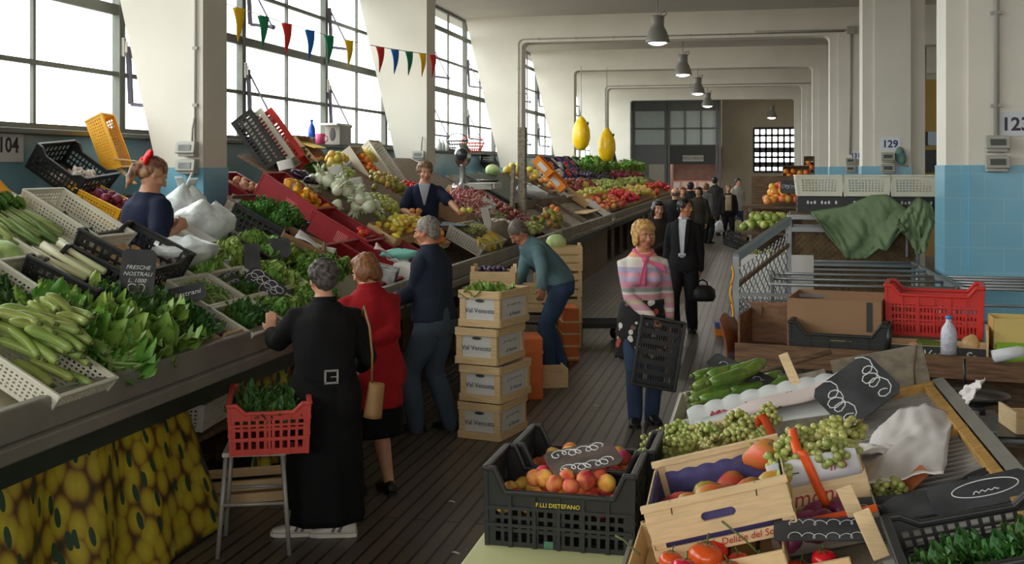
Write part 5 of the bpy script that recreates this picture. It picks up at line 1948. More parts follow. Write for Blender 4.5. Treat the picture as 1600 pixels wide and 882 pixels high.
greens('kale', 'leafy_green_bunch', 4.78, 5.06, 0.56, 1.04, 11, 'dark spinach bunch in the white crate at the left edge', 'spinach in the left white crate', seed=6, lift=0.03, heap=0.05, s=(0.75, 0.95))
wcrate('white perforated crate with pale cabbages at the left edge', 5.28, 1.22, 0.0)
for k, (Y, d) in enumerate(((5.19, 1.02), (5.36, 1.0), (5.2, 1.22), (5.38, 1.24), (5.26, 1.42))):
 put('cabbage', 'cabbage', SM(Y, d, 0.09, k, 0.2), 'pale green cabbage in the white crate at the left edge', 'vegetable', 'cabbages in the left white crate')
wcrate('black-lined white crate under the leeks and celery', 5.70, 1.12, -0.01, H=0.12)
r_ = random.Random(9)
for k in range(8):
 put('leek', 'leek', SM(5.50 + 0.05 * k, 0.92 + 0.05 * r_.uniform(-1, 1), 0.10 + 0.03 * (k % 3), pi + r_.uniform(-0.25, 0.25), -0.05) @ Mx.Scale(1.3, 4), 'leek with white root end lying with the celery near the black crates', 'vegetable', 'leeks on the stall')
for k in range(5):
 put('celery', 'celery_head', SM(5.52 + 0.1 * k, 1.24 + 0.04 * (k % 2), 0.14, pi + 0.3 * (k - 2) * 0.4), 'celery head with leafy top above the leeks', 'vegetable', 'celery above the leeks')
wcrate('orange-yellow crate of onions standing at the upper left', 5.72, 1.88, 0.08, m=M_yellow, H=0.2, tilt=0.25)
pile('onion', 'onion', SM(5.66, 1.74, 0.16, 0, 0.25), 16, (-0.15, 0.22, -0.15, 0.15), 'golden onion in the yellow crate at the upper left', 'vegetable', 'onions in the yellow crate', step=0.08, heap=0.05, layers=2, seed=2)
wcrate('lower of two nested white perforated crates in front of the stallholder', 6.12, 1.28, -0.02, L=0.54, W=0.36)
wcrate('upper of two nested white perforated crates, holding a few limp greens', 6.26, 1.22, 0.06, L=0.54, W=0.36)
for k in range(5):
 put('kale', 'leafy_green_bunch', SM(6.26 + 0.05 * (k % 2 - 0.5), 1.02 + 0.1 * k, 0.08, k) @ Mx.Scale(0.5, 4), 'small limp green left in the upper white crate', 'vegetable', 'limp greens in the upper white crate')
put('green_zucchini', 'zucchini', SM(6.22, 1.36, 0.10, 0.4), 'single pale zucchini in the upper white crate', 'vegetable')
wcrate('white perforated crate under the black crates', 5.74, 0.80, 0.0, H=0.13)
plastic_crate('plastic_crate', 'empty black crate with slotted sides lying beside the cabbages', SM(5.56, 0.66, 0.04, pi / 2 + 0.12, -0.05), M_black, L=0.44, W=0.40, H=0.16, **BC)
plastic_crate('plastic_crate', 'black crate of brown onions in front of the stallholder', SM(6.24, 0.76, 0.06, pi / 2 + 0.05, -0.05), M_black, L=0.6, W=0.44, H=0.19, **BC)
pile('onion', 'onion', SM(6.26, 0.8, 0.07), 16, (-0.12, 0.14, -0.2, 0.22), 'brown onion at the bottom of the black crate before the stallholder', 'vegetable', 'onions in the black crate', step=0.085, seed=4, lift=0.04)
# wooden crate of aubergines with its chalk tag
wood_crate('narrow wooden crate of dark aubergines beside the dark greens', SM(6.16, 0.24, 0.0), M_wood, L=0.62, W=0.27, H=0.10, slats=1, ends=0.13, handle=False)
for k in range(7):
 put('eggplant', 'aubergine', SM(6.10 + 0.1 * (k % 2), 0.0 + 0.08 * k, 0.07) @ TR((0, 0, 0), (pi / 2, 0.3 * k, 0.2 * (k % 3))), 'dark aubergine in the narrow wooden crate', 'vegetable', 'aubergines in the narrow crate')
sign('small slate tag with chalk word lying on the wooden aubergine crate', FM(S(6.12, 0.30, 0.17), (0.25, -0.8, 0.75), (-0.6, 0.3, 1), -0.15), 0.24, 0.13, ['Nostrani'], size=0.05, scrib=0)
sign('tall slate board with chalk heart standing in the dark greens', FM(S(5.72, 0.44, 0.27), (0.45, -0.8, 0.35), (-0.1, 0.1, 1), -0.12), 0.19, 0.29, ['FRESCHE', 'NOSTRALI', 'L. 1000'], size=0.033, scrib=0)
_h = bpy.data.objects['price_board.001']
_pts = [(0.045 * sin(t) ** 3, -0.09 + 0.038 * (cos(t) - 0.38 * cos(2 * t) - 0.15 * cos(3 * t)), 0.002) for t in [2 * pi * j / 30 for j in range(30)]]
MB().tube(_pts, 0.0028, 4, closed=True, cap=False).build('chalk_heart', M_chalk, _h)
# grid of white crates further along
for lb, Y, d in (('white crate of cucumbers and greens at the stall front under the raised hand', 6.52, 0.02), ('white crate of broad beans beside the wooden aubergine crate', 6.52, 0.33), ('white crate of lettuce at the stall front by the black-coated shopper', 7.02, 0.02),
     ('white crate of dark chicory with a black tag', 7.02, 0.33), ('white crate of bright salad under the white bag', 6.86, 0.66), ('white crate of bright lettuce behind the chalk tag', 7.52, 0.33), ('white crate of lettuce hidden beside the black-coated shopper', 7.52, 0.02),
     ('white crate of curly salad below the black basket', 7.36, 0.66)):
 wcrate(lb, Y, d, 0.0, pi / 2, L=0.47, W=0.29, H=0.13)
pile('green_bean', 'bean_pod', SM(6.52, 0.33, 0.04), 46, (-0.10, 0.10, -0.18, 0.18), 'green bean pod in the white crate beside the aubergines', 'vegetable', 'bean pods in the white crate', step=0.05, lift=0.03, heap=0.03, flat=True, layers=2, seed=3, tilt=0.2)
pile('green_zucchini', 'cucumber', SM(6.52, 0.04, 0.03), 6, (-0.08, 0.08, -0.16, 0.16), 'cucumber in the white crate under the raised hand', 'vegetable', 'cucumbers under the raised hand', step=0.1, lift=0.05, flat=True, seed=5, tilt=0.2)
greens('herbs', 'herb_bunch', 6.34, 6.70, -0.08, 0.12, 4, 'dark herb bunch among the cucumbers at the stall front', 'herbs among the cucumbers', lift=0.05)
greens('kale', 'leafy_green_bunch', 6.84, 7.2, 0.23, 0.43, 5, 'dark chicory bunch beside the black tag', 'dark chicory bunches', lift=0.05, s=(0.6, 0.8))
greens('lettuce_green', 'lettuce_head', 6.84, 7.22, -0.08, 0.12, 6, 'mid-green lettuce in the front white crate by the shopper in black', 'lettuces by the shopper in black', lift=0.05, s=(0.7, 0.9))
greens('lettuce', 'lettuce_head', 6.70, 7.06, 0.56, 0.76, 7, 'bright salad head in the white crate under the white bag', 'bright salad heads', lift=0.06, s=(0.65, 0.85))
greens('lettuce', 'lettuce_head', 7.33, 7.72, 0.22, 0.44, 8, 'bright lettuce head in the white crate behind the chalk tag', 'lettuces behind the chalk tag', lift=0.06, s=(0.7, 0.9))
greens('lettuce_green', 'lettuce_head', 7.33, 7.74, -0.08, 0.12, 7, 'lettuce head at the stall front hidden by the shoppers', 'lettuces hidden by shoppers', lift=0.06, s=(0.7, 0.9))
greens('lettuce', 'lettuce_head', 7.2, 7.56, 0.56, 0.76, 6, 'curly salad head below the black basket', 'curly salads below the basket', lift=0.06, s=(0.7, 0.9))
sign('narrow slate tag lying in the white crate of dark chicory', FM(S(6.86, 0.40, 0.12), (0.2, -0.7, 0.8), (-0.6, 0.2, 1)), 0.18, 0.12, [], scrib=2, seed=2)
sign('slate tag with chalk scrawl leaning over the front lettuces', FM(S(7.08, 0.22, 0.17), (0.4, -0.7, 0.6), (-0.7, -0.2, 1), 0.15), 0.15, 0.30, [], scrib=4, seed=3)
sign('plain dark slate tag stuck among the pale lettuces', FM(S(7.78, 0.50, 0.24), (0.3, -0.8, 0.35)), 0.17, 0.15, [], scrib=0)
sign('tall thin slate tag standing behind the white crates', FM(S(7.30, 0.46, 0.2), (0.5, -0.8, 0.2)), 0.11, 0.24, [], scrib=0)
plastic_crate('plastic_crate', 'black crate of pale lettuces beside the cardboard box', SM(7.95, 0.62, 0.02, pi / 2), M_black, L=0.6, W=0.4, H=0.16, **BC)
greens('lettuce', 'lettuce_head', 7.72, 8.2, 0.48, 0.78, 9, 'pale lettuce head in the black crate beside the cardboard box', 'lettuces in the black crate', lift=0.08, s=(0.8, 1.0))
plastic_crate('plastic_crate', 'black crate heaped with fresh green herbs below the red onion tray', SM(8.75, 1.02, 0.0, pi / 2 + 0.1), M_black, L=0.62, W=0.44, H=0.2, **BC)
greens('parsley', 'herb_bunch', 8.5, 9.02, 0.86, 1.18, 16, 'green herb bunch in the black crate below the red tray', 'herbs in the black crate', lift=0.12, heap=0.08, s=(0.9, 1.2))
greens('lettuce_green', 'lettuce_head', 8.0, 8.8, 0.2, 0.5, 10, 'green lettuce head spread behind the two shoppers', 'lettuces behind the two shoppers', lift=0.04)
# cardboard box with a white sheet
def carton(label, M, L, W, H, m=None, flaps=True, name='cardboard_box'):
 t = thing(name, label, 'box', M)
 b = MB()
 a, c = L / 2, W / 2
 b.bb((-a, -c, 0), (a, c, 0.006))
 for s in (-1, 1):
  b.bb((s * a - 0.004, -c, 0), (s * a + 0.004, c, H))
  b.bb((-a, s * c - 0.004, 0), (a, s * c + 0.004, H))
 b.build('box_body', m or M_card, t)
 if flaps:
  f = MB()
  f.box((a + 0.05, 0, H - 0.03), (0.12, W * 0.96, 0.005), (0, 0.6, 0))
  f.build('flap', m or M_card, t)
 return t
carton('small open cardboard box tipped with a white sheet hanging out, behind the shoppers', SM(8.55, 0.62, 0.05, 0.4), 0.34, 0.28, 0.16)
ps = thing('paper_sheet', 'white paper sheet hanging from the small cardboard box behind the shoppers', 'paper', SM(8.58, 0.52, 0.20, 0.3))
MB().sheet(lambda u, v: ((u - 0.5) * 0.34, (v - 0.5) * 0.24, 0.02 * sin(5 * u + 2 * v) + 0.01 * sin(9 * v)), 10, 8, thick=0.002).build('sheet', M_paper, ps)
# bags of greens and the scale tray by the stallholder
def plastic_bag(label, M, sx, sy, sz, m, seed=0, ears=True, name='plastic_bag'):
 r = random.Random(seed)
 t = thing(name, label, 'bag', M)
 b = MB()
 n, k = 40, 26
 rings = []
 for i in range(k + 1):
  v = i / k
  prof = (sin(pi * min(1, 0.10 + 0.62 * v)) if v < 0.75 else sin(pi * 0.565) * (1 - (v - 0.75) / 0.25 * 0.72))
  rg = []
  for j in range(n):
   a = 2 * pi * j / n
   f = 1 + 0.13 * fbm(2.2 * cos(a) + seed, 2.2 * sin(a), 3.0 * v) + 0.05 * fbm(6 * cos(a), 6 * sin(a) + seed, 9 * v) + 0.10 * max(0, v - 0.6) * sin(11 * a + seed)
   rg.append(V((sx * max(prof, 0.05) * f * cos(a), sy * max(prof, 0.05) * f * sin(a), sz * v * (1 + 0.05 * sin(3 * a + seed)))))
  rings.append(rg)
 b.ring_loft(rings, 0, True)
 b.build('bag_body', m, t)
 if ears:
  for q in (-1, 1):
   e = MB()
   e.sheet(lambda u, v, q=q: V((q * (0.16 * sx + sx * 0.22 * u) + 0.35 * sx * (v - 0.5), sy * 0.25 * (v - 0.5) + 0.02 * sin(7 * u), sz * (0.88 + 0.26 * sin(pi * 0.5 * u)))), 8, 6, thick=0.003)
   e.build('bag_handle', m, t)
 return t
M_bagclear = mat('milky_bag_plastic', (222, 226, 228), 0.3, bump=0.7, bscale=11, spec=0.5, rgb2=(206, 214, 206), scale=5)
plastic_bag('tall milky plastic bag of greens standing by the blue tiled column', TR(at_z(283, 374, 9.1), (0.05, 0.1, 0.3)), 0.17, 0.15, 0.44, M_bagclear, 1)
plastic_bag('big rounded milky plastic bag of greens before the stallholder\'s hand', TR(at_z(315, 393, 8.35), (0.05, 0.1, 0.8)), 0.23, 0.21, 0.37, M_bagclear, 2, ears=False)
_p = at_z(283, 376, 9.15)
bs = thing('bag_stand', 'rough wooden stand under the milky plastic bags', 'stand', (_p.x, _p.y, 0))
MB().bb((-0.3, -0.2, _p.z - 0.05), (0.3, 0.4, _p.z - 0.015)).build('stand_top', M_woodd, bs)
for _x in (-0.25, 0.25):
 for _y in (-0.15, 0.35):
  MB().box((_x, _y, (_p.z - 0.05) / 2), (0.06, 0.06, _p.z - 0.05)).build('leg', M_woodd, bs)
plastic_bag('low crumpled white plastic bag on the salad crate', SM(6.72, 0.64, 0.10, 0.6, -SA), 0.22, 0.19, 0.2, M_bagclear, 5, ears=False)
sb = thing('tray_box', 'pale grey rectangular tray box beside the big plastic bag', 'box', SM(7.25, 0.82, 0.03, 0.1, 0.0))
b = MB()
b.bb((-0.24, -0.2, 0), (0.24, 0.2, 0.06))
b.bb((-0.24, -0.2, 0.06), (0.24, -0.185, 0.12))
b.bb((-0.24, 0.185, 0.06), (0.24, 0.2, 0.12))
b.bb((0.225, -0.2, 0.06), (0.24, 0.2, 0.12))
b.build('tray_body', mat('pale_grey_plastic', (196, 194, 190), 0.5), sb, bevel=0.008)
b = MB()
b.bb((-0.22, -0.18, 0.065), (0.22, 0.18, 0.075))
b.build('tray_liner', M_paper, sb)

# --- shelf along the wall: garlic, red onions, yellow crates, the 104 plate
wsh = thing('plank_shelf', 'dark wooden shelf along the blue wall behind the vegetable stall', 'shelf', (0, 0, 0))
MB().bb((XL, 7.6, 1.80), (-5.75, 9.85, 1.84)).build('shelf_board', M_woodd, wsh)
for y in (7.9, 8.8, 9.7):
 MB().beam((XL + 0.02, y, 1.45), (-5.85, y, 1.80), 0.04, 0.04).build('bracket', M_woodd, wsh)
pg = at_x(132, 285, -6.0)
Mg = TR((-6.1, 9.05, 1.98), (0, 0.62, 0.0)) @ Mx.Rotation(pi / 2 * 0 + 0.12, 4, 'Z')
plastic_crate('plastic_crate', 'black crate of white garlic tipped forward against the wall', Mg, M_black, L=0.5, W=0.62, H=0.24, **BC)
pile('garlic', 'garlic_bulb', Mg, 34, (-0.02, 0.22, -0.24, 0.24), 'white garlic bulb in the tipped black crate on the wall shelf', 'vegetable', 'garlic in the tipped crate', step=0.062, lift=0.05, heap=0.05, layers=2, seed=5)
My = TR((-6.12, 9.72, 2.27), (0.0, -0.35, 0.25))
plastic_crate('plastic_crate', 'yellow perforated crate leaning on end against the window sill', My @ Mx.Rotation(pi / 2, 4, 'Y') @ TR((-0.05, 0, -0.05)), M_yellow, L=0.50, W=0.32, H=0.18, flare=0.02, pl=(16, 6), ps=(10, 6), pb=(12, 8))
Mo = TR((-5.72, 8.98, 1.66), (0, 0.42, 0.0))
plastic_crate('plastic_crate', 'yellow perforated crate of red onions behind the stallholder\'s shoulder', Mo, M_yellow, L=0.52, W=0.38, H=0.2, flare=0.02, pl=(16, 6), ps=(12, 6), pb=(12, 8))
pile('red_onion', 'red_onion', Mo, 20, (-0.18, 0.2, -0.13, 0.13), 'purple onion in the yellow crate behind the stallholder', 'vegetable', 'red onions in the yellow crate', step=0.088, lift=0.09, heap=0.06, layers=2, seed=6)
for k, (a, b_) in enumerate((((178, 248), (214, 252)), ((185, 262), (212, 288)))):
 t = tag(MB().beam(at_x(a[0], a[1], -5.95), at_x(b_[0], b_[1], -5.75), 0.05, 0.012).build('wood_slat', M_wood, bevel=0.002), ['pale wooden slat lying level behind the ribboned head', 'pale wooden slat sloping down behind the ribboned head'][k], 'slat')
def number_plate(s, M, w, h, size, label, ink=(52, 52, 58), pl=(222, 222, 218)):
 t = thing('number_plate', label, 'sign', M)
 MB().box((0, 0, 0), (w, 0.008, h)).build('plate', mat('plate_%d' % sum(pl), pl, 0.5), t)
 text('number', s, size, TR((0, -0.0052, -0.005), (pi / 2, 0, 0)), mat('number_ink_%d' % sum(ink), ink, 0.6), t, bold=0.004)
 return t
p = at_x(11, 227, XL + 0.015)
number_plate('104', TR(p + V((0.01, 0, 0)), (0, 0, pi / 2)), 0.42, 0.30, 0.19, 'pale number plate 104 on the blue wall at the upper left')

# --- meter boxes on the left columns
def meter(label, M, n=2, cable=True):
 t = thing('meter_box', label, 'electric box', M)
 for k in range(n):
  z = -k * 0.17
  b = MB()
  b.box((0, -0.05, z), (0.17, 0.1, 0.145))
  b.box((0, -0.105, z + 0.01), (0.20, 0.03, 0.11), (-0.25, 0, 0))
  b.build('housing', M_greybox, t, bevel=0.008)
  MB().box((0, -0.124, z + 0.012), (0.125, 0.008, 0.055), (-0.25, 0, 0)).build('cover_window', M_darkglass, t)
 if cable:
  MB().tube([(0.04, -0.05, 0.06), (0.045, -0.05, 0.2), (0.05, -0.02, 0.3)], 0.012, 6).build('cable', M_conduit, t)
 return t
for k, (px, py, y) in enumerate(((298, 233, 9.9), (656, 243, 17.4), (808, 258, 24.9), (893, 258, 32.4))):
 p = at_y(px, py, y - 0.02)
 meter('grey meter box with lidded sockets on the %s left column' % ('near', 'second', 'third', 'fourth')[k], TR(p), 2)
c = MB().tube([at_y(300, 255, 9.85), at_y(302, 268, 9.8), at_y(296, 280, 9.7), at_y(291, 292, 9.6)], 0.014, 6).build('power_cable', mat('white_cable', (206, 204, 198), 0.5))
tag(c, 'white cable hanging from the near left meter box to the bags', 'cable')
# ---------------------------------------------------------------- fruit stalls further along the left
def SP(px, py, lift=0.0):
 """(Y, d) on the slope under a picture point"""
 n = V((sin(SA), 0, cos(SA)))
 p = at_plane(px, py, V((SX, 0, SZ)) + n * lift, n)
 q = p - V((SX, p.y, SZ)) - n * lift
 return p.y, V((q.x, 0, q.z)).dot(V((-cos(SA), 0, sin(SA))))
RC = dict(flare=0.015, pl=(0, 0), ps=(0, 0), pb=(0, 0), rim=0.02)
def redcrate(label, M, L=0.55, W=0.46, H=0.22, dots=True):
 o = plastic_crate('plastic_crate', label, M, M_red, L=L, W=W, H=H, **RC)
 if dots:
  for s in (-1, 1):
   b = MB()
   for i in range(7):
    for j in range(6):
     b.box((L * 0.10 + (i - 3) * 0.018, s * (W / 2 + 0.0150 * (H * 0.3 + 0.018 * j) / H + 0.0025), H * 0.3 + 0.018 * j), (0.009, 0.003, 0.010))
   b.build('vent_dots', mat('vent_dot_pink', (216, 150, 140), 0.6), o)  # raised pale pink dots mark the vent holes
 return o
# wooden frame under the red crates
fr = thing('crate_stand', 'sloping wooden stand carrying the dark red crates of peppers and tomatoes', 'stand', (0, 0, 0))
for Y, d0, d1, l in ((10.12, 0.75, 2.0, -0.24), (9.85, 0.62, 1.9, -0.24), (10.72, 0.7, 2.0, -0.24)):
 MB().beam(S(Y, d0, l), S(Y, d1, l), 0.03, 0.10, up=(0, 0, 1)).build('side_rail', M_woodg, fr)
for d in (0.9, 1.4, 1.9):
 MB().beam(S(9.85, d, -0.17), S(10.72, d, -0.17), 0.06, 0.03).build('cross_rail', M_woodd, fr)
Mp = SM(10.42, 1.52, -0.13, 0, 0.06)
redcrate('dark red crate of yellow and orange peppers at the top of the stand', Mp, L=0.62, W=0.46, H=0.24)
pile('pepper', 'bell_pepper', Mp, 15, (-0.22, 0.26, -0.16, 0.16), 'yellow pepper in the dark red crate', 'vegetable', 'yellow peppers in the red crate', step=0.095, lift=0.13, heap=0.05, layers=2, seed=1)
pile('orange_pepper', 'bell_pepper', Mp, 8, (0.0, 0.26, -0.16, 0.16), 'orange pepper in the dark red crate', 'vegetable', 'orange peppers in the red crate', step=0.1, lift=0.19, seed=4)
card = thing('price_card', 'small white card stuck among the peppers', 'price sign', FM(S(10.3, 1.58, 0.10), (0.4, -0.8, 0.5)))
MB().box((0, 0, 0), (0.12, 0.10, 0.004)).build('card', M_paper, card)
Mt = SM(10.42, 0.90, -0.15, 0, 0.0)
redcrate('dark red crate with a last layer of tomatoes below the peppers', Mt, L=0.60, W=0.46, H=0.22)
pile('tomato', 'tomato', Mt, 17, (0.10, 0.26, -0.17, 0.17), 'red tomato at the low end of the dark red crate', 'fruit', 'tomatoes in the red crate', step=0.075, lift=0.09, heap=0.08, layers=2, seed=2)
Mq = Mx.Translation(at_y(380, 312, 10.75)) @ Mx.Rotation(SA, 4, 'Y')
redcrate('dark red tray of small potatoes beside the tiled column', Mq, L=0.6, W=0.5, H=0.14, dots=False)
pile('potato', 'potato', Mq, 30, (-0.2, 0.24, -0.2, 0.2), 'small pinkish potato in the red tray by the column', 'vegetable', 'potatoes in the red tray', step=0.085, lift=0.05, heap=0.05, layers=2, seed=3)
for k, (Y, lb) in enumerate(((9.42, 'empty dark red crate nearest the ginger-haired shopper'), (9.90, 'empty dark red crate in the middle of the front row, papers on its rim'), (10.38, 'empty dark red crate under the turquoise bag'),
        (10.86, 'empty dark red crate furthest along the front row'))):
 redcrate(lb, SM(Y, 0.34, -0.15), L=0.62, W=0.46, H=0.20, dots=False)
q = plastic_bag('crumpled turquoise plastic bag lying in the red crates', SM(10.25, 0.24, 0.04, 0.4, -SA), 0.20, 0.13, 0.12, mat('turquoise_bag_plastic', (130, 206, 190), 0.35, bump=0.5, bscale=14), 3, ears=False)
for k, (px, py, lb) in enumerate(((610, 398, 'crumpled pinkish paper sheet in the red crates beside the turquoise bag'), (628, 410, 'white paper scrap in the red crate beside the navy jumper'))):
 Y, d = SP(px, py, 0.07)
 t = thing('paper_sheet', lb, 'paper', SM(Y, d, 0.07, 0.3 + k))
 MB().sheet(lambda u, v: ((u - 0.5) * (0.34 - 0.14 * k), (v - 0.5) * 0.24, 0.03 * sin(6 * u + 3 * v + k) + 0.012 * sin(13 * v)), 12, 10, thick=0.002).build('sheet', mat('pinkish_paper', (214, 190, 184), 0.8) if k == 0 else M_paper, t)
M_dkglass = mat('dark_clear_film', (70, 84, 78), 0.2, spec=0.6)
for k, (px, py) in enumerate(((603, 447), (640, 443))):
 Y, d = SP(px, py, 0.0)
 t = thing('small_carton', ('black-and-white printed carton lying by the red coat', 'white carton with barcode stripes beside the navy jumper')[k], 'box', SM(Y, d + 0.05, 0.03, 0.2 - 0.2 * k, -SA * 0.5))
 MB().box((0, 0, 0.06), (0.22, 0.3, 0.12)).build('carton_body', M_paper if k else mat('dark_print_card', (74, 76, 78), 0.6, rgb2=(200, 200, 196), scale=9), t, bevel=0.004)
 for j in range(5):
  MB().bb((0.111, -0.08 + j * 0.035, 0.03), (0.113, -0.065 + j * 0.035, 0.10)).build('bar_stripe', M_slate, t)

def heap(kind, name, pts, n, label, cat, group, lift=0.03, h=0.08, step=0.075, layers=2, seed=0, s=(0.95, 1.15)):
 """n like things heaped on the slope inside the picture-measured corner points (Y, d)"""
 ys, ds = [p[0] for p in pts], [p[1] for p in pts]
 Yc, dc = (min(ys) + max(ys)) / 2, (min(ds) + max(ds)) / 2
 return pile(kind, name, SM(Yc, dc), n, (-(max(ds) - min(ds)) / 2, (max(ds) - min(ds)) / 2, min(ys) - Yc, max(ys) - Yc), label, cat, group, step=step, lift=lift, heap=h, layers=layers, seed=seed, s=s)
heap('fennel', 'fennel_bulb', [(10.75, 0.85), (11.35, 1.72)], 28, 'white fennel bulb heaped between the red crates and the apples', 'vegetable', 'fennel heap', lift=0.05, h=0.10, step=0.125, layers=2, seed=3, s=(1.05, 1.3))
heap('green_apple', 'green_apple', [(11.45, 0.88), (12.15, 1.3)], 50, 'small green apple heaped behind the fennel', 'fruit', 'green apples behind the fennel', lift=0.05, h=0.08, seed=4)
heap('lemon', 'lemon', [(10.95, 0.58), (12.1, 0.80)], 54, 'yellow lemon in the long row below the green apples', 'fruit', 'lemons below the apples', lift=0.05, h=0.07, step=0.08, seed=5)
wood_crate('long low wooden crate under the row of lemons', SM(11.55, 0.69, -0.01, pi / 2), M_wood, L=1.35, W=0.34, H=0.09, slats=1, handle=False)
heap('peach', 'peach', [(11.7, 0.36), (12.2, 0.52)], 16, 'yellow-red peach beside the grey-haired head', 'fruit', 'peaches below the lemons', lift=0.05, h=0.04, seed=6, s=(1.1, 1.25))
wood_crate('small wooden crate of peaches behind the grey-haired head', SM(11.95, 0.44, -0.01, pi / 2), M_wood, L=0.7, W=0.26, H=0.07, slats=1, handle=False)
heap('apple', 'apple', [(12.5, 1.2), (13.25, 1.7)], 46, 'red-green apple heaped at the fruit seller\'s elbow', 'fruit', 'apples by the fruit seller', lift=0.06, h=0.12, seed=7, s=(1.1, 1.3), step=0.085)
heap('green_apple', 'green_apple', [(12.0, 1.65), (12.5, 1.95)], 18, 'yellow-green apple behind the white price sheets', 'fruit', 'yellow-green apples', lift=0.06, h=0.06, seed=8)
heap('potato', 'potato', [(11.5, 1.5), (11.95, 1.75)], 14, 'pinkish potato between the fennel and the apples', 'vegetable', 'potatoes by the fennel', lift=0.05, seed=9)
for k, (px, py, w, h, lb) in enumerate(((530, 272, 0.17, 0.24, 'tall white price sheet behind the fennel'), (558, 290, 0.2, 0.22, 'broad white price sheet beside the fennel'), (426, 330, 0.16, 0.10, 'white card lying over the fennel tops'))):
 Y, d = SP(px, py, 0.25)
 t = thing('price_sheet', lb, 'price sign', FM(S(Y, d, 0.22) if k < 2 else S(10.3, 1.72, 0.28), (0.55, -0.75, 0.35), (-0.25, 0, 1)))
 MB().sheet(lambda u, v: ((u - 0.5) * w, (v - 0.5) * h, 0.02 * sin(3 * u)), 8, 8, thick=0.002).build('sheet', M_paper, t)
# steep top row against the wall
def top_crate(label, px, py, Y, M_, L, W, H, tilt, kind='wood', **k):
 p = at_y(px, py, Y)
 return Mx.Translation(p) @ Mx.Rotation(SA + tilt, 4, 'Y')
Mo = top_crate('', 574, 285, 13.9, None, 0, 0, 0, 0.45)
wood_crate('long pale carton of oranges sloping down from the window sill', Mo, mat('pale_carton', (206, 196, 176), 0.7), L=0.95, W=0.42, H=0.14, slats=1, handle=False)
pile('orange', 'orange', Mo, 40, (-0.40, 0.40, -0.15, 0.15), 'orange in the long pale carton under the sill', 'fruit', 'oranges in the long carton', step=0.083, lift=0.07, heap=0.03, layers=2, seed=3)
Mo2 = top_crate('', 600, 275, 14.5, None, 0, 0, 0, 0.45)
plastic_crate('plastic_crate', 'white slotted crate leaning behind the carton of oranges', Mo2, M_white, L=0.9, W=0.4, H=0.16, **WC)
Ma = top_crate('', 497, 262, 13.0, None, 0, 0, 0, 0.30)
wood_crate('brown carton of peaches in a yellow tray below the sill', Ma, M_card, L=0.85, W=0.42, H=0.12, slats=1, handle=False)
pile('peach', 'peach', Ma, 20, (-0.1, 0.38, -0.15, 0.15), 'orange-pink peach in the brown carton below the sill', 'fruit', 'peaches in the brown carton', step=0.085, lift=0.07, layers=1, seed=5)
yt = thing('fruit_tray', 'yellow moulded fruit tray with round holes standing in the brown carton', 'tray', Ma @ TR((-0.28, 0, 0.12), (0, -0.5, 0)))
b = MB()
lattice(b, [V((-0.15, -0.19, 0)), V((0.15, -0.19, 0)), V((0.15, 0.19, 0)), V((-0.15, 0.19, 0))], 3, 4, (0.08, 0.08, 0.08, 0.08), 0.6, 0.6, 0.012)
b.build('tray_body', mat('yellow_tray_pulp', (226, 192, 96), 0.7), yt, bevel=0.003)
for k, (px, py, Y) in enumerate(((445, 252, 12.0), (462, 250, 12.2), (492, 285, 12.0), (505, 292, 11.9), (512, 300, 11.8), (487, 272, 12.2), (520, 300, 11.9))):
 p = at_y(px, py, Y)
 put('kale', 'leafy_green_bunch', Mx.Translation(p) @ Mx.Rotation(SA + 0.2, 4, 'Y') @ Mx.Rotation(k, 4, 'Z') @ Mx.Scale(1.25, 4), 'dark green cabbage bunch in the top row below the sill', 'vegetable', 'dark greens below the sill')
for k in range(8):
 put('eggplant', 'aubergine', SM(10.78 + 0.05 * (k % 4), 1.62 + 0.12 * (k // 4), 0.16) @ TR((0, 0, 0), (pi / 2, 0.2 * k, 0.4 * k)), 'glossy aubergine between the peppers and the fennel', 'vegetable', 'aubergines by the peppers')
heap('yellow_pear', 'pear', [(12.3, 1.95), (12.75, 2.15)], 16, 'yellow pear in the small heap under the brown carton', 'fruit', 'pears under the brown carton', lift=0.1, seed=3)
b_ = put('bananas', 'banana_hand', TR(at_y(556, 244, 14.2) + V((0, 0, 0.02)), (0.2, 0.3, 0.4), 1.6), 'hand of yellow bananas lying over the carton of oranges', 'fruit')
plastic_bag('clear plastic bag hanging below the sill beside the orange carton', TR(at_y(535, 282, 13.6), (0, 0, 0)), 0.13, 0.1, 0.30, M_bagclear, 8, ears=False)
# three crates leaning on each other against the wall
for k, (dy, m, lb) in enumerate(((0, M_black, 'black crate leaning on edge against the wall, nearest of three'), (0.22, M_white, 'white crate leaning between the black and red ones at the wall'), (0.44, M_redb, 'bright red crate leaning on the sill, furthest of three'))):
 p = at_y(392 + 16 * k, 236 - 2 * k, 11.2 + dy)
 plastic_crate('plastic_crate', lb, Mx.Translation(p) @ Mx.Rotation(0.93, 4, 'Y') @ Mx.Rotation(-0.3, 4, 'X'), m, L=0.62, W=0.40, H=0.26, flare=0.012, pl=(13, 3), ps=(6, 2), pb=(10, 8), hx=0.6, hy=0.66)
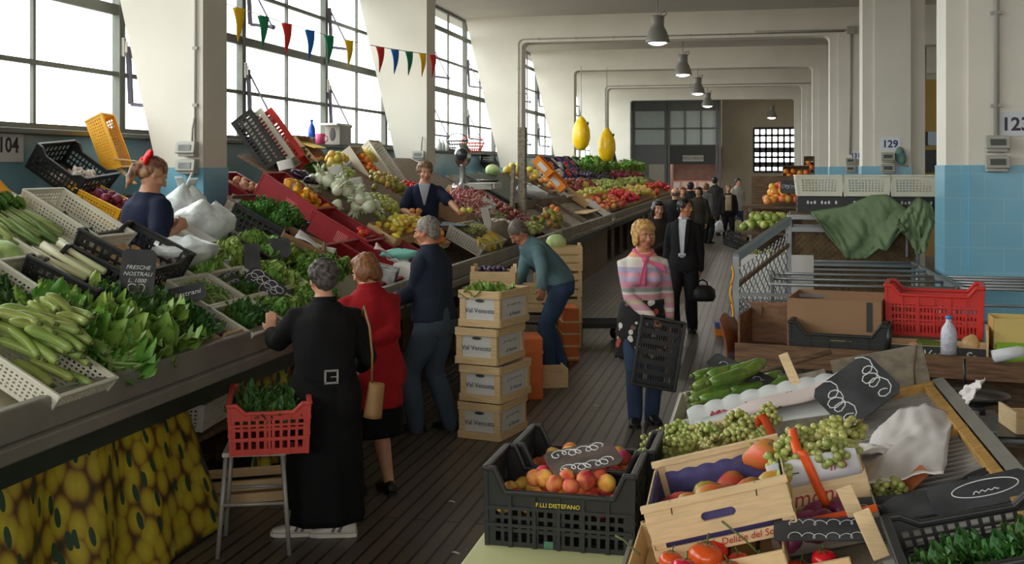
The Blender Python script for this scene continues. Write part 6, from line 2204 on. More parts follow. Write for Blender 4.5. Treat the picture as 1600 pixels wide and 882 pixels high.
# things standing on the sill
ZS = SILL
def on_sill(px, x=-6.42):
 p = at_x(px, 230, x)
 return V((x, p.y, ZS))
def bottle(label, p, h, r, m, capm, name='bottle'):
 t = thing(name, label, 'bottle', p)
 MB().lathe([(0.01, 0), (r, 0.005), (r, h * 0.55), (r * 0.85, h * 0.68), (r * 0.36, h * 0.84), (r * 0.34, h * 0.93), (0.01, h * 0.93)], 18).build('bottle_body', m, t)
 MB().cyl((0, 0, h * 0.92), (0, 0, h), r * 0.42, n=12).build('cap', capm, t)
 return t
bottle('tall blue bottle standing on the window sill', on_sill(487), 0.36, 0.055, mat('blue_bottle_plastic', (36, 84, 196), 0.25), mat('blue_cap', (30, 70, 170), 0.4))
jg = thing('jug', 'pink plastic jug on the window sill beside the blue bottle', 'jug', on_sill(499))
MB().lathe([(0.01, 0), (0.075, 0.005), (0.085, 0.16), (0.08, 0.16), (0.07, 0.012), (0.01, 0.012)], 18).build('jug_body', mat('pink_jug_plastic', (232, 96, 140), 0.35), jg)
MB().tube([(0.08, 0, 0.03), (0.13, 0, 0.06), (0.13, 0, 0.11), (0.08, 0, 0.14)], 0.01, 6).build('handle', mat('pink_jug_plastic', (232, 96, 140)), jg)
bx = thing('appliance_box', 'grey box with an oval opening and white lid on the window sill', 'box', on_sill(524) + V((0.05, 0, 0)))
MB().box((0, 0, 0.15), (0.24, 0.5, 0.30)).build('box_body', mat('grey_box_card', (150, 146, 136), 0.7), bx, bevel=0.006)
MB().box((0, -0.1, 0.315), (0.27, 0.62, 0.03)).build('lid', M_paper, bx)
MB().ell((0.0, -0.253, 0.16), (0.05, 0.006, 0.10), 16, 8).build('opening', M_slate, bx)
for k, (px, dz, lb) in enumerate(((452, 0, 'flat pale cardboard stack lying on the sill'), (458, 0.07, 'dark flat folder on top of the pale cardboard on the sill'))):
 t = thing('folder', lb, 'box', on_sill(px) + V((0.06, 0, dz)), (0, 0.03 * k, 0.1 * k))
 MB().box((0, 0, 0.035 - 0.02 * k), (0.28, 0.75, 0.07 - 0.04 * k)).build('cover', (mat('pale_board', (190, 176, 140), 0.8), M_slate)[k], t, bevel=0.004)
 MB().box((0.02, 0, 0.035 - 0.02 * k), (0.27, 0.73, 0.05 - 0.03 * k)).build('sheets', M_paper, t)
t = thing('loudspeaker', 'small dark grey box hanging below the window sill', 'box', at_x(482, 234, -6.2) + V((0, 0, 0)))
MB().box((0, 0, 0), (0.14, 0.18, 0.30)).build('box_body', mat('dark_grey_box', (74, 74, 72), 0.6), t, bevel=0.01)
MB().box((-0.15, 0, 0.02), (0.2, 0.05, 0.05)).build('bracket', M_conduit, t)
for k, (px, w) in enumerate(((686, 0.06), (692, 0.05), (698, 0.055))):
 bottle(('clear squat bottle on the second window sill, nearest the column', 'slim pale bottle on the second window sill between two others', 'pale bottle on the second window sill beside the black basket')[k], on_sill(px), 0.26 - 0.03 * k, w, mat('pale_bottle_plastic', (196, 200, 196), 0.2), M_paper)
M_basket = mat('red_basket_plastic', (206, 74, 50), 0.5)
def basket(label, p, m, r=0.26, h=0.2):
 t = thing('basket', label, 'basket', p)
 b = MB()
 for i in range(24):
  a = 2 * pi * i / 24
  b.tube([(r * 0.65 * cos(a), r * 0.65 * sin(a), 0), (r * cos(a), r * sin(a), h)], 0.010, 5)
 for z in (0, 0.33, 0.66, 1.0):
  q = r * (0.65 + 0.35 * z)
  b.tube([(q * cos(2 * pi * j / 24), q * sin(2 * pi * j / 24), h * z) for j in range(24)], 0.013, 5, closed=True, cap=False)
 b.build('basket_weave', m, t)
 MB().tube([(r * cos(pi * j / 10), 0, h + 0.16 * sin(pi * j / 10)) for j in range(11)], 0.012, 6).build('basket_handle', m, t)
basket('black round basket on the second window sill', on_sill(714, -6.25), M_black, 0.24, 0.22)
basket('red woven basket on the second window sill', on_sill(738, -6.25), M_basket, 0.27, 0.2)
plastic_crate('plastic_crate', 'small black crate hanging on the blue wall below the second sill', TR(at_x(765, 262, -6.3), (0, 0.3, pi / 2)), M_black, L=0.55, W=0.3, H=0.22, **BC)

# right-hand half of the fruit stall: beans, bananas, sack, scale
def sphere_at(px, py, lift):
 return SP(px, py, lift)
heap('red_bean', 'bean_pod', [(14.0, 0.55), (15.3, 1.15)], 110, 'pink-streaked bean pod in the big heap beside the fruit seller', 'vegetable', 'borlotti bean heap', lift=0.05, h=0.16, step=0.085, layers=2, seed=2, s=(1.2, 1.6))
heap('green_bean', 'bean_pod', [(14.6, 0.30), (15.4, 0.52)], 40, 'green bean pod in the tray below the pink beans', 'vegetable', 'green beans below the pink beans', lift=0.05, h=0.06, step=0.07, seed=3, s=(1.1, 1.4))
Mb = SM(13.05, 0.28, 0.03, pi / 2)
plastic_crate('plastic_crate', 'pale perforated carton under the bananas and grapes', SM(13.1, 0.22, 0.02, pi / 2), mat('pale_banana_carton', (196, 188, 174), 0.6), L=1.05, W=0.44, H=0.16, **WC)
for k in range(6):
 put('bananas', 'banana_hand', SM(12.68 + 0.15 * k, 0.12 + 0.05 * (k % 2), 0.14, -0.4 + 0.25 * k, 0.1) @ Mx.Scale(1.05, 4), 'hand of yellow bananas in the pale perforated carton', 'fruit', 'bananas in the pale carton')
for k in range(6):
 put('grapes', 'grape_bunch', SM(12.95 + 0.11 * k, 0.33, 0.17, 0.8 * k), 'bunch of white grapes behind the bananas', 'fruit', 'grapes behind the bananas')
bl = thing('paper_sheet', 'blue-grey paper lining behind the bananas', 'paper', SM(12.95, 0.47, 0.16, 0.1, -0.4))
MB().sheet(lambda u, v: ((u - 0.5) * 0.3, (v - 0.5) * 0.8, 0.03 * sin(5 * v + u)), 8, 12, thick=0.003).build('sheet', mat('blue_grey_paper', (138, 150, 168), 0.8), bl)
sk = thing('sack', 'grey-brown open paper sack of mushrooms beside the bananas', 'sack', SM(14.1, 0.12, 0.0, 0, -SA * 0.8))
b = MB()
nn = 36
rings = []
for z, r in ((0.0, 0.22), (0.02, 0.28), (0.12, 0.36), (0.22, 0.38), (0.30, 0.36), (0.28, 0.33), (0.2, 0.34), (0.19, 0.02)):
 rings.append([V(((r * (1 + 0.07 * sin(5 * 2 * pi * j / nn + 9 * z))) * cos(2 * pi * j / nn) * 0.8, r * 1.15 * (1 + 0.05 * sin(7 * 2 * pi * j / nn)) * sin(2 * pi * j / nn), z + (0.04 * sin(4 * 2 * pi * j / nn) if z > 0.25 else 0))) for j in range(nn)])
b.ring_loft(rings)
b.build('sack_body', mat('grey_brown_kraft_paper', (128, 116, 98), 0.85, var=0.1, bump=0.4, bscale=15), sk)
def mushroom():
 mb = MB()
 mb.lathe([(0.004, 0.055), (0.02, 0.052), (0.04, 0.036), (0.046, 0.018), (0.036, 0.012), (0.014, 0.014), (0.013, -0.03), (0.004, -0.032)], 14)
 return mb.mesh('mushroom', fm('mushroom_cap', (206, 194, 176), (180, 160, 140), 9, 0.6, rand=0.2))
FR['mushroom'] = mushroom
r_ = random.Random(4)
for k in range(22):
 a, q = r_.uniform(0, 6.28), sqrt(r_.random())
 put('mushroom', 'mushroom', SM(14.1, 0.12, 0.0, 0, -SA * 0.8) @ TR((0.22 * q * cos(a), 0.32 * q * sin(a), 0.24 + 0.05 * (1 - q)), (r_.uniform(-1, 1), r_.uniform(-1, 1), a), 1.15), 'pale mushroom in the open paper sack', 'vegetable', 'mushrooms in the sack')
wood_crate('shallow wooden crate with torn paper above the pink beans', SM(15.6, 1.0, 0.02, 0, 0.05), M_wood, L=0.75, W=0.42, H=0.12, slats=1, handle=False)
ps = thing('paper_sheet', 'torn pale paper sticking up from the shallow wooden crate above the beans', 'paper', SM(15.55, 1.0, 0.16, 0.2))
MB().sheet(lambda u, v: ((u - 0.5) * 0.7, (v - 0.5) * 0.35, 0.06 * sin(4 * u + 5 * v)), 10, 8, thick=0.003).build('sheet', M_paper, ps)
heap('red_apple', 'red_apple', [(15.9, 0.3), (17.0, 1.3)], 70, 'dark red apple in the slope beside the wooden post', 'fruit', 'dark red apples', lift=0.05, h=0.05, step=0.1, layers=1, seed=5, s=(1.1, 1.3))
heap('green_apple', 'green_apple', [(16.0, 0.05), (16.9, 0.28)], 26, 'pale green apple below the dark red ones', 'fruit', 'pale green apples', lift=0.06, h=0.04, seed=6, layers=1)
heap('tomato', 'tomato', [(13.3, 1.2), (13.8, 1.45)], 22, 'red tomato behind the fruit seller\'s outstretched arm', 'fruit', 'tomatoes behind the fruit seller', lift=0.08, h=0.06, seed=7, s=(1.1, 1.3))
carton('brown carton under the outstretched hand of the fruit seller', SM(13.75, 0.78, 0.02, 0.2), 0.4, 0.34, 0.2)
sl = thing('price_sheet', 'narrow white price slip standing in the bananas', 'price sign', FM(S(13.65, 0.32, 0.28), (0.5, -0.8, 0.2), (-0.2, 0, 1)))
MB().box((0, 0, 0), (0.1, 0.32, 0.004)).build('sheet', M_paper, sl)
# weighing counter and scale
ct = thing('weighing_counter', 'grey metal-topped weighing counter before the blue wall', 'counter', (0, 0, 0))
MB().bb((-5.9, 14.2, 1.72), (-4.9, 17.0, 1.80)).build('counter_top', mat('grey_zinc_top', (120, 124, 122), 0.5, metal=0.3, var=0.15, scale=3), ct, bevel=0.01)
for x in (-5.85, -4.95):
 for y in (14.3, 16.9):
  MB().box((x, y, 0.86), (0.06, 0.06, 1.72)).build('leg', M_woodd, ct)
ps_ = at_y(723, 312, 15.0)
sc = thing('weighing_scale', 'polished column scale with round dial head on the grey counter', 'scale', (-5.15, 15.0, 1.80))
px_ = at_y(723, 262, 15.0)
sc.location = (px_.x, 15.0, 1.80)
MB().lathe([(0.02, 0), (0.16, 0.0), (0.16, 0.03), (0.06, 0.06), (0.045, 0.10), (0.04, 0.32), (0.05, 0.34), (0.02, 0.35)], 20).build('column', M_metal, sc)
b = MB()
b.ell((0, 0, 0.46), (0.12, 0.06, 0.17), 20, 12)
b.build('dial_head', mat('polished_chrome', (210, 210, 208), 0.12, metal=1.0), sc)
MB().cyl((0, -0.055, 0.48), (0, -0.066, 0.48), 0.085, n=24).build('dial', mat('dark_dial', (48, 50, 54), 0.3), sc)
MB().lathe([(0.01, 0.02), (0.12, 0.02), (0.17, 0.06), (0.165, 0.06), (0.115, 0.03), (0.01, 0.03)], 22, M=TR((0.36, 0, 0.08))).build('pan', M_metal, sc)
MB().bb((0, -0.05, 0.0), (0.42, 0.05, 0.08)).build('beam_box', M_greybox, sc)
t = thing('tray_box', 'flat white carton on the grey weighing counter', 'box', (at_y(757, 300, 15.6).x, 15.6, 1.80))
MB().box((0, 0, 0.04), (0.4, 0.4, 0.08)).build('tray_body', M_paper, t, bevel=0.006)

# --- the empty tray stall and everything beyond
post = thing('wooden_post', 'tall wooden post with a cross brace at the near corner of the empty tray stall', 'post', (0, 0, 0))
pp = at_y(816, 300, 17.7)
MB().bb((pp.x - 0.06, 17.62, 0), (pp.x + 0.06, 17.78, 2.75)).build('post_body', M_woodg, post, bevel=0.005)
MB().beam((pp.x - 0.16, 17.6, 1.3), (pp.x - 0.12, 17.6, 2.15), 0.09, 0.05, up=(1, 0, 0)).build('brace', M_woodg, post)
t = thing('tray_divider', 'dark board dividing the empty tray from the upper shelf', 'board', (0, 0, 0))
MB().beam(S(17.5, 0.75, 0.06), S(23.5, 0.75, 0.06), 0.03, 0.14).build('divider_board', M_woodd, t)
for Y in (19.2, 21.0):
 MB().beam(S(Y, -0.15, 0.03), S(Y, 1.9, 0.03), 0.05, 0.07).build('divider_rail', M_woodg, t)
pale = thing('plank', 'pale bare plank lying in the empty tray', 'plank', (0, 0, 0))
MB().beam(S(21.3, 0.25, 0.05), S(23.3, 0.25, 0.05), 0.35, 0.02).build('plank_board', M_wood, pale)
plastic_bag('crumpled white plastic bag lying in the empty tray stall', SM(19.6, 0.92, 0.05, 0.9, -SA * 0.5), 0.34, 0.20, 0.24, M_bagw, 5, ears=True)
heap('mango', 'mango', [(17.45, 0.0), (18.4, 0.35)], 26, 'green-orange mango at the near corner of the empty tray', 'fruit', 'mangoes by the empty tray', lift=0.06, h=0.08, step=0.11, seed=2, s=(1.3, 1.6))
heap('orange', 'orange', [(17.9, 0.15), (18.5, 0.35)], 7, 'orange among the mangoes at the corner of the empty tray', 'fruit', 'oranges among the mangoes', lift=0.13, h=0.05, step=0.13, seed=3, s=(1.2, 1.4))
M_orangecard = mat('orange_print_carton', (240, 140, 26), 0.55, var=0.05)
for k, (px, py, Y) in enumerate(((849, 262, 20.5), (869, 285, 20.6))):
 p = at_y(px, py, Y)
 t = thing('fruit_carton', ('bright orange carton tilted on the slope, upper of two', 'bright orange carton tilted on the slope, lower of two')[k], 'box', Mx.Translation(p) @ Mx.Rotation(0.82, 4, 'Y'))
 b = MB()
 b.box((0, 0, -0.05), (0.42, 0.34, 0.02))
 for s in (-1, 1):
  b.box((s * 0.20, 0, 0.03), (0.02, 0.34, 0.16))
  b.box((0, s * 0.165, 0.03), (0.42, 0.02, 0.16))
 b.build('carton_body', M_orangecard, t, bevel=0.004)
 MB().box((0.0, -0.178, 0.02), (0.2, 0.004, 0.09)).build('white_label', M_paper, t)
put('cabbage', 'cabbage', TR(S(19.9, 1.84, 0.13), (0, 0, 0), 1.3), 'round pale green cabbage at the very top beside the wooden post', 'vegetable')
db = thing('backing_board', 'dark green board behind the orange cartons', 'board', (0, 0, 0))
MB().beam(S(18.0, 1.35, 0.05), S(22.5, 1.35, 0.05), 1.0, 0.03, up=(sin(SA), 0, cos(SA))).build('board_panel', M_fascia, db)
# far produce: trays in long bands, most with their own fruit
far = [
 # Y0, Y1, d0, d1, kind, name, n, size, label
 (21.2, 23.2, 1.5, 1.9, 'melon', 'melon', 10, 0.85, 'yellow melon in the top band beside the orange cartons'),
 (22.0, 23.6, 1.0, 1.45, 'pale_orange', 'orange', 26, 1.5, 'pale orange in the upper band of the far slope'),
 (24.0, 27.0, 0.05, 0.5, 'peach', 'peach', 44, 1.6, 'orange-red peach along the front of the far slope'),
 (24.0, 27.5, 0.55, 0.8, 'yellow_apple', 'apple', 30, 1.6, 'small yellow apple in the second band of the far slope'),
 (24.0, 27.5, 0.85, 1.25, 'red_apple', 'apple', 40, 1.7, 'dark red apple in the middle band of the far slope'),
 (25.5, 26.8, 0.9, 1.1, 'melon', 'melon', 4, 0.9, 'yellow melon sitting among the far dark red apples'),
 (27.2, 31.0, 0.05, 0.55, 'tomato', 'tomato', 40, 1.9, 'far red tomato at the front of the far slope'),
 (27.8, 32.0, 0.65, 1.1, 'green_apple', 'apple', 44, 1.9, 'yellow-green apple in the long far band'),
 (28.0, 33.0, 1.15, 1.6, 'plum', 'plum', 36, 2.6, 'dark plum in the upper far band'),
 (31.5, 36.0, 0.1, 0.6, 'yellow_pear', 'pear', 34, 2.0, 'far yellow pear near the walking crowd'),
 (33.0, 40.0, 0.7, 1.1, 'green_apple', 'apple', 30, 2.2, 'green fruit in the furthest band'),
 (33.5, 42.0, 1.2, 1.6, 'red_apple', 'apple', 30, 2.2, 'dark red fruit in the furthest upper band'),
 (37.0, 44.0, 0.1, 0.6, 'tomato', 'tomato', 24, 2.3, 'furthest red tomato beside the crowd'),
]
for k, (y0, y1, d0, d1, kind, name, n, s, lb) in enumerate(far):
 st = sqrt((y1 - y0) * (d1 - d0) / n) * 1.0
 heap(kind, name, [(y0, d0), (y1, d1)], n, lb, 'fruit', lb, lift=0.12, h=0.10, step=max(0.08, st), layers=1, seed=20 + k, s=(s * 0.9, s * 1.1))
 wood_crate('long wooden tray holding each %s' % lb, SM((y0 + y1) / 2, (d0 + d1) / 2, -0.02, pi / 2), (M_wood, M_card, M_woodg)[k % 3], L=y1 - y0, W=d1 - d0 + 0.06, H=0.13, slats=1, handle=False, name='fruit_tray')
# leaning cartons, blue and black crates and greens in the far upper rows
cols = [(M_card, 'brown'), (mat('blue_crate_plastic', (52, 86, 142), 0.5), 'blue'), (M_black, 'black'), (M_white, 'white'), (mat('green_crate_plastic', (70, 116, 66), 0.5), 'green')]
spots = [(22.9, 1.15, 3), (24.2, 1.55, 0), (25.4, 1.75, 1), (26.6, 1.75, 2), (27.8, 1.80, 1), (29.2, 1.85, 2), (30.6, 1.85, 4), (32.2, 1.85, 3), (34.0, 1.85, 4), (36.0, 1.85, 3), (38.5, 1.8, 4), (41.0, 1.8, 3)]
place_word = ['just beyond the orange cartons', 'above the far dark red apples', 'above the first far melon', 'fifth in the far upper row', 'in the upper row before the third column', 'above the far plums', 'past the third column', 'above the furthest bands', 'near the fourth column', 'past the fourth column', 'near the far end of the slope', 'last of the far upper row']
for k, (Y, d, c) in enumerate(spots):
 m, cn = cols[c]
 plastic_crate('plastic_crate', '%s crate tilted up in the far slope, %s' % (cn, place_word[k]), SM(Y, d, 0.05, 0, 0.25), m, L=0.75, W=0.9, H=0.2, flare=0.01, pl=(8, 2), ps=(8, 2), pb=(6, 6))
 for j in range(5):
  kd = ('red_onion', 'plum', 'orange', 'garlic', 'tomato', 'cabbage')[(k + j // 3) % 5]
  put(kd, {'red_onion': 'red_onion', 'plum': 'plum', 'orange': 'orange', 'garlic': 'garlic_bulb', 'tomato': 'tomato'}[kd], SM(Y, d, 0.17, 0, 0.25) @ TR((-0.25 + 0.12 * j, -0.3 + 0.17 * ((j * 3) % 5), 0.04), (j, 1, 0), 3.0 if kd in ('plum', 'garlic') else 2.0),
   '%s heaped in the far %s crate %s' % ({'red_onion': 'purple onion', 'plum': 'dark plum', 'orange': 'orange', 'garlic': 'garlic bulb', 'tomato': 'tomato'}[kd], cn, place_word[k]), 'produce', 'far crate contents %d' % k)
greens('lettuce_green', 'lettuce_head', 29.5, 45.5, 1.45, 2.0, 40, 'green lettuce head in the upper rows of the far slope', 'far lettuces', lift=0.15, s=(1.6, 2.2), heap=0.15)
ps = thing('paper_sheet', 'big white paper lining hanging over the near corner of the far slope', 'paper', SM(23.95, 0.28, 0.10, 0.1))
MB().sheet(lambda u, v: ((u - 0.5) * 0.95, (v - 0.5) * 0.7, 0.05 * sin(4 * u) - 0.2 * max(0, 0.5 - v)), 12, 8, thick=0.004).build('sheet', M_paper, ps)
wood_crate('pale wooden crate tilted at the near end of the far slope', SM(23.4, 0.9, 0.05, 0.3, 0.1), M_wood, L=0.9, W=0.45, H=0.14, slats=1, handle=False)
# hanging inflatable fruit
M_infl = mat('yellow_inflatable_vinyl', (244, 198, 24), 0.3, var=0.05)
for k, (px, py, Y, s) in enumerate(((948, 228, 31.6, 1.0), (908, 210, 31.0, 0.95))):
 p = at_y(px, py, Y)
 t = thing('inflatable_fruit', ('big yellow inflatable fruit hanging from the third left column', 'yellow inflatable fruit half hidden behind the second far column')[k], 'decoration', p)
 MB().lathe([(0.01, -0.46), (0.08, -0.44), (0.18, -0.34), (0.24, -0.12), (0.23, 0.12), (0.17, 0.32), (0.09, 0.44), (0.04, 0.50), (0.01, 0.50)], 30, wob=lambda a, z: 1 + 0.07 * abs(cos(2.5 * a))).build('vinyl_body', M_infl, t)
 for q in range(3):
  MB().ell((0.2 * cos(-1.2 + q * 0.5), 0.22 * sin(-1.2 + q * 0.5), -0.1 + 0.2 * q), (0.03, 0.03, 0.05), 8, 6).build('dark_patch', M_fascia, t)
 MB().cyl((0, 0, 0.5), (0, 0, HB - p.z), 0.01, n=6).build('string', M_conduit, t)
# bunting between the first two columns
bt = thing('bunting', 'string of red, yellow, blue and green pennants between the left columns', 'bunting', (0, 0, 0))
P0, P1 = at_y(312, -8, 10.45), at_y(680, 86, 17.35)
def bpt(px):
 # the point of the sagging string seen at picture column px
 lo, hi = 0.0, 1.0
 for _ in range(40):
  m = (lo + hi) / 2
  q = P0.lerp(P1, m)
  d = q - V((0, 0, EYE))
  x = 800 + FPX * (d.x * _ct + d.y * _st) / (-d.x * _st + d.y * _ct)
  if x < px: lo = m
  else: hi = m
 return P0.lerp(P1, lo), lo
MB().tube([P0.lerp(P1, i / 30) + V((0, 0, -0.10 * sin(pi * i / 30))) for i in range(31)], 0.006, 5).build('string', M_paper, bt)
pen = {'red': (214, 44, 40), 'yellow': (246, 196, 26), 'blue': (28, 108, 196), 'green': (18, 128, 86)}
for px, c in ((320, 'red'), (373, 'yellow'), (411, 'green'), (448, 'red'), (484, 'blue'), (514, 'green'), (545, 'yellow'), (594, 'red'), (617, 'blue'), (639, 'green'), (660, 'yellow'), (676, 'red')):
 q, m = bpt(px)
 q = q + V((0, 0, -0.10 * sin(pi * m)))
 dr = (P1 - P0).normalized()
 tw = V((0.7, 0.7, 0)).normalized().lerp(dr, 0.3).normalized()
 b = MB()
 h = 0.36
 b.sheet(lambda u, v: q + tw * ((u - 0.5) * 0.16 * (1 - v)) + V((0.02 * sin(4 * v), -0.02 * sin(3 * v + u), -h * v)), 4, 8, thick=0.003)
 b.build('pennant', mat('pennant_' + c, pen[c], 0.5), bt)
# produce and boxes beneath the stalls, crates on the floor by the workers
M_orplastic = mat('orange_crate_plastic', (214, 106, 40), 0.55, var=0.08)
def val_crate(label, M, label_mesh=True, gap=True):
 t = thing('apple_crate', label, 'crate', M)
 L, W, H = 0.34, 0.50, 0.28
 a, c = L / 2, W / 2
 for sx in (-1, 1):
  for sy in (-1, 1):
   MB().box((sx * (a - 0.02), sy * (c - 0.02), H / 2), (0.05, 0.05, H)).build('corner_post', M_wood, t, bevel=0.002)
 for z, h in ((0.028, 0.055), (H - 0.03, 0.06)):
  b = MB()
  for s in (-1, 1):
   b.bb((-a - 0.008, s * (c + 0.008) - 0.008, z - h / 2), (a + 0.008, s * (c + 0.008) + 0.008, z + h / 2))
   b.bb((s * (a + 0.008) - 0.008, -c - 0.008, z - h / 2), (s * (a + 0.008) + 0.008, c + 0.008, z + h / 2))
  b.build('rim_slats', M_wood, t, bevel=0.002)
 b = MB()
 for s in (-1, 1):
  b.bb((-a + 0.04, s * (c - 0.006) - 0.004, 0.05), (a - 0.04, s * (c - 0.006) + 0.004, H - 0.05))
  b.bb((s * (a - 0.006) - 0.004, -c + 0.04, 0.05), (s * (a - 0.006) + 0.004, c - 0.04, H - 0.05))
 b.build('paper_panel', mat('white_printed_panel', (206, 204, 196), 0.7), t)
 b = MB()
 b.bb((-a, -c, 0.0), (a, c, 0.012))
 b.build('base', M_wood, t)
 n = 12
 pts = [(0.04 * cos(2 * pi * j / n), 0.012 * sin(2 * pi * j / n)) for j in range(n)]
 MB().prism([(x, y + H - 0.078) for x, y in pts], -c - 0.004, -c + 0.001, 'y').build('hand_hole', M_slate, t)
 ink = mat('blue_black_ink', (52, 56, 78), 0.6)
 text('printed_name', 'Val Venosta', 0.054, TR((0, -c - 0.0005, 0.125), (pi / 2, 0, 0)), ink, t, 0.0006)
 text('printed_name', 'la Venosta', 0.045, TR((a + 0.0005, 0.02, 0.09), (pi / 2, 0, pi / 2)), mat('grey_ink', (132, 130, 134), 0.6), t, 0.0006, shear=0.3)
 b = MB()
 b.tube([(a + 0.001, -0.12 + 0.02 * i, 0.15 + 0.02 * abs(sin(i * 1.3))) for i in range(13)], 0.002, 4)
 b.build('printed_mountains', mat('grey_ink', (132, 130, 134)), t)
 return t
pc = at_h(757, 688, 0)
zc = 0
vw = 0.10
for k, lb in enumerate(('bottom crate of the four white-panelled wooden apple crates', 'second crate from the floor in the four-high apple crate stack', 'third crate from the floor in the four-high apple crate stack', 'top crate of the four-high apple crate stack, with greens in it')):
 o = val_crate(lb, TR((pc.x + (0.0, 0.02, -0.02, 0.01)[k] + 0.01, pc.y + 0.25, 0.289 * k + 0.001), (0, 0, -0.24 + (0.03, -0.03, 0.02, 0.0)[k])))
 tp = o
greens_p = V((pc.x, pc.y + 0.2, 0.289 * 4 - 0.04))
for k in range(3):
 put('chard', 'chard_bunch', TR(greens_p + V((0.08 * (k - 1), 0.06 * k - 0.1, -0.02)), (0.1, 0.1, 2 * k), 0.6), 'green leafy tops in the highest apple crate', 'vegetable', 'greens in the top apple crate')
# small printed crate of plums on a trestle behind the stack
pq = at_z(772, 440, 10.6)
st = thing('trestle', 'rough wooden trestle behind the apple crate stack', 'trestle', (pq.x, pq.y, 0))
for sx in (-0.22, 0.22):
 for sy in (-0.18, 0.18):
  MB().box((sx, sy, (pq.z - 0.07) / 2), (0.045, 0.045, pq.z - 0.07)).build('leg', M_woodd, st)
MB().bb((-0.26, -0.22, pq.z - 0.07), (0.26, 0.22, pq.z - 0.045)).build('trestle_top', M_woodd, st)
o = wood_crate('wooden crate of dark plums with red lettering behind the apple crate stack', TR((pq.x, pq.y, pq.z - 0.044), (0, 0, 0.15 + pi / 2)), M_wood, L=0.32, W=0.42, H=0.13, slats=2, ends=0.15, posts=0.2, handle=False)
text('printed_name', 'FRUTTA', 0.05, TR((-0.168, 0, 0.045), (pi / 2, 0, -pi / 2)), mat('red_ink', (178, 52, 50), 0.6), o)
pile('plum', 'plum', TR((pq.x, pq.y, pq.z), (0, 0, 0.15 + pi / 2)), 40, (-0.12, 0.12, -0.17, 0.17), 'dark plum in the wooden crate behind the apple crate stack', 'fruit', 'plums behind the stack', step=0.05, lift=0.06, heap=0.03, layers=2, seed=3)
# orange-brown wooden/plastic cases standing on end by the bending worker
for k, (px, py, z, h, lb) in enumerate(((826, 575, 10.2, 0.44, 'orange plastic case standing between the stack and the bending worker'), (886, 540, 12.2, 0.46, 'orange-sided wooden case standing behind the bending worker'))):
 p = at_z(px, py, z)
 t = thing('upright_case', lb, 'crate', (p.x, p.y + 0.1, 0.0), (0, 0, 0.3))
 b = MB()
 b.bb((-0.09, -0.2, 0), (0.09, 0.2, h + 0.12))
 b.build('case_body', M_orplastic, t, bevel=0.012)
 for q in range(4):
  MB().bb((-0.095, -0.205, 0.03 + q * 0.13), (0.095, 0.205, 0.05 + q * 0.13)).build('rib', M_orplastic if k == 0 else M_wood, t)
p = at_h(838, 606, 0)
wood_crate('low empty wooden crate on the floor beside the apple crate stack', TR((p.x, p.y + 0.12, 0.002), (0, 0, 0.35)), M_wood, L=0.5, W=0.34, H=0.16, slats=1, ends=0.18, handle=False)
for k, (z, lb) in enumerate(((0.0, 'lowest slatted crate of the stack behind the bending worker'), (0.30, 'second slatted crate of the stack behind the bending worker'), (0.60, 'third slatted crate of the stack behind the bending worker'), (0.90, 'top slatted crate of the stack behind the bending worker, holding a cabbage'))):
 p = at_z(872, 262, 13.2)
 wood_crate(lb, TR((p.x, p.y, z + 0.002), (0, 0, 0.1 + 0.03 * k)), M_wood, L=0.55, W=0.42, H=0.27, slats=3, ends=0.27, posts=0.3, handle=False)
put('cabbage', 'cabbage', TR((p.x - 0.02, p.y - 0.05, 1.22), (0, 0, 0), 1.15), 'pale cabbage in the top slatted crate behind the bending worker', 'vegetable')
p = at_z(822, 470, 11.6)
for k, z in enumerate((0.0, 0.30, 0.60)):
 wood_crate(('bottom wooden crate before the bending worker\'s hands', 'middle wooden crate before the bending worker\'s hands', 'upper wooden crate the bending worker is sorting')[k], TR((p.x - 0.05, p.y + 0.15, z + 0.002), (0, 0, 0.2)), M_woodg if k < 2 else M_wood, L=0.52, W=0.36, H=0.27, slats=3, ends=0.27, posts=0.29, handle=False)
# stool with the red crate of herbs, boxes under the stall
ph = at_h(376, 872, 0)
ss = thing('stool', 'tall grey metal stool with a pale seat under the red crate', 'stool', (ph.x, ph.y + 0.2, 0), (0, 0, 0.35))
MB().bb((-0.17, -0.17, 0.535), (0.17, 0.17, 0.56)).build('seat', mat('pale_stool_top', (190, 186, 168), 0.6), ss, bevel=0.006)
for sx in (-1, 1):
 for sy in (-1, 1):
  MB().cyl((sx * 0.19, sy * 0.19, 0), (sx * 0.15, sy * 0.15, 0.54), 0.013, n=8).build('leg', M_lampgrey, ss)
for sx in (-1, 1):
 MB().cyl((sx * 0.178, -0.178, 0.18), (sx * 0.178, 0.178, 0.18), 0.010, n=8).build('stretcher', M_lampgrey, ss)
 MB().cyl((-0.172, sx * 0.172, 0.28), (0.172, sx * 0.172, 0.28), 0.010, n=8).build('stretcher', M_lampgrey, ss)
Mr = TR((ph.x + 0.05, ph.y + 0.26, 0.562), (0, 0, 0.42))
plastic_crate('plastic_crate', 'red slotted crate of dark herbs standing on the stool', Mr, mat('faded_red_crate_plastic', (196, 66, 54), 0.5, var=0.08), L=0.40, W=0.56, H=0.27, flare=0.012, dip=0.045, pl=(9, 3), ps=(12, 3), pb=(8, 8), hx=0.62, hy=0.72, rim=0.02, dipw=0.2, ribs=4)
for k in range(12):
 put('herbs', 'herb_bunch', Mr @ TR((0.1 * ((k % 3) - 1), 0.13 * (k // 3 - 1.5), 0.15 + 0.02 * (k % 2)), (0.3 * (k % 2), 0.2, k), 1.05), 'dark herb bunch in the red crate on the stool', 'vegetable', 'herbs in the red crate')
p = at_x(285, 655, -3.45)
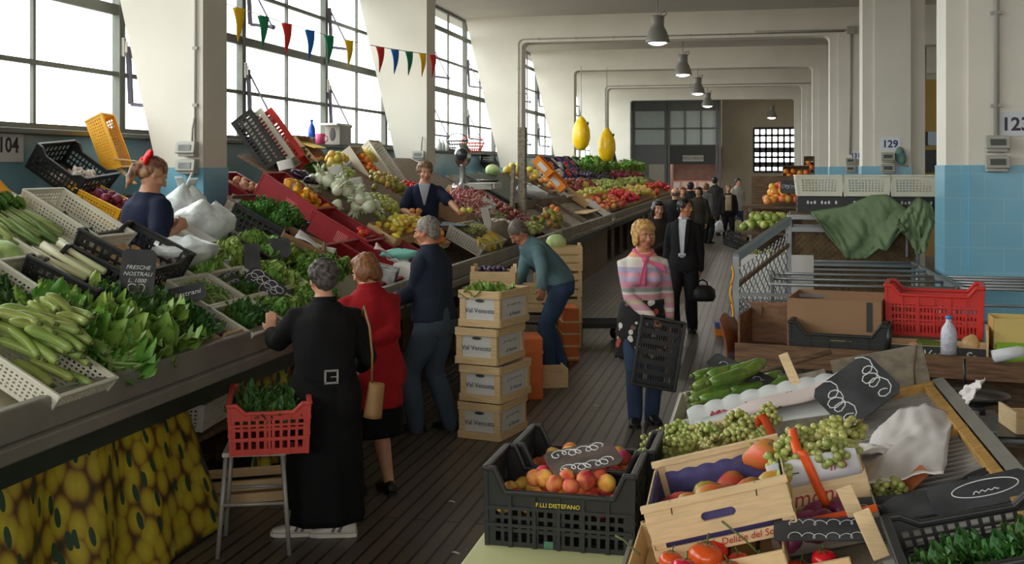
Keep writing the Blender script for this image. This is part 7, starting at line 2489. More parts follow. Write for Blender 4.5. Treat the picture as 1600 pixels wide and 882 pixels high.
plastic_crate('plastic_crate', 'white crate standing in the shade under the vegetable stall', TR((p.x - 0.1, p.y, 0.52), (0, 0, 0.1)), M_white, L=0.6, W=0.4, H=0.16, **WC)
shf = thing('under_shelf', 'dark shelf under the vegetable stall', 'shelf', (0, 0, 0))
MB().bb((-4.0, 5.9, 0.48), (-3.2, 9.4, 0.51)).build('shelf_board', M_woodd, shf)
for y in (6.0, 9.3):
 MB().bb((-4.0, y, 0), (-3.2, y + 0.04, 0.48)).build('shelf_end', M_woodd, shf)
p = at_h(365, 790, 0)
wood_crate('shallow wooden crate on the floor under the vegetable stall', TR((p.x, p.y + 0.2, 0.002), (0, 0, 0.5)), M_wood, L=0.5, W=0.32, H=0.14, slats=2, ends=0.16, handle=False)
# shopping trolley in the aisle shade beside the plank stall
p = at_h(930, 535, 0)
tr = thing('hand_trolley', 'low black hand trolley parked behind the blonde person', 'trolley', (p.x, p.y, 0), (0, 0, 0.25))
b = MB()
b.bb((-0.35, -0.25, 0.20), (0.35, 0.25, 0.235))
for k in range(6):
 b.bb((-0.35, -0.25 + 0.095 * k, 0.235), (0.35, -0.24 + 0.095 * k, 0.26))
b.build('platform_deck', M_black, tr)
for sx in (-1, 1):
 for sy in (-1, 1):
  MB().cyl((sx * 0.28, sy * 0.2 - 0.015, 0.08), (sx * 0.28, sy * 0.2 + 0.015, 0.08), 0.08, n=18).build('wheel', M_black, tr)
  MB().bb((sx * 0.28 - 0.02, sy * 0.2 - 0.025, 0.08), (sx * 0.28 + 0.02, sy * 0.2 + 0.025, 0.20)).build('caster_fork', M_metal, tr)
MB().tube([(0.33, -0.22, 0.23), (0.38, -0.22, 0.55), (0.40, -0.18, 0.60), (0.40, 0.18, 0.60), (0.38, 0.22, 0.55), (0.33, 0.22, 0.23)], 0.014, 8).build('push_bar', M_black, tr)
for px, py in ((706, 784), (712, 864), (888, 521), (932, 634), (1140, 462)):
 p = at_h(px, py, 0.004)
 t = tag(MB().sheet(lambda u, v: ((u - 0.5) * 0.045, (v - 0.5) * 0.02, 0.004 * sin(5 * u)), 4, 3, thick=0.002).build('paper_scrap', M_paper), 'tiny pale scrap of litter on the dark ribbed floor', 'litter', 'scraps on the floor')
 t.location = p
# ---------------------------------------------------------------- right-hand foreground: sloping fruit table
AR = math.atan(0.28)
def RP(Y, d, lift=0.0):
 return V((-0.425 + d * cos(AR) - lift * sin(AR), Y, 0.72 + d * sin(AR) + lift * cos(AR)))
def RM(Y, d, lift=0.0, yaw=0.0, tilt=0.0, roll=0.0):
 return Mx.Translation(RP(Y, d, lift)) @ Mx.Rotation(-AR + tilt, 4, 'Y') @ Mx.Rotation(roll, 4, 'X') @ Mx.Rotation(yaw, 4, 'Z')
M_edge = mat('pale_metal_edge', (176, 174, 166), 0.4, metal=0.4)
M_top = mat('pale_yellow_green_tabletop', (206, 206, 152), 0.5, var=0.05, scale=3)
tb = thing('table', 'low pale yellow-green table under the black peach crates', 'table', (-0.72, 3.7, 0))
MB().bb((-0.30, -1.2, 0.665), (0.29, 1.02, 0.70)).build('table_top', M_top, tb, bevel=0.006)
for x in (-0.27, 0.26):
 for y in (-1.1, 0.95):
  MB().box((x, y, 0.33), (0.05, 0.05, 0.66)).build('leg', M_woodd, tb)
dt = thing('display_table', 'sloping metal-edged fruit table at the lower right', 'table', (0, 0, 0))
b = MB()
b.box((RP(2.6, 0, -0.02) + RP(6.7, 0.84, -0.02)) / 2, (0.84, 4.1, 0.025), Mx.Rotation(-AR, 3, 'Y'))
b.box((RP(2.6, 0.84, -0.02) + RP(5.5, 1.3, -0.02)) / 2, (0.46, 2.9, 0.025), Mx.Rotation(-AR, 3, 'Y'))
b.build('table_board', M_woodg, dt)
MB().beam(RP(2.6, -0.01, 0.01), RP(6.72, -0.01, 0.01), 0.012, 0.07).build('edge_strip', M_edge, dt)
MB().beam(RP(2.6, 1.31, 0.02), RP(5.5, 1.31, 0.02), 0.05, 0.06, up=(-sin(AR), 0, cos(AR))).build('edge_strip', M_lip, dt)
for Y in (2.8, 6.6):
 MB().bb((-0.38, Y - 0.03, 0), (-0.32, Y + 0.03, 0.70)).build('leg', M_woodd, dt)
for Y in (2.8, 5.4):
 MB().bb((0.72, Y - 0.03, 0), (0.78, Y + 0.03, 1.0)).build('leg', M_woodd, dt)
# black crates of peaches
PC = dict(L=0.54, W=0.33, H=0.285, flare=0.004, dip=0.085, dipw=0.13, pl=(15, 3), ps=(9, 3), pb=(10, 6), hx=0.62, hy=0.72, rim=0.018, ribs=6, mg=(0.05, 0.05, 0.06, 0.22))
M_yink = mat('yellow_print', (226, 206, 60), 0.6)
for k, (x, y, lb) in enumerate(((-0.70, 4.20, 'black slatted crate of peaches with yellow lettering on the low table'), (-0.665, 4.56, 'black slatted crate of peaches behind the lettered one'))):
 M0 = TR((x, y, 0.701), (0, 0, -0.02))
 o = plastic_crate('plastic_crate', lb, M0, M_black, **PC)
 MB().bb((-0.255, -0.15, 0.10), (0.255, 0.15, 0.105)).build('inner_tray', M_black, o)
 pile('peach', 'peach', M0, 44, (-0.22, 0.22, -0.115, 0.115), ('ripe peach in the lettered black crate on the low table', 'ripe peach in the black crate behind the lettered one')[k], 'fruit', 'peaches in the %s black crate' % ('front', 'rear')[k], step=0.074, lift=0.14, heap=0.02, layers=2, seed=3 + k)
 if k == 0:
  text('printed_name', 'F.LLI DISTEFANO', 0.022, TR((0.0, -0.1845, 0.165), (pi / 2, 0, 0)), M_yink, o, 0.0008)
  MB().bb((-0.055, -0.172, 0.004), (-0.02, -0.169, 0.03)).build('green_tag', mat('green_tag', (64, 110, 84), 0.5), o)
sign('brown-tinged slate board with smeared chalk lying across the peaches', FM(V((-0.655, 4.30, 0.975)), (-0.04, -0.30, 1), (-0.5, 1, 0.3), 0.0), 0.28, 0.19, [], scrib=2, seed=4, m=mat('brown_slate', (112, 96, 88), 0.5, rgb2=(84, 74, 70), scale=9))
# pear crate on a lower crate
M_purple = mat('purple_paper_liner', (74, 66, 116), 0.7, var=0.15, scale=12)
M_pearw = mat('fresh_crate_wood', (222, 192, 146), 0.6, var=0.10, scale=3, stretch=(4, 4, 40), bump=0.08)
lc = wood_crate('lower wooden crate under the pear crate with red lettering', RM(3.72, 0.30, 0.0, pi / 2), M_pearw, L=0.60, W=0.50, H=0.09, slats=1, handle=False, ends=0.10)
pcM = RM(3.83, 0.372, 0.10, -pi / 2 + 0.03)
pc_ = wood_crate('pale wooden crate of pears lined with purple paper', pcM, M_pearw, L=0.56, W=0.45, H=0.15, slats=2, ends=0.17, gap=0.03, posts=0.16, end_rail=1.0, slot=0.034)
b = MB()
for s in (-1, 1):
 b.sheet(lambda u, v: (-0.265 + 0.53 * u, s * 0.214, 0.012 + (0.135 + 0.008 * abs(sin(22 * u))) * v), 44, 3, thick=0.002)
b.sheet(lambda u, v: (-0.268, -0.21 + 0.42 * u, 0.012 + (0.115 + 0.008 * abs(sin(20 * u))) * v), 40, 3, thick=0.002)
b.sheet(lambda u, v: (0.268, -0.21 + 0.42 * u, 0.03 + 0.10 * v), 4, 3, thick=0.002)
b.bb((-0.27, -0.21, 0.008), (0.27, 0.21, 0.012))
b.build('paper_liner', M_purple, pc_)
for x in (-0.14, 0.13):
 MB().tube([(0.2865, x, 0.135), (0.2865, x + 0.004, 0.165), (0.286, x + 0.004, 0.178)], 0.0022, 5).build('staple_wire', M_stalk, pc_)
text('printed_name', 'Le Delizie del Sole', 0.030, TR((0.3015, 0, 0.028), (pi / 2, 0, pi / 2)) if False else TR((0.2885, 0.06, 0.02), (pi / 2, 0, pi / 2)), mat('red_ink', (178, 52, 50)), pc_, 0.0008, shear=0.2)
for k, (x, y, z, s, rz, kd) in enumerate(((-0.17, 0.17, 0.14, 1.35, 2.3, 'pear'), (0.12, -0.02, 0.11, 1.25, 2.9, 'pear'), (0.13, -0.17, 0.08, 1.1, 0.6, 'pear'), (0.02, -0.1, 0.08, 1.05, 1.4, 'pear'), (0.05, 0.1, 0.09, 1.1, 0.2, 'pear'), (0.18, 0.08, 0.09, 1.05, 1.1, 'pear'),
            (0.16, 0.18, 0.10, 1.15, 2.0, 'pear'), (-0.05, 0.02, 0.06, 1.1, 2.6, 'pear'), (-0.05, -0.15, 0.07, 1.1, 0.9, 'pear'), (-0.15, -0.05, 0.06, 1.1, 3.0, 'pear'), (0.2, -0.08, 0.07, 1.0, 2.2, 'pear'), (-0.02, 0.18, 0.08, 1.1, 1.7, 'pear'), (-0.2, 0.03, 0.06, 1.1, 0.0, 'pear'))):
 o = put('pear', 'pear', pcM @ TR((x, y, z), (0.1, pi / 2 - 0.15 * (k % 3), (1 if k % 2 else -1) * (pi / 2 - 0.5 + 0.33 * rz)), s), 'ripe pear in the purple-lined wooden crate' if k else 'biggest golden pear at the back right of the purple-lined crate', 'fruit', 'pears in the lined crate' if k else None)
 MB().tube([(0.004, 0, 0.058), (0.008, 0.002, 0.072), (0.013, 0.004, 0.082)], [0.002, 0.0018, 0.0025], 6).build('stem', M_stalk, o)
# tomatoes on the vine at the front
tray = wood_crate('wooden tray of vine tomatoes at the bottom edge', RM(3.2, 0.42, 0.0, pi / 2), M_pearw, L=0.42, W=0.62, H=0.045, slats=1, handle=False, ends=0.045)
for k, (px, py, z, s) in enumerate(((1000 + 48, 878, 3.42, 1.0), (1102, 872, 3.40, 1.45), (1115, 862, 3.50, 1.25), (1155, 880, 3.42, 1.0), (1190, 884, 3.40, 1.0), (1288, 876, 3.38, 1.05), (1220, 890, 3.36, 1.0), (1250, 892, 3.40, 1.0), (1070, 892, 3.3, 1.1), (1140, 896, 3.3, 1.1))):
 p = at_z(px, py, z)
 o = put('tomato', 'tomato', TR(p, (0.15 * (k % 3) - 0.1, 0.12, k), s), 'red vine tomato at the bottom edge in front of the pear crate' if k != 1 else 'largest red tomato at the bottom edge before the pear crate', 'fruit', 'vine tomatoes at the bottom edge' if k != 1 else None)
 c = MB()
 for q in range(5):
  a = q * 1.257
  c.sheet(lambda u, v: V(((0.004 + 0.02 * u) * cos(a) - 0.006 * (v - 0.5) * (1 - u) * sin(a), (0.004 + 0.02 * u) * sin(a) + 0.006 * (v - 0.5) * (1 - u) * cos(a), 0.031 - 0.004 * u + 0.003 * sin(5 * u))), 4, 2, thick=0.001)
 c.tube([(0, 0, 0.030), (0.002, 0.001, 0.04), (0.006, 0.002, 0.05)], 0.0022, 6)
 c.build('calyx', M_stem, o)
vs_ = [('long dried vine stalk standing before the pear crate', [at_z(1195, 875, 3.36), at_z(1165, 845, 3.38), at_z(1128, 815, 3.42)]), ('dark vine stalk poking out at the table corner', [at_z(1000, 868, 3.42), at_z(975, 845, 3.46), at_z(962, 838, 3.5)])]
for lb, pts in vs_:
 tag(MB().tube(pts, [0.0035, 0.003, 0.004], 6).build('vine_stalk', M_stem), lb, 'stalk')
# grapes: crate with printed front and paper liner, straps
gM = RM(4.12, 0.69, 0.06, -pi / 2)
gc = wood_crate('printed wooden crate of white grapes with red lettering and orange straps', gM, M_pearw, L=0.50, W=0.32, H=0.10, slats=1, handle=False, ends=0.095, posts=0.15)
b = MB()
b.sheet(lambda u, v: (0.262, -0.15 + 0.30 * u, 0.09 + (0.085 + 0.006 * abs(sin(16 * u))) * v), 40, 3, thick=0.002)
b.build('paper_liner', mat('white_printed_liner', (208, 206, 206), 0.6), gc)
M_redink = mat('red_ink', (178, 52, 50), 0.6)
text('printed_name', 'mone', 0.075, TR((0.2585, -0.01, 0.045), (pi / 2, 0, pi / 2)), M_redink, gc, 0.0008, shear=0.35)
text('liner_print', 'Il S', 0.05, TR((0.264, 0.08, 0.135), (pi / 2, 0, pi / 2)), M_redink, gc, 0.0008, shear=0.35)
M_strap = mat('orange_ribbon', (232, 88, 30), 0.4)
MB().sheet(lambda u, v: (0.268 - 0.02 * max(0, u - 0.85), -0.02 + 0.03 * v + 0.03 * u - 0.015, 0.005 + 0.20 * (1 - u)), 10, 2, thick=0.002).build('orange_strap', M_strap, gc)
MB().sheet(lambda u, v: (0.0 + 0.26 * u, -0.05 + 0.03 * v, 0.20 + 0.05 * sin(pi * u)), 12, 2, thick=0.002).build('orange_strap', M_strap, gc)
for k in range(9):
 put('grapes' if k % 2 else 'grapes_b', 'grape_bunch', gM @ TR((0.20 - 0.11 * (k // 3), -0.10 + 0.10 * (k % 3), 0.16 + 0.015 * (k % 2)), (0.3 * (k % 3), 0.2, 1.3 * k), 1.15), 'bunch of white grapes in the printed crate', 'fruit', 'grapes in the printed crate')
g2 = wood_crate('low wooden crate of white grapes behind the pear crate', RM(4.95, 0.28, 0.02, pi / 2), M_pearw, L=0.55, W=0.50, H=0.11, slats=1, handle=False, ends=0.12)
for k in range(14):
 put('grapes' if k % 2 else 'grapes_b', 'grape_bunch', RM(4.72 + 0.14 * (k // 5), 0.08 + 0.105 * (k % 5), 0.15 + 0.02 * (k % 2), 1.1 * k) @ TR((0, 0, 0), (0.4 * (k % 3 - 1), 0.2, 0), 1.0), 'bunch of white grapes behind the pear crate', 'fruit', 'grapes behind the pear crate')
tag(MB().sheet(lambda u, v: RP(4.55 + 0.03 * v, 0.50 + 0.03 * v + 0.05 * u, 0.22 + 0.06 * sin(pi * u) - 0.10 * u * u), 10, 2, thick=0.002).build('orange_ribbon', M_strap), 'orange ribbon looped over the grapes between the two crates', 'ribbon')
put('grapes_b', 'grape_bunch', RM(4.0, 0.9, 0.05, 1.8), 'small bunch of grapes fallen beside the printed crate', 'fruit')
# scalloped white crate liner with a pinkish sheet
ll = thing('crate_liner', 'white crate liner with a scalloped edge and red print behind the grapes', 'paper', RM(5.42, 0.52, 0.06, 0.0))
def _liner(u, v):
 return V((-0.36 + 0.78 * u, -0.1 + 0.05 * v, 0.0 + (0.13 + 0.012 * abs(sin(28 * u))) * v + 0.02 * sin(3 * u)))
b = MB()
b.sheet(_liner, 80, 4, thick=0.003)
b.sheet(lambda u, v: V((-0.33 + 0.70 * u, -0.32 + 0.24 * v, 0.03 + 0.05 * v + 0.015 * sin(4 * u))), 20, 6, thick=0.003)
b.build('liner_sheet', mat('pale_grey_print_paper', (204, 206, 204), 0.6), ll)
for k in range(4):
 b = MB()
 b.tube([_liner(0.14 + 0.21 * k + 0.01 * j, 0.55 + 0.1 * sin(j * 1.7)) + V((0, -0.004, 0)) for j in range(11)], 0.008, 5)
 b.build('red_print', mat('crimson_print', (176, 60, 84), 0.6), ll)
pk = thing('paper_sheet', 'folded pinkish-white paper lying on the scalloped liner', 'paper', RM(5.25, 0.62, 0.16, 0.25, -0.05))
MB().sheet(lambda u, v: V((-0.26 + 0.55 * u, -0.10 + 0.20 * v, 0.03 * sin(pi * v) + 0.012 * sin(7 * u))), 16, 10, thick=0.012).build('sheet', mat('pinkish_white_paper', (222, 204, 198), 0.7), pk)
# dark green zucchini at the far end of the table
zM = RM(6.0, 0.32, 0.0, pi / 2)
wood_crate('pale tray of green zucchini at the far end of the sloping table', zM, mat('white_tray_board', (206, 200, 184), 0.6), L=0.75, W=0.55, H=0.10, slats=1, handle=False)
pile('green_zucchini', 'zucchini', zM, 17, (-0.26, 0.26, -0.2, 0.2), 'green zucchini in the tray at the far end of the sloping table', 'vegetable', 'zucchini on the right table', step=0.12, lift=0.07, heap=0.06, flat=True, layers=2, seed=6, s=(1.0, 1.25), tilt=0.3, yaw=2.2)
sign('dark chalked slate strip lying over the green zucchini', FM(RP(6.02, 0.42, 0.20), (-0.1, -0.6, 1), (0.3, 1, 0.3), -0.35), 0.40, 0.10, [], scrib=1, seed=8)
tag(MB().tube([RP(6.55, 0.15, 0.05), RP(6.5, 0.5, 0.09), RP(6.45, 0.9, 0.12)], 0.014, 8).build('cane', M_woodd), 'brown cane lying across the far end of the sloping table', 'cane')
put('green_zucchini', 'zucchini', RM(6.35, 0.42, 0.06, 0.1), 'single long green zucchini lying beyond the tray by the brown cane', 'vegetable')
# big slate on a stake
sign('big tilted slate board chalked in white, leaning above the grapes', FM(RP(5.05, 0.93, 0.17), (-0.25, -0.8, 0.75), (0.45, 0.4, 1), 0.0) @ Mx.Rotation(-0.45, 4, 'Z'), 0.25, 0.31, [], scrib=2, seed=6)
tag(MB().beam(RP(5.35, 0.70, 0.10), RP(5.4, 0.665, 0.34), 0.045, 0.012, up=(0, -1, 0)).build('wooden_stake', M_pearw, bevel=0.002), 'pale wooden stake beside the big tilted slate', 'stake')
# ridged trays with yellow wooden strips
M_ridge = mat('grey_ridged_tray', (150, 146, 140), 0.35, var=0.08)
gt = thing('ridged_tray', 'grey ridged tray bed framed in yellowish wood on the sloping table', 'tray', RM(4.55, 1.06, 0.0))
b = MB()
b.bb((-0.24, -1.35, 0.0), (0.22, 0.9, 0.012))
for k in range(40):
 b.bb((-0.24, -1.33 + 0.056 * k, 0.012), (0.22, -1.318 + 0.056 * k, 0.018))
b.build('tray_bed', M_ridge, gt)
M_ywood = mat('yellowish_stained_wood', (196, 150, 74), 0.6, rgb2=(150, 110, 56), scale=8, stretch=(2, 12, 2))
for lo, hi in (((0.175, -1.35, 0.012), (0.215, 0.9, 0.05)), ((-0.26, 0.86, 0.012), (0.22, 0.90, 0.055)), ((-0.05, 0.02, 0.012), (0.22, 0.07, 0.045))):
 MB().bb(lo, hi).build('wood_strip', M_ywood, gt, bevel=0.003)
bb_ = thing('end_board', 'grey upright board at the far end of the ridged tray', 'board', (0, 0, 0))
MB().beam(RP(5.50, 0.86, 0.13), RP(5.50, 1.28, 0.11), 0.012, 0.22, up=(-sin(AR), 0, cos(AR))).build('board_panel', M_woodg, bb_)
MB().tube([RP(5.48, 1.20, 0.02), RP(5.48, 1.22, 0.12), RP(5.48, 1.26, 0.22)], 0.004, 5).build('wire', M_stalk, bb_)
def crumple(label, M, w, h, amp, seed, nu=26, nv=22, m=None, fold=0.0):
 t = thing('paper_sheet', label, 'paper', M)
 MB().sheet(lambda u, v: V(((u - 0.5) * w * (1 - 0.25 * fold * v), (v - 0.5) * h, amp * (fbm(3.1 * u + seed, 2.7 * v) + 0.5 * fbm(8 * u, 8 * v + seed)) + amp * 1.1 + fold * 0.10 * sin(pi * u) * v)), nu, nv, thick=0.0025).build('sheet', m or M_paper, t)
 return t
M_wpap = mat('greyish_white_paper', (216, 208, 204), 0.75, var=0.03)
crumple('large crumpled white paper sheet spread over the ridged tray', RM(4.42, 1.02, 0.03, -0.22, 0.0, -0.05), 0.36, 0.95, 0.022, 1.0, m=M_wpap, fold=0.6)
crumple('flat white paper sheet beside the printed grape crate', RM(4.16, 0.96, 0.03, 0.5), 0.28, 0.18, 0.012, 3.0, m=M_wpap)
crumple('stiff white paper strip folded under the large sheet', RM(4.42, 0.86, 0.06, 0.9), 0.12, 0.30, 0.02, 5.0, m=M_wpap)
crumple('ragged white paper hanging over the far right edge of the table', RM(5.02, 1.37, 0.03, 0.5, -0.7), 0.15, 0.2, 0.025, 7.0, m=M_wpap)
# price slates scattered at the near right
sign('long glossy slate with chalk loops laid across the crates at the bottom', FM(RP(3.52, 0.70, 0.10), (-0.15, -0.62, 1), (0.15, 1, 0.3), 0.10), 0.34, 0.085, [], scrib=2, seed=11)
sign('dark slate with thick chalk letters lying on the ridged tray', FM(RP(3.78, 0.90, 0.05), (-0.3, -0.5, 1), (0, 1, 0.3), -0.12), 0.30, 0.10, [], scrib=1, seed=12)
sign('oval brown-rimmed slate overlapping the lettered one', FM(RP(3.70, 0.98, 0.065), (-0.3, -0.5, 1), (0, 1, 0.3), -0.05), 0.24, 0.11, [], round_=True, scrib=0)
s_ = sign('glossy slate with a chalk oval at the right picture edge', FM(RP(3.68, 1.16, 0.07), (-0.3, -0.5, 1), (0.1, 1, 0.3), 0.16), 0.30, 0.13, [], round_=False, scrib=0)
MB().tube([(0.10 * cos(2 * pi * j / 30) + 0.02, 0.035 * sin(2 * pi * j / 30) + 0.01, 0.002) for j in range(30)], 0.002, 4, closed=True, cap=False).build('chalk_oval', M_chalk, s_)
MB().tube([(-0.02 + 0.006 * j, -0.01 + 0.012 * abs(sin(j)), 0.002) for j in range(14)], 0.002, 4).build('chalk_writing', M_chalk, s_)
sign('orange-brown pointed price tag standing on the ridged tray', FM(RP(3.98, 0.98, 0.05), (-0.5, -0.6, 0.6), (0.6, 0.5, 1), -0.4), 0.05, 0.15, [], scrib=0, m=mat('rusty_tag', (164, 92, 50), 0.5))
t = thing('trowel', 'dark pointed scoop lying at the right end of the ridged tray', 'tool', RM(3.95, 1.16, 0.03, 0.5))
MB().sheet(lambda u, v: V((0.13 * u, (v - 0.5) * 0.05 * sin(pi * (0.15 + 0.8 * u)), 0.012 * (2 * v - 1) ** 2)), 10, 6, thick=0.003).build('blade', M_slate, t)
MB().cyl((-0.06, 0, 0.005), (0.0, 0, 0.005), 0.009, n=8).build('handle', M_slate, t)
for k, (Y, d, l, lb) in enumerate(((3.62, 0.79, 0.12, 'pale split wooden stake upright between the slates'), (3.42, 0.82, 0.10, 'pale split wooden stake nearest the bottom edge'))):
 tag(MB().beam(RP(Y, d, l - 0.08), RP(Y + 0.02, d - 0.02, l + 0.06), 0.05, 0.014, up=(0, -1, 0.2)).build('wooden_stake', M_pearw, bevel=0.003), lb, 'stake')
plastic_crate('plastic_crate', 'black crate cut by the lower right corner of the picture', RM(3.22, 1.08, 0.02, 0.0, 0.02), M_black, L=0.42, W=0.40, H=0.10, flare=0.012, dip=0.03, pl=(12, 2), ps=(8, 2), pb=(10, 8), hx=0.62, hy=0.7, rim=0.02, dipw=0.2)
for k in range(5):
 put('kale', 'leafy_green_bunch', RM(3.15 + 0.07 * (k % 2), 0.95 + 0.08 * k, 0.04) @ Mx.Scale(0.6, 4), 'dark leafy green in the black crate at the lower right corner', 'vegetable', 'greens in the corner crate')
on = wood_crate('strapped wooden crate of onions under the long slate', RM(3.80, 0.68, 0.0, -pi / 2), M_woodg, L=0.30, W=0.34, H=0.09, slats=1, handle=False)
pile('red_onion', 'red_onion', RM(3.75, 0.68, 0.0), 9, (-0.12, 0.12, -0.1, 0.08), 'brownish-red onion in the strapped crate under the long slate', 'vegetable', 'onions under the long slate', step=0.085, lift=0.055, seed=8)
MB().beam((0.152, -0.17, 0.095), (0.152, 0.17, 0.095), 0.012, 0.02).build('orange_strap', M_strap, on)

# ---------------------------------------------------------------- plank counter with boxes
yaw = -0.17
CM = TR((0.75, 7.72, 0), (0, 0, yaw))
cc = thing('plank_counter', 'rough plank-fronted counter carrying boxes and crates on the right', 'counter', CM)
MB().bb((-0.9, -0.03, 0.745), (1.3, 0.0, 0.895)).build('front_plank', mat('brown_plank', (126, 92, 62), 0.7, rgb2=(92, 66, 46), scale=4, stretch=(1.5, 6, 14), bump=0.2), cc, bevel=0.004)
MB().bb((-0.9, 0.0, 0.80), (1.3, 0.75, 0.82)).build('counter_board', M_woodd, cc)
MB().bb((-0.1, 0.70, 0.05), (1.3, 0.72, 0.80)).build('back_panel', M_woodd, cc)  # added dark board that keeps the space under the counter dark
for x in (-0.86, 1.25):
 for y in (0.02, 0.7):
  MB().cyl((x, y, 0), (x, y, 0.80), 0.028, n=12).build('leg', M_cage, cc)
def CMp(x, y, z, rz=0.0, rx=0.0, ry=0.0):
 return CM @ TR((x, y, z), (rx, ry, rz))
carton('big open brown cardboard box on the plank counter', CMp(-0.27, 0.53, 0.82), 0.62, 0.60, 0.37, flaps=False)
bk_ = bpy.data.objects['cardboard_box.002'] if 'cardboard_box.002' in bpy.data.objects else None
if bk_:
 MB().bb((0.215, -0.306, 0.16), (0.255, -0.304, 0.362)).build('printed_strip', mat('dark_print', (60, 62, 56), 0.7), bk_)
o = plastic_crate('plastic_crate', 'empty black crate with yellow print in front of the cardboard box', CMp(-0.22, 0.13, 0.822), M_black, L=0.62, W=0.22, H=0.23, flare=0.006, dip=0.075, dipw=0.16, pl=(22, 2), ps=(7, 2), pb=(12, 5), hx=0.55, hy=0.5, rim=0.02, mg=(0.05, 0.05, 0.05, 0.55), ribs=5)
text('printed_name', 'ORTOMELI SRL', 0.022, TR((0.02, -0.1185, 0.115), (pi / 2, 0, 0)), M_yink, o, 0.0008)
plastic_crate('plastic_crate', 'bright red slotted crate on the plank counter', CMp(0.37, 0.56, 0.95), M_redb, L=0.60, W=0.36, H=0.34, flare=0.008, dip=0.06, dipw=0.15, pl=(24, 3), ps=(10, 3), pb=(12, 6), hx=0.5, hy=0.72, rim=0.022, mg=(0.05, 0.05, 0.06, 0.2), ribs=6)
MB().bb((0.10, 0.38, 0.82), (0.68, 0.74, 0.948)).build('support_board', M_woodd, cc)
vM = CMp(0.40, 0.16, 0.822)
vc = wood_crate('wooden crate with a black lettered front holding a few vegetables', vM, M_pearw, L=0.60, W=0.28, H=0.12, slats=1, ends=0.24, handle=False)
MB().bb((-0.29, -0.149, 0.003), (0.29, -0.144, 0.118)).build('black_panel', M_black, vc)
text('printed_name', "L's  Verde  Sa", 0.085, TR((0.0, -0.1495, 0.062), (pi / 2, 0, 0)), mat('white_print', (206, 212, 204), 0.6), vc, 0.0008, shear=0.3)
put('green_zucchini', 'zucchini', vM @ TR((-0.02, 0.02, 0.10), (0, 0.1, 0.2), 1.3), 'green zucchini in the black-fronted wooden crate', 'vegetable')
put('potato', 'potato', vM @ TR((-0.16, -0.02, 0.10), (0.4, 1.2, 0)), 'pale potato in the black-fronted wooden crate', 'vegetable')
put('onion', 'onion', vM @ TR((0.2, -0.02, 0.13), (0.4, 0.3, 0), 1.5), 'large yellow onion in the black-fronted wooden crate', 'vegetable')
wd = thing('open_box', 'brown open-fronted wooden box at the left end of the plank counter', 'box', CMp(-0.72, 0.33, 0.82))
for nm, lo, hi in (('back_panel', (-0.17, 0.18, 0), (0.17, 0.2, 0.30)), ('side_panel', (-0.17, -0.3, 0), (-0.155, 0.18, 0.26)), ('bottom_panel', (-0.155, -0.3, 0), (0.17, 0.18, 0.012)), ('back_block', (-0.14, 0.155, 0.2), (-0.08, 0.18, 0.27))):
 MB().bb(lo, hi).build(nm, mat('brown_box_wood', (136, 96, 62), 0.6, rgb2=(110, 78, 50), scale=3, stretch=(3, 3, 12)), wd, bevel=0.003)
lt = thing('leather_sheet', 'curved brown leathery sheet hanging off the left end of the plank counter', 'sheet', CMp(-0.92, 0.2, 0.55))
MB().sheet(lambda u, v: V((-0.05 + 0.10 * sin(pi * v * 0.9) * (0.4 + 0.6 * u) - 0.05 * v, -0.22 + 0.42 * u, 0.02 + 0.48 * v + 0.03 * sin(5 * u))), 14, 14, thick=0.006).build('sheet', mat('brown_leatherette', (158, 96, 62), 0.35, var=0.1), lt)
t = thing('umbrella', 'furled umbrella with a red shaft leaning on the plank counter', 'umbrella', (0, 0, 0))
a0, a1 = CM @ V((0.07, -0.07, 0.70)), CM @ V((0.12, -0.06, 1.08))
MB().cyl(a0, a0.lerp(a1, 0.52), 0.016, 0.02, n=12).build('red_shaft', M_redb, t)
MB().cyl(a0.lerp(a1, 0.52), a1, 0.022, 0.012, n=12).build('black_handle', M_black, t)
bottle('white crumpled water bottle with a blue cap on the plank edge', CM @ V((0.47, -0.005, 0.896)), 0.25, 0.05, mat('white_bottle_wrap', (214, 214, 226), 0.3, bump=0.8, bscale=25), mat('light_blue_cap', (84, 146, 204), 0.4))
yt_ = thing('tub', 'yellow translucent plastic tub on the right end of the plank counter', 'box', CMp(0.92, 0.25, 0.93, 0.1))
b = MB()
for lo, hi in (((-0.2, -0.14, 0), (0.2, 0.14, 0.01)), ((-0.2, -0.14, 0), (0.2, -0.13, 0.2)), ((-0.2, 0.13, 0), (0.2, 0.14, 0.2)), ((-0.2, -0.14, 0), (-0.19, 0.14, 0.2)), ((0.19, -0.14, 0), (0.2, 0.14, 0.2))):
 b.bb(lo, hi)
b.build('tub_body', mat('yellow_translucent_plastic', (222, 194, 120), 0.35), yt_, bevel=0.008)
MB().bb((0.7, 0.08, 0.82), (1.2, 0.42, 0.928)).build('support_block', M_woodd, cc)
t = thing('packet', 'lime green packet on the right end of the plank counter', 'packet', CMp(0.86, 0.05, 0.90, 0.1, 0.5))
MB().box((0, 0, 0.03), (0.22, 0.16, 0.05)).build('packet_body', mat('lime_packet', (136, 186, 60), 0.4), t, bevel=0.015)
t = thing('bottle', 'white bottle lying on its side at the right end of the plank counter', 'bottle', CMp(0.84, -0.02, 0.93, 0.25, 0, pi / 2 - 0.2))
MB().lathe([(0.01, -0.12), (0.04, -0.115), (0.04, 0.04), (0.03, 0.07), (0.014, 0.09), (0.014, 0.11), (0.01, 0.11)], 16).build('bottle_body', M_bagw, t)
MB().cyl((0, 0, 0.105), (0, 0, 0.13), 0.017, n=12).build('cap', mat('light_blue_cap', (84, 146, 204)), t)
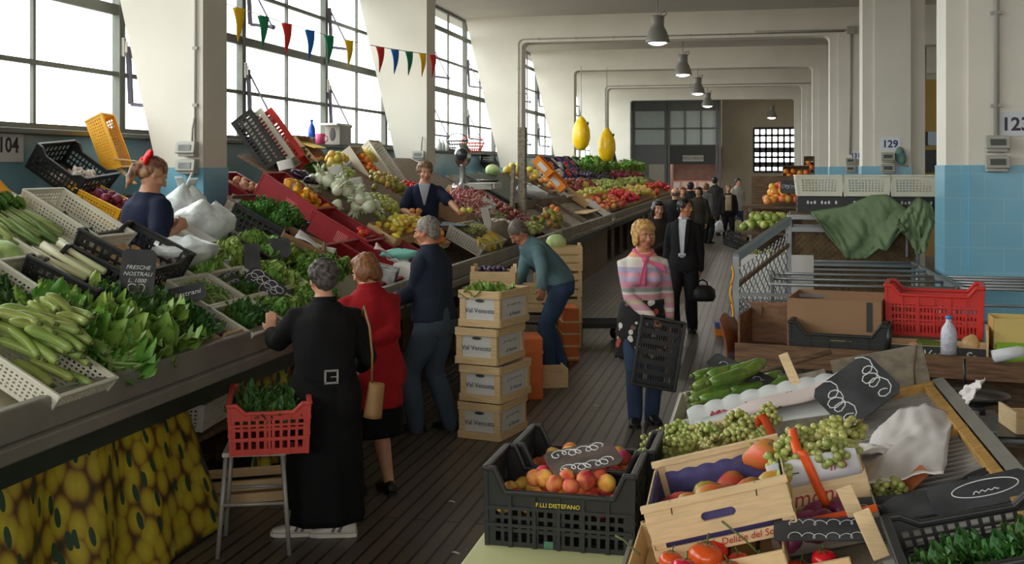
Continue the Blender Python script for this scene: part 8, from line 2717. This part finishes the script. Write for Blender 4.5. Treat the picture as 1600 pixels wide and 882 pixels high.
# pan scale and small rack in the shade
p = at_z(1525, 617, 6.3)
sc = thing('pan_scale', 'dark pan scale with a wide oval pan in the shade below the plank', 'scale', (p.x, p.y, p.z - 0.02))
MB().lathe([(0.01, -0.03), (0.10, -0.028), (0.16, -0.005), (0.185, 0.02), (0.18, 0.026), (0.15, 0.005), (0.09, -0.015), (0.01, -0.018)], 32).build('pan', mat('dark_pan_steel', (92, 90, 86), 0.3, metal=0.85), sc)
MB().cyl((0, 0, -0.09), (0, 0, -0.03), 0.05, n=16).build('neck', M_slate, sc)
MB().box((0, 0.02, -0.19), (0.26, 0.24, 0.2)).build('scale_body', mat('grey_scale_housing', (96, 96, 98), 0.35, metal=0.3), sc, bevel=0.012)
MB().bb((-0.13, -0.104, -0.16), (0.05, -0.100, -0.12)).build('display_window', M_metal, sc)
MB().cyl((-0.05, 0.06, 0.0), (-0.05, 0.06, 0.21), 0.008, n=8).build('rod', M_black, sc)
stn = thing('scale_stand', 'dark wooden box the pan scale stands on', 'stand', (p.x, p.y, 0))
b = MB()
b.bb((-0.25, -0.16, p.z - 0.34), (0.25, 0.24, p.z - 0.31))
b.build('stand_top', M_woodd, stn)
for sx in (-0.22, 0.22):
 for sy in (-0.13, 0.2):
  MB().box((sx, sy, (p.z - 0.34) / 2), (0.04, 0.04, p.z - 0.34)).build('leg', M_woodd, stn)
q = at_z(1553, 690, 5.2)
rk = thing('tube_rack', 'grey tubular rack at the right picture edge', 'rack', (q.x, q.y, 0))
for x in (0.0, 0.7):
 for y in (0.0, 0.45):
  MB().cyl((x, y, 0), (x, y, 0.87), 0.018, n=10).build('upright', M_cage, rk)
for y in (0.0, 0.45):
 for z in (0.30, 0.62, 0.83):
  MB().cyl((0, y, z), (0.7, y, z), 0.013, n=8).build('rail', M_cage, rk)
for z in (0.31, 0.63, 0.84):
 MB().bb((0, 0, z), (0.7, 0.45, z + 0.012)).build('rack_shelf', M_black, rk)
wood_crate('small printed wooden crate on the top of the tubular rack', TR((q.x + 0.27, q.y + 0.2, 0.853), (0, 0, 0.1)), M_pearw, L=0.34, W=0.26, H=0.07, slats=1, ends=0.10, handle=False)
for k in range(4):
 put('tomato', 'tomato', TR((q.x + 0.12 + 0.09 * k, q.y + 0.2, 0.675), (0, 0, k)), 'red tomato on the middle shelf of the tubular rack', 'fruit', 'tomatoes on the tubular rack')

# ---------------------------------------------------------------- racks, cage trolleys and tarpaulin behind
for k, (x0, x1, y0, y1, lb) in enumerate(((0.12, 1.42, 8.65, 10.9, 'galvanised tube rack lying flat behind the cardboard box'), (1.46, 2.75, 8.65, 9.55, 'galvanised tube rack in front of the blue tiled column'))):
 t = thing('tube_rack', lb, 'rack', (0, 0, 0))
 h = 1.22
 n = 6 if k == 0 else 5
 for i in range(n):
  y = y0 + (y1 - y0) * i / (n - 1)
  MB().cyl((x0, y, h), (x1, y, h), 0.012, n=8).build('rack_tube', M_cage, t)
 for x in (x0, x1):
  MB().beam((x, y0, h), (x, y1, h), 0.03, 0.03).build('side_bar', M_cage, t)
  for y in (y0, y1):
   MB().cyl((x, y, 0), (x, y, h), 0.016, n=8).build('upright', M_cage, t)
 for z in (1.10, 0.98):
  MB().cyl((x0, y0, z), (x1, y0, z), 0.010, n=8).build('rack_tube', M_cage, t)
def mesh_panel(name, P00, P10, P11, P01, m, parent, nx=14, r=0.004, back=None):
 """diamond wire mesh over a quad"""
 c = [V(p) for p in (P00, P10, P11, P01)]
 W = ((c[1] - c[0]).length + (c[2] - c[3]).length) / 2
 Hh = ((c[3] - c[0]).length + (c[2] - c[1]).length) / 2
 k = Hh / W * nx
 b = MB()
 for sgn in (1, -1):
  i = -k
  while i < nx + k:
   # line s = i/nx + sgn * t * (Hh/W)
   s0, s1 = i / nx, i / nx + sgn * Hh / W
   t0, t1 = 0.0, 1.0
   ds = s1 - s0
   lo, hi = sorted(((0 - s0) / ds, (1 - s0) / ds))
   t0, t1 = max(t0, lo), min(t1, hi)
   if t1 - t0 > 1e-3:
    b.tube([bil(c, s0 + ds * t0, t0), bil(c, s0 + ds * t1, t1)], r, 4, smooth=False)
   i += 1
 return b.build(name, m, parent)
M_mat = mat('brown_matting', (128, 104, 74), 0.85, rgb2=(104, 84, 60), scale=12)
cg = thing('cage_trolley', 'tall cage trolley with brown matting and mesh under the green tarpaulin', 'trolley', (0, 0, 0))
cx0, cx1, cy0, cy1, ch = 0.33, 1.50, 11.2, 11.75, 1.62
for x in (cx0, cx1):
 for y in (cy0, cy1):
  MB().cyl((x, y, 0.06), (x, y, ch), 0.022, n=10).build('post', M_cage, cg)
  MB().cyl((x - 0.02, y, 0.05), (x + 0.02, y, 0.05), 0.05, n=14).build('wheel', M_black, cg)
for z in (ch, ch - 0.12, 1.17, 0.2):
 for y in (cy0, cy1):
  MB().beam((cx0, y, z), (cx1, y, z), 0.04, 0.045).build('rail', M_cage, cg)
 for x in (cx0, cx1):
  MB().beam((x, cy0, z), (x, cy1, z), 0.04, 0.04).build('rail', M_cage, cg)
MB().bb((cx0 + 0.02, cy0 + 0.03, 0.2), (cx1 - 0.02, cy0 + 0.045, ch - 0.12)).build('matting_panel', M_mat, cg)
mesh_panel('wire_mesh', (cx0, cy0 + 0.01, 0.2), (cx1, cy0 + 0.01, 0.2), (cx1, cy0 + 0.01, ch - 0.1), (cx0, cy0 + 0.01, ch - 0.1), M_mat, cg, 20)
MB().bb((cx0, cy0, ch + 0.02), (cx1, cy1, ch + 0.04)).build('top_board', M_woodd, cg)
MB().beam((cx1 - 0.1, cy0 - 0.01, 1.25), (cx1 - 0.1, cy0 - 0.01, 1.45), 0.02, 0.02, up=(0, 1, 0)).build('latch_bar', M_cage, cg)
for k in range(3):
 x = 0.615 + 0.435 * k
 o = plastic_crate('plastic_crate', ('black crate on the cage trolley, below the first white crate', 'black crate on the cage trolley hidden by the tarpaulin fold', 'black crate on the cage trolley nearest the blue column')[k], TR((x, 11.5, ch + 0.042)), M_black, L=0.42, W=0.5, H=0.155, flare=0.0, pl=(0, 0), ps=(8, 2), pb=(6, 6), rim=0.012)
 for q in range(9):
  if q % 4 != 3:
   MB().bb((-0.13 + 0.033 * q, -0.256, 0.085), (-0.112 + 0.033 * q, -0.252, 0.115 - 0.008 * (q % 2))).build('white_lettering', M_chalk, o)
 plastic_crate('plastic_crate', ('white perforated crate on the trolley beside the oranges', 'white perforated crate in the middle of the three on the trolley', 'white perforated crate nearest the blue column on the trolley')[k], TR((x - 0.01, 11.5, ch + 0.20)), M_white, L=0.40, W=0.5, H=0.20, flare=0.022, pl=(11, 5), ps=(14, 5), pb=(0, 0), hx=0.66, hy=0.66, rim=0.016, mg=(0.1, 0.12, 0.22, 0.16))
M_tarp = mat('green_canvas_tarp', (112, 132, 96), 0.75, var=0.12, scale=4, bump=0.3, bscale=30)
def tarp(label, prof, y0, seed, nv=40, nu=60, deep=0.10):
 """canvas hung over the trolley's top edge: prof(u) -> (x, z_top, z_bottom)"""
 t = thing('tarpaulin', label, 'tarpaulin', (0, 0, 0))
 def f(u, v):
  x, zt, zb = prof(u)
  if v < 0.18:
   q = v / 0.18
   return V((x, y0 + 0.30 * (1 - q), zt + 0.03 * sin(6 * u + seed) * (1 - q)))
  q = (v - 0.18) / 0.82
  x = x + (0.95 - x) * 0.10 * q
  fold = deep * (fbm(5 * u + 2.2 * q + seed, 1.6 * q + seed) + 0.5 * fbm(13 * u - 4 * q, 3 * q + seed)) * (0.3 + 0.7 * q)
  fold += 0.05 * abs(sin(9 * u + 3 * q + seed)) * q
  return V((x, y0 - 0.05 - 0.10 * q - abs(fold) - 0.03, zt + (zb - zt) * q))
 MB().sheet(f, nu, nv, thick=0.006).build('canvas', M_tarp, t)
 return t
def _lerp(tab, u):
 for (a, p), (b, q) in zip(tab, tab[1:]):
  if a <= u <= b:
   s = (u - a) / (b - a)
   return p + (q - p) * s
 return tab[-1][1]
def p1(u):
 px = 1268 + (1420 - 1268) * u
 top = _lerp([(0, 334), (0.35, 324), (0.62, 306), (0.78, 305), (0.9, 318), (1, 330)], u)
 bot = _lerp([(0, 345), (0.12, 368), (0.34, 404), (0.55, 404), (0.7, 388), (0.78, 392), (1, 352)], u)
 a, b = at_y(px, top, 11.1), at_y(px, bot, 11.0)
 return a.x, a.z, b.z
def p2(u):
 px = 1402 + (1462 - 1402) * u
 top = _lerp([(0, 338), (0.3, 324), (0.6, 312), (0.85, 318), (1, 345)], u)
 bot = _lerp([(0, 352), (0.35, 372), (0.6, 398), (0.85, 392), (1, 356)], u)
 a, b = at_y(px, top, 11.1), at_y(px, bot, 11.0)
 return a.x, a.z, b.z
tarp('big green canvas tarpaulin draped over the front of the cage trolley', p1, 11.15, 1.3)
tarp('smaller bunched end of green canvas beside the blue column', p2, 11.1, 4.1, deep=0.14, nu=36)
# sloping mesh side of the cart in front of the fruit
mc = thing('mesh_cart', 'grey metal cart with a sloping rail and diamond mesh side at the aisle edge', 'trolley', (0, 0, 0))
A0, A1 = at_y(1150, 262, 8.55), at_y(1232, 262, 9.6)
za, zb = 1.43, 1.66
b0, b1 = V((A0.x, A0.y, 0)), V((A1.x, A1.y, 0))
MB().beam(b0 + V((0, 0, za)), b1 + V((0, 0, zb)), 0.05, 0.06).build('top_rail', M_cage, mc)
MB().beam(b0 + V((0, 0, za - 0.22)), b1 + V((0, 0, zb - 0.2)), 0.03, 0.03).build('lower_rail', M_woodd, mc)
for q, z in ((b0, za), (b1, zb)):
 MB().beam(q, q + V((0, 0, z)), 0.045, 0.045, up=(0, 1, 0)).build('post', M_cage, mc)
mesh_panel('wire_mesh', b0 + V((0, 0, 0.55)), b1 + V((0, 0, 0.55)), b1 + V((0, 0, zb - 0.1)), b0 + V((0, 0, za - 0.1)), M_cage, mc, 13, 0.005)
MB().beam(b0 + V((0, 0, 0.55)), b1 + V((0, 0, 0.55)), 0.03, 0.03).build('lower_rail', M_cage, mc)
b2 = b0 + V((1.0, 0.1, 0))
for z in (0.55, 1.15):
 MB().beam(b0 + V((0, 0, z)), b2 + V((0, 0, z)), 0.025, 0.025).build('front_rail', M_cage, mc)
mesh_panel('wire_mesh', b0 + V((0, 0, 0.4)), b0 + V((0.3, 0.03, 0.4)), b0 + V((0.3, 0.03, 1.12)), b0 + V((0, 0, 1.12)), M_cage, mc, 8, 0.005)
MB().bb((A0.x + 0.02, 9.75, 0.4), (A0.x + 0.62, 9.77, 1.36)).build('white_panel', M_paper, mc)
for k in range(5):
 z = 1.36 - 0.14 * k
 pts = [b0 + V((-0.03 + 0.012 * sin(3 * k + j), -0.03, z - 0.035 * j)) for j in range(5)]
 MB().tube(pts, 0.008, 5).build('yellow_ribbon', M_yellow, mc)
# stepped fruit stand beyond the cart
fs = thing('fruit_stand', 'stepped wooden fruit stand beyond the mesh cart on the right', 'stand', (0, 0, 0))
steps = [(12.15, 12.65, 1.10), (12.7, 13.15, 1.38), (13.2, 13.75, 1.66)]
for y0, y1, z in steps:
 MB().bb((-0.16, y0, z - 0.03), (0.95, y1, z)).build('step_board', M_woodd, fs)
 for x in (-0.14, 0.9):
  MB().bb((x, y0 + 0.02, 0), (x + 0.04, y1 - 0.02, z - 0.03)).build('step_support', M_woodd, fs)
pile('pale_orange', 'orange', TR((0.37, 13.45, 1.66)), 62, (-0.26, 0.24, -0.2, 0.2), 'pale orange heaped at the top of the stepped stand', 'fruit', 'oranges on the stepped stand', step=0.085, lift=0.045, heap=0.06, layers=3, seed=2, s=(1.15, 1.3))
pile('green_apple', 'green_apple', TR((0.12, 12.92, 1.38)), 30, (-0.24, 0.24, -0.16, 0.16), 'yellow-green apple on the middle step of the fruit stand', 'fruit', 'apples on the stepped stand', step=0.1, lift=0.045, heap=0.06, layers=2, seed=3, s=(1.3, 1.45))
for k in range(12):
 put('grapes_b', 'grape_bunch', TR((-0.05 + 0.10 * (k % 6), 12.3 + 0.18 * (k // 6), 1.16), (0.2, 0.3, k)), 'bunch of white grapes on the lowest step of the fruit stand', 'fruit', 'grapes on the stepped stand')
sign('dark slate tag standing in the heaped oranges of the stepped stand', FM((0.36, 13.22, 1.88), (-0.1, -1, 0.2)), 0.17, 0.16, [], scrib=1, seed=3)
for k, (px, py, Y, lb) in enumerate(((1244, 278, 15.5, 'dark crate of tangerines behind the heaped oranges'), (1264, 262, 17.0, 'small dark crate of tangerines hung upright by the pillar'))):
 p = at_y(px, py, Y)
 M0 = TR(p, (1.0 if k == 0 else 1.35, 0, 0))
 wood_crate(lb, M0, M_woodd, L=0.34 if k == 0 else 0.14, W=0.28 if k == 0 else 0.30, H=0.08, slats=1, handle=False)
 pile('orange', 'tangerine', M0, 16 if k == 0 else 6, (-0.12, 0.12, -0.09, 0.09) if k == 0 else (-0.02, 0.02, -0.1, 0.1), ('tangerine in the dark crate behind the heaped oranges', 'tangerine in the small upright crate by the pillar')[k], 'fruit', ('tangerines behind the oranges', 'tangerines by the pillar')[k], step=0.08, lift=0.06, seed=3)
ds = thing('display_tower', 'plain wooden column of boxes holding up the tangerine crates', 'stand', (0.6, 15.9, 0))
MB().bb((-0.35, -0.45, 0), (0.35, 0.35, 1.80)).build('box_body', M_woodd, ds)
MB().bb((-0.15, 0.85, 0), (0.28, 1.3, 1.98)).build('rear_box', M_woodd, ds)
tr_ = plastic_crate('plastic_crate', 'dark wire-sided crate leaning against the stepped stand', TR((-0.24, 12.8, 1.22), (0.35, 0.0, pi / 2)) , M_black, L=0.75, W=0.22, H=0.12, **BC)
wb = thing('back_board', 'dark board standing behind the heaped oranges', 'board', (0.25, 13.95, 0))
MB().bb((-0.30, 0, 0), (0.3, 0.03, 2.0)).build('board_panel', M_woodd, wb)
t = thing('carton', 'blue and orange carton on the floor by the plank counter', 'box', tuple(at_h(1130, 524, 0)), (0, 0, 0.1))
MB().bb((-0.10, -0.1, 0), (0.12, 0.16, 0.09)).build('box_body', mat('orange_print_carton', (240, 140, 26)), t, bevel=0.005)
MB().bb((-0.10, -0.1, 0.09), (0.12, 0.16, 0.17)).build('box_lid', mat('blue_box_print', (70, 104, 160), 0.5), t, bevel=0.005)
# signs, meters and conduit on the right columns
number_plate('129', TR(at_y(1391, 225, 17.364) + V((0, 0, 0))), 0.28, 0.19, 0.15, 'white number plate 129 on the cream right column', ink=(40, 60, 110), pl=(228, 232, 238))
number_plate('131', TR(at_y(1337, 243, 24.864)), 0.20, 0.2, 0.13, 'small white number plate 131 on the further right column', ink=(40, 60, 110), pl=(228, 232, 238))
number_plate('123', TR(at_y(1587, 194, 9.864)), 0.30, 0.20, 0.15, 'white number plate 123 on the near right column', ink=(66, 56, 74), pl=(216, 220, 224))
meter('grey pair of lidded sockets on the near right column under plate 123', TR(at_y(1555, 225, 9.87), (0, 0, 0)) @ Mx.Scale(0.95, 4), 2, cable=False)
meter('grey socket box with a green rag on the column under plate 129', TR(at_y(1386, 246, 17.37)), 2, cable=False)
meter('grey socket box on the further right column under plate 131', TR(at_y(1328, 252, 24.87)), 2, cable=False)
rg = thing('rag', 'green-blue rag stuck beside the socket box under plate 129', 'cloth', TR(at_y(1406, 243, 17.33)))
MB().ell((0, 0, 0), (0.07, 0.04, 0.13), 14, 10).ell((0.03, -0.02, -0.05), (0.06, 0.04, 0.09), 12, 8).build('rag_cloth', mat('green_rag', (110, 150, 120), 0.8, rgb2=(90, 120, 150), scale=14), rg)
t = thing('conduit_pipe', 'grey conduit pipe running down the near right column to the sockets', 'pipe', (0, 0, 0))
c0 = at_y(1557, 215, 9.84)
MB().cyl((c0.x, 9.84, c0.z), (c0.x, 9.84, HC), 0.022, n=10).build('pipe', M_conduit, t)
for py in (20, 165):
 q = at_y(1557, py, 9.84)
 MB().box((q.x, 9.845, q.z), (0.09, 0.05, 0.025)).build('clamp', M_conduit, t)
t = thing('conduit_pipe', 'thin conduit with a junction box on the further right column', 'pipe', (0, 0, 0))
c1, c2 = at_y(1330, 47, 24.85), at_y(1328, 242, 24.85)
MB().box(c1, (0.17, 0.08, 0.16)).build('junction_box', M_greybox, t, bevel=0.008)
MB().cyl(c1, c2, 0.022, n=8).build('pipe', M_conduit, t)
MB().cyl(c1, c1 + V((-2.0, 0, 0.02)), 0.016, n=8).build('pipe', M_conduit, t)
tag(MB().tube([at_y(1394, 254, 17.355), at_y(1405, 258, 17.355), at_y(1419, 260, 17.355)], 0.012, 6).build('power_cable', M_conduit), 'grey cable running from the socket box behind the white crates', 'cable')
# glimpse of the neighbouring hall between the right columns
gl = thing('notice_board', 'dark notice board seen between the two near right columns', 'board', at_y(1447, 245, 26))
MB().bb((-0.5, 0, -0.35), (0.5, 0.04, 0.15)).build('board_panel', M_slate, gl)
MB().bb((-0.5, 0, 0.25), (0.02, 0.04, 0.55)).build('picture', M_dark, gl)
MB().bb((0.04, 0, 0.25), (0.5, 0.04, 0.55)).build('pale_picture', mat('pale_poster', (170, 186, 200), 0.5), gl)
MB().bb((-0.6, 0.05, -2.2), (0.6, 0.1, 1.7)).build('backing_panel', mat('ochre_panel', (170, 140, 80), 0.7), gl)
gp = thing('hood_panel', 'dark metal hood in the neighbouring hall between the right columns', 'hood', at_y(1447, 185, 27))
MB().bb((-0.7, 0, -0.3), (0.7, 0.6, 0.45)).build('hood_body', M_dark, gp, bevel=0.02)
MB().beam((-0.7, 0, 0.55), (0.7, 0, 0.62), 0.04, 0.05).build('hood_rail', M_cage, gp)
MB().cyl((0, 0.3, 0.45), (0, 0.3, HC - gp.location.z), 0.05, n=12).build('hood_pipe', M_cage, gp)
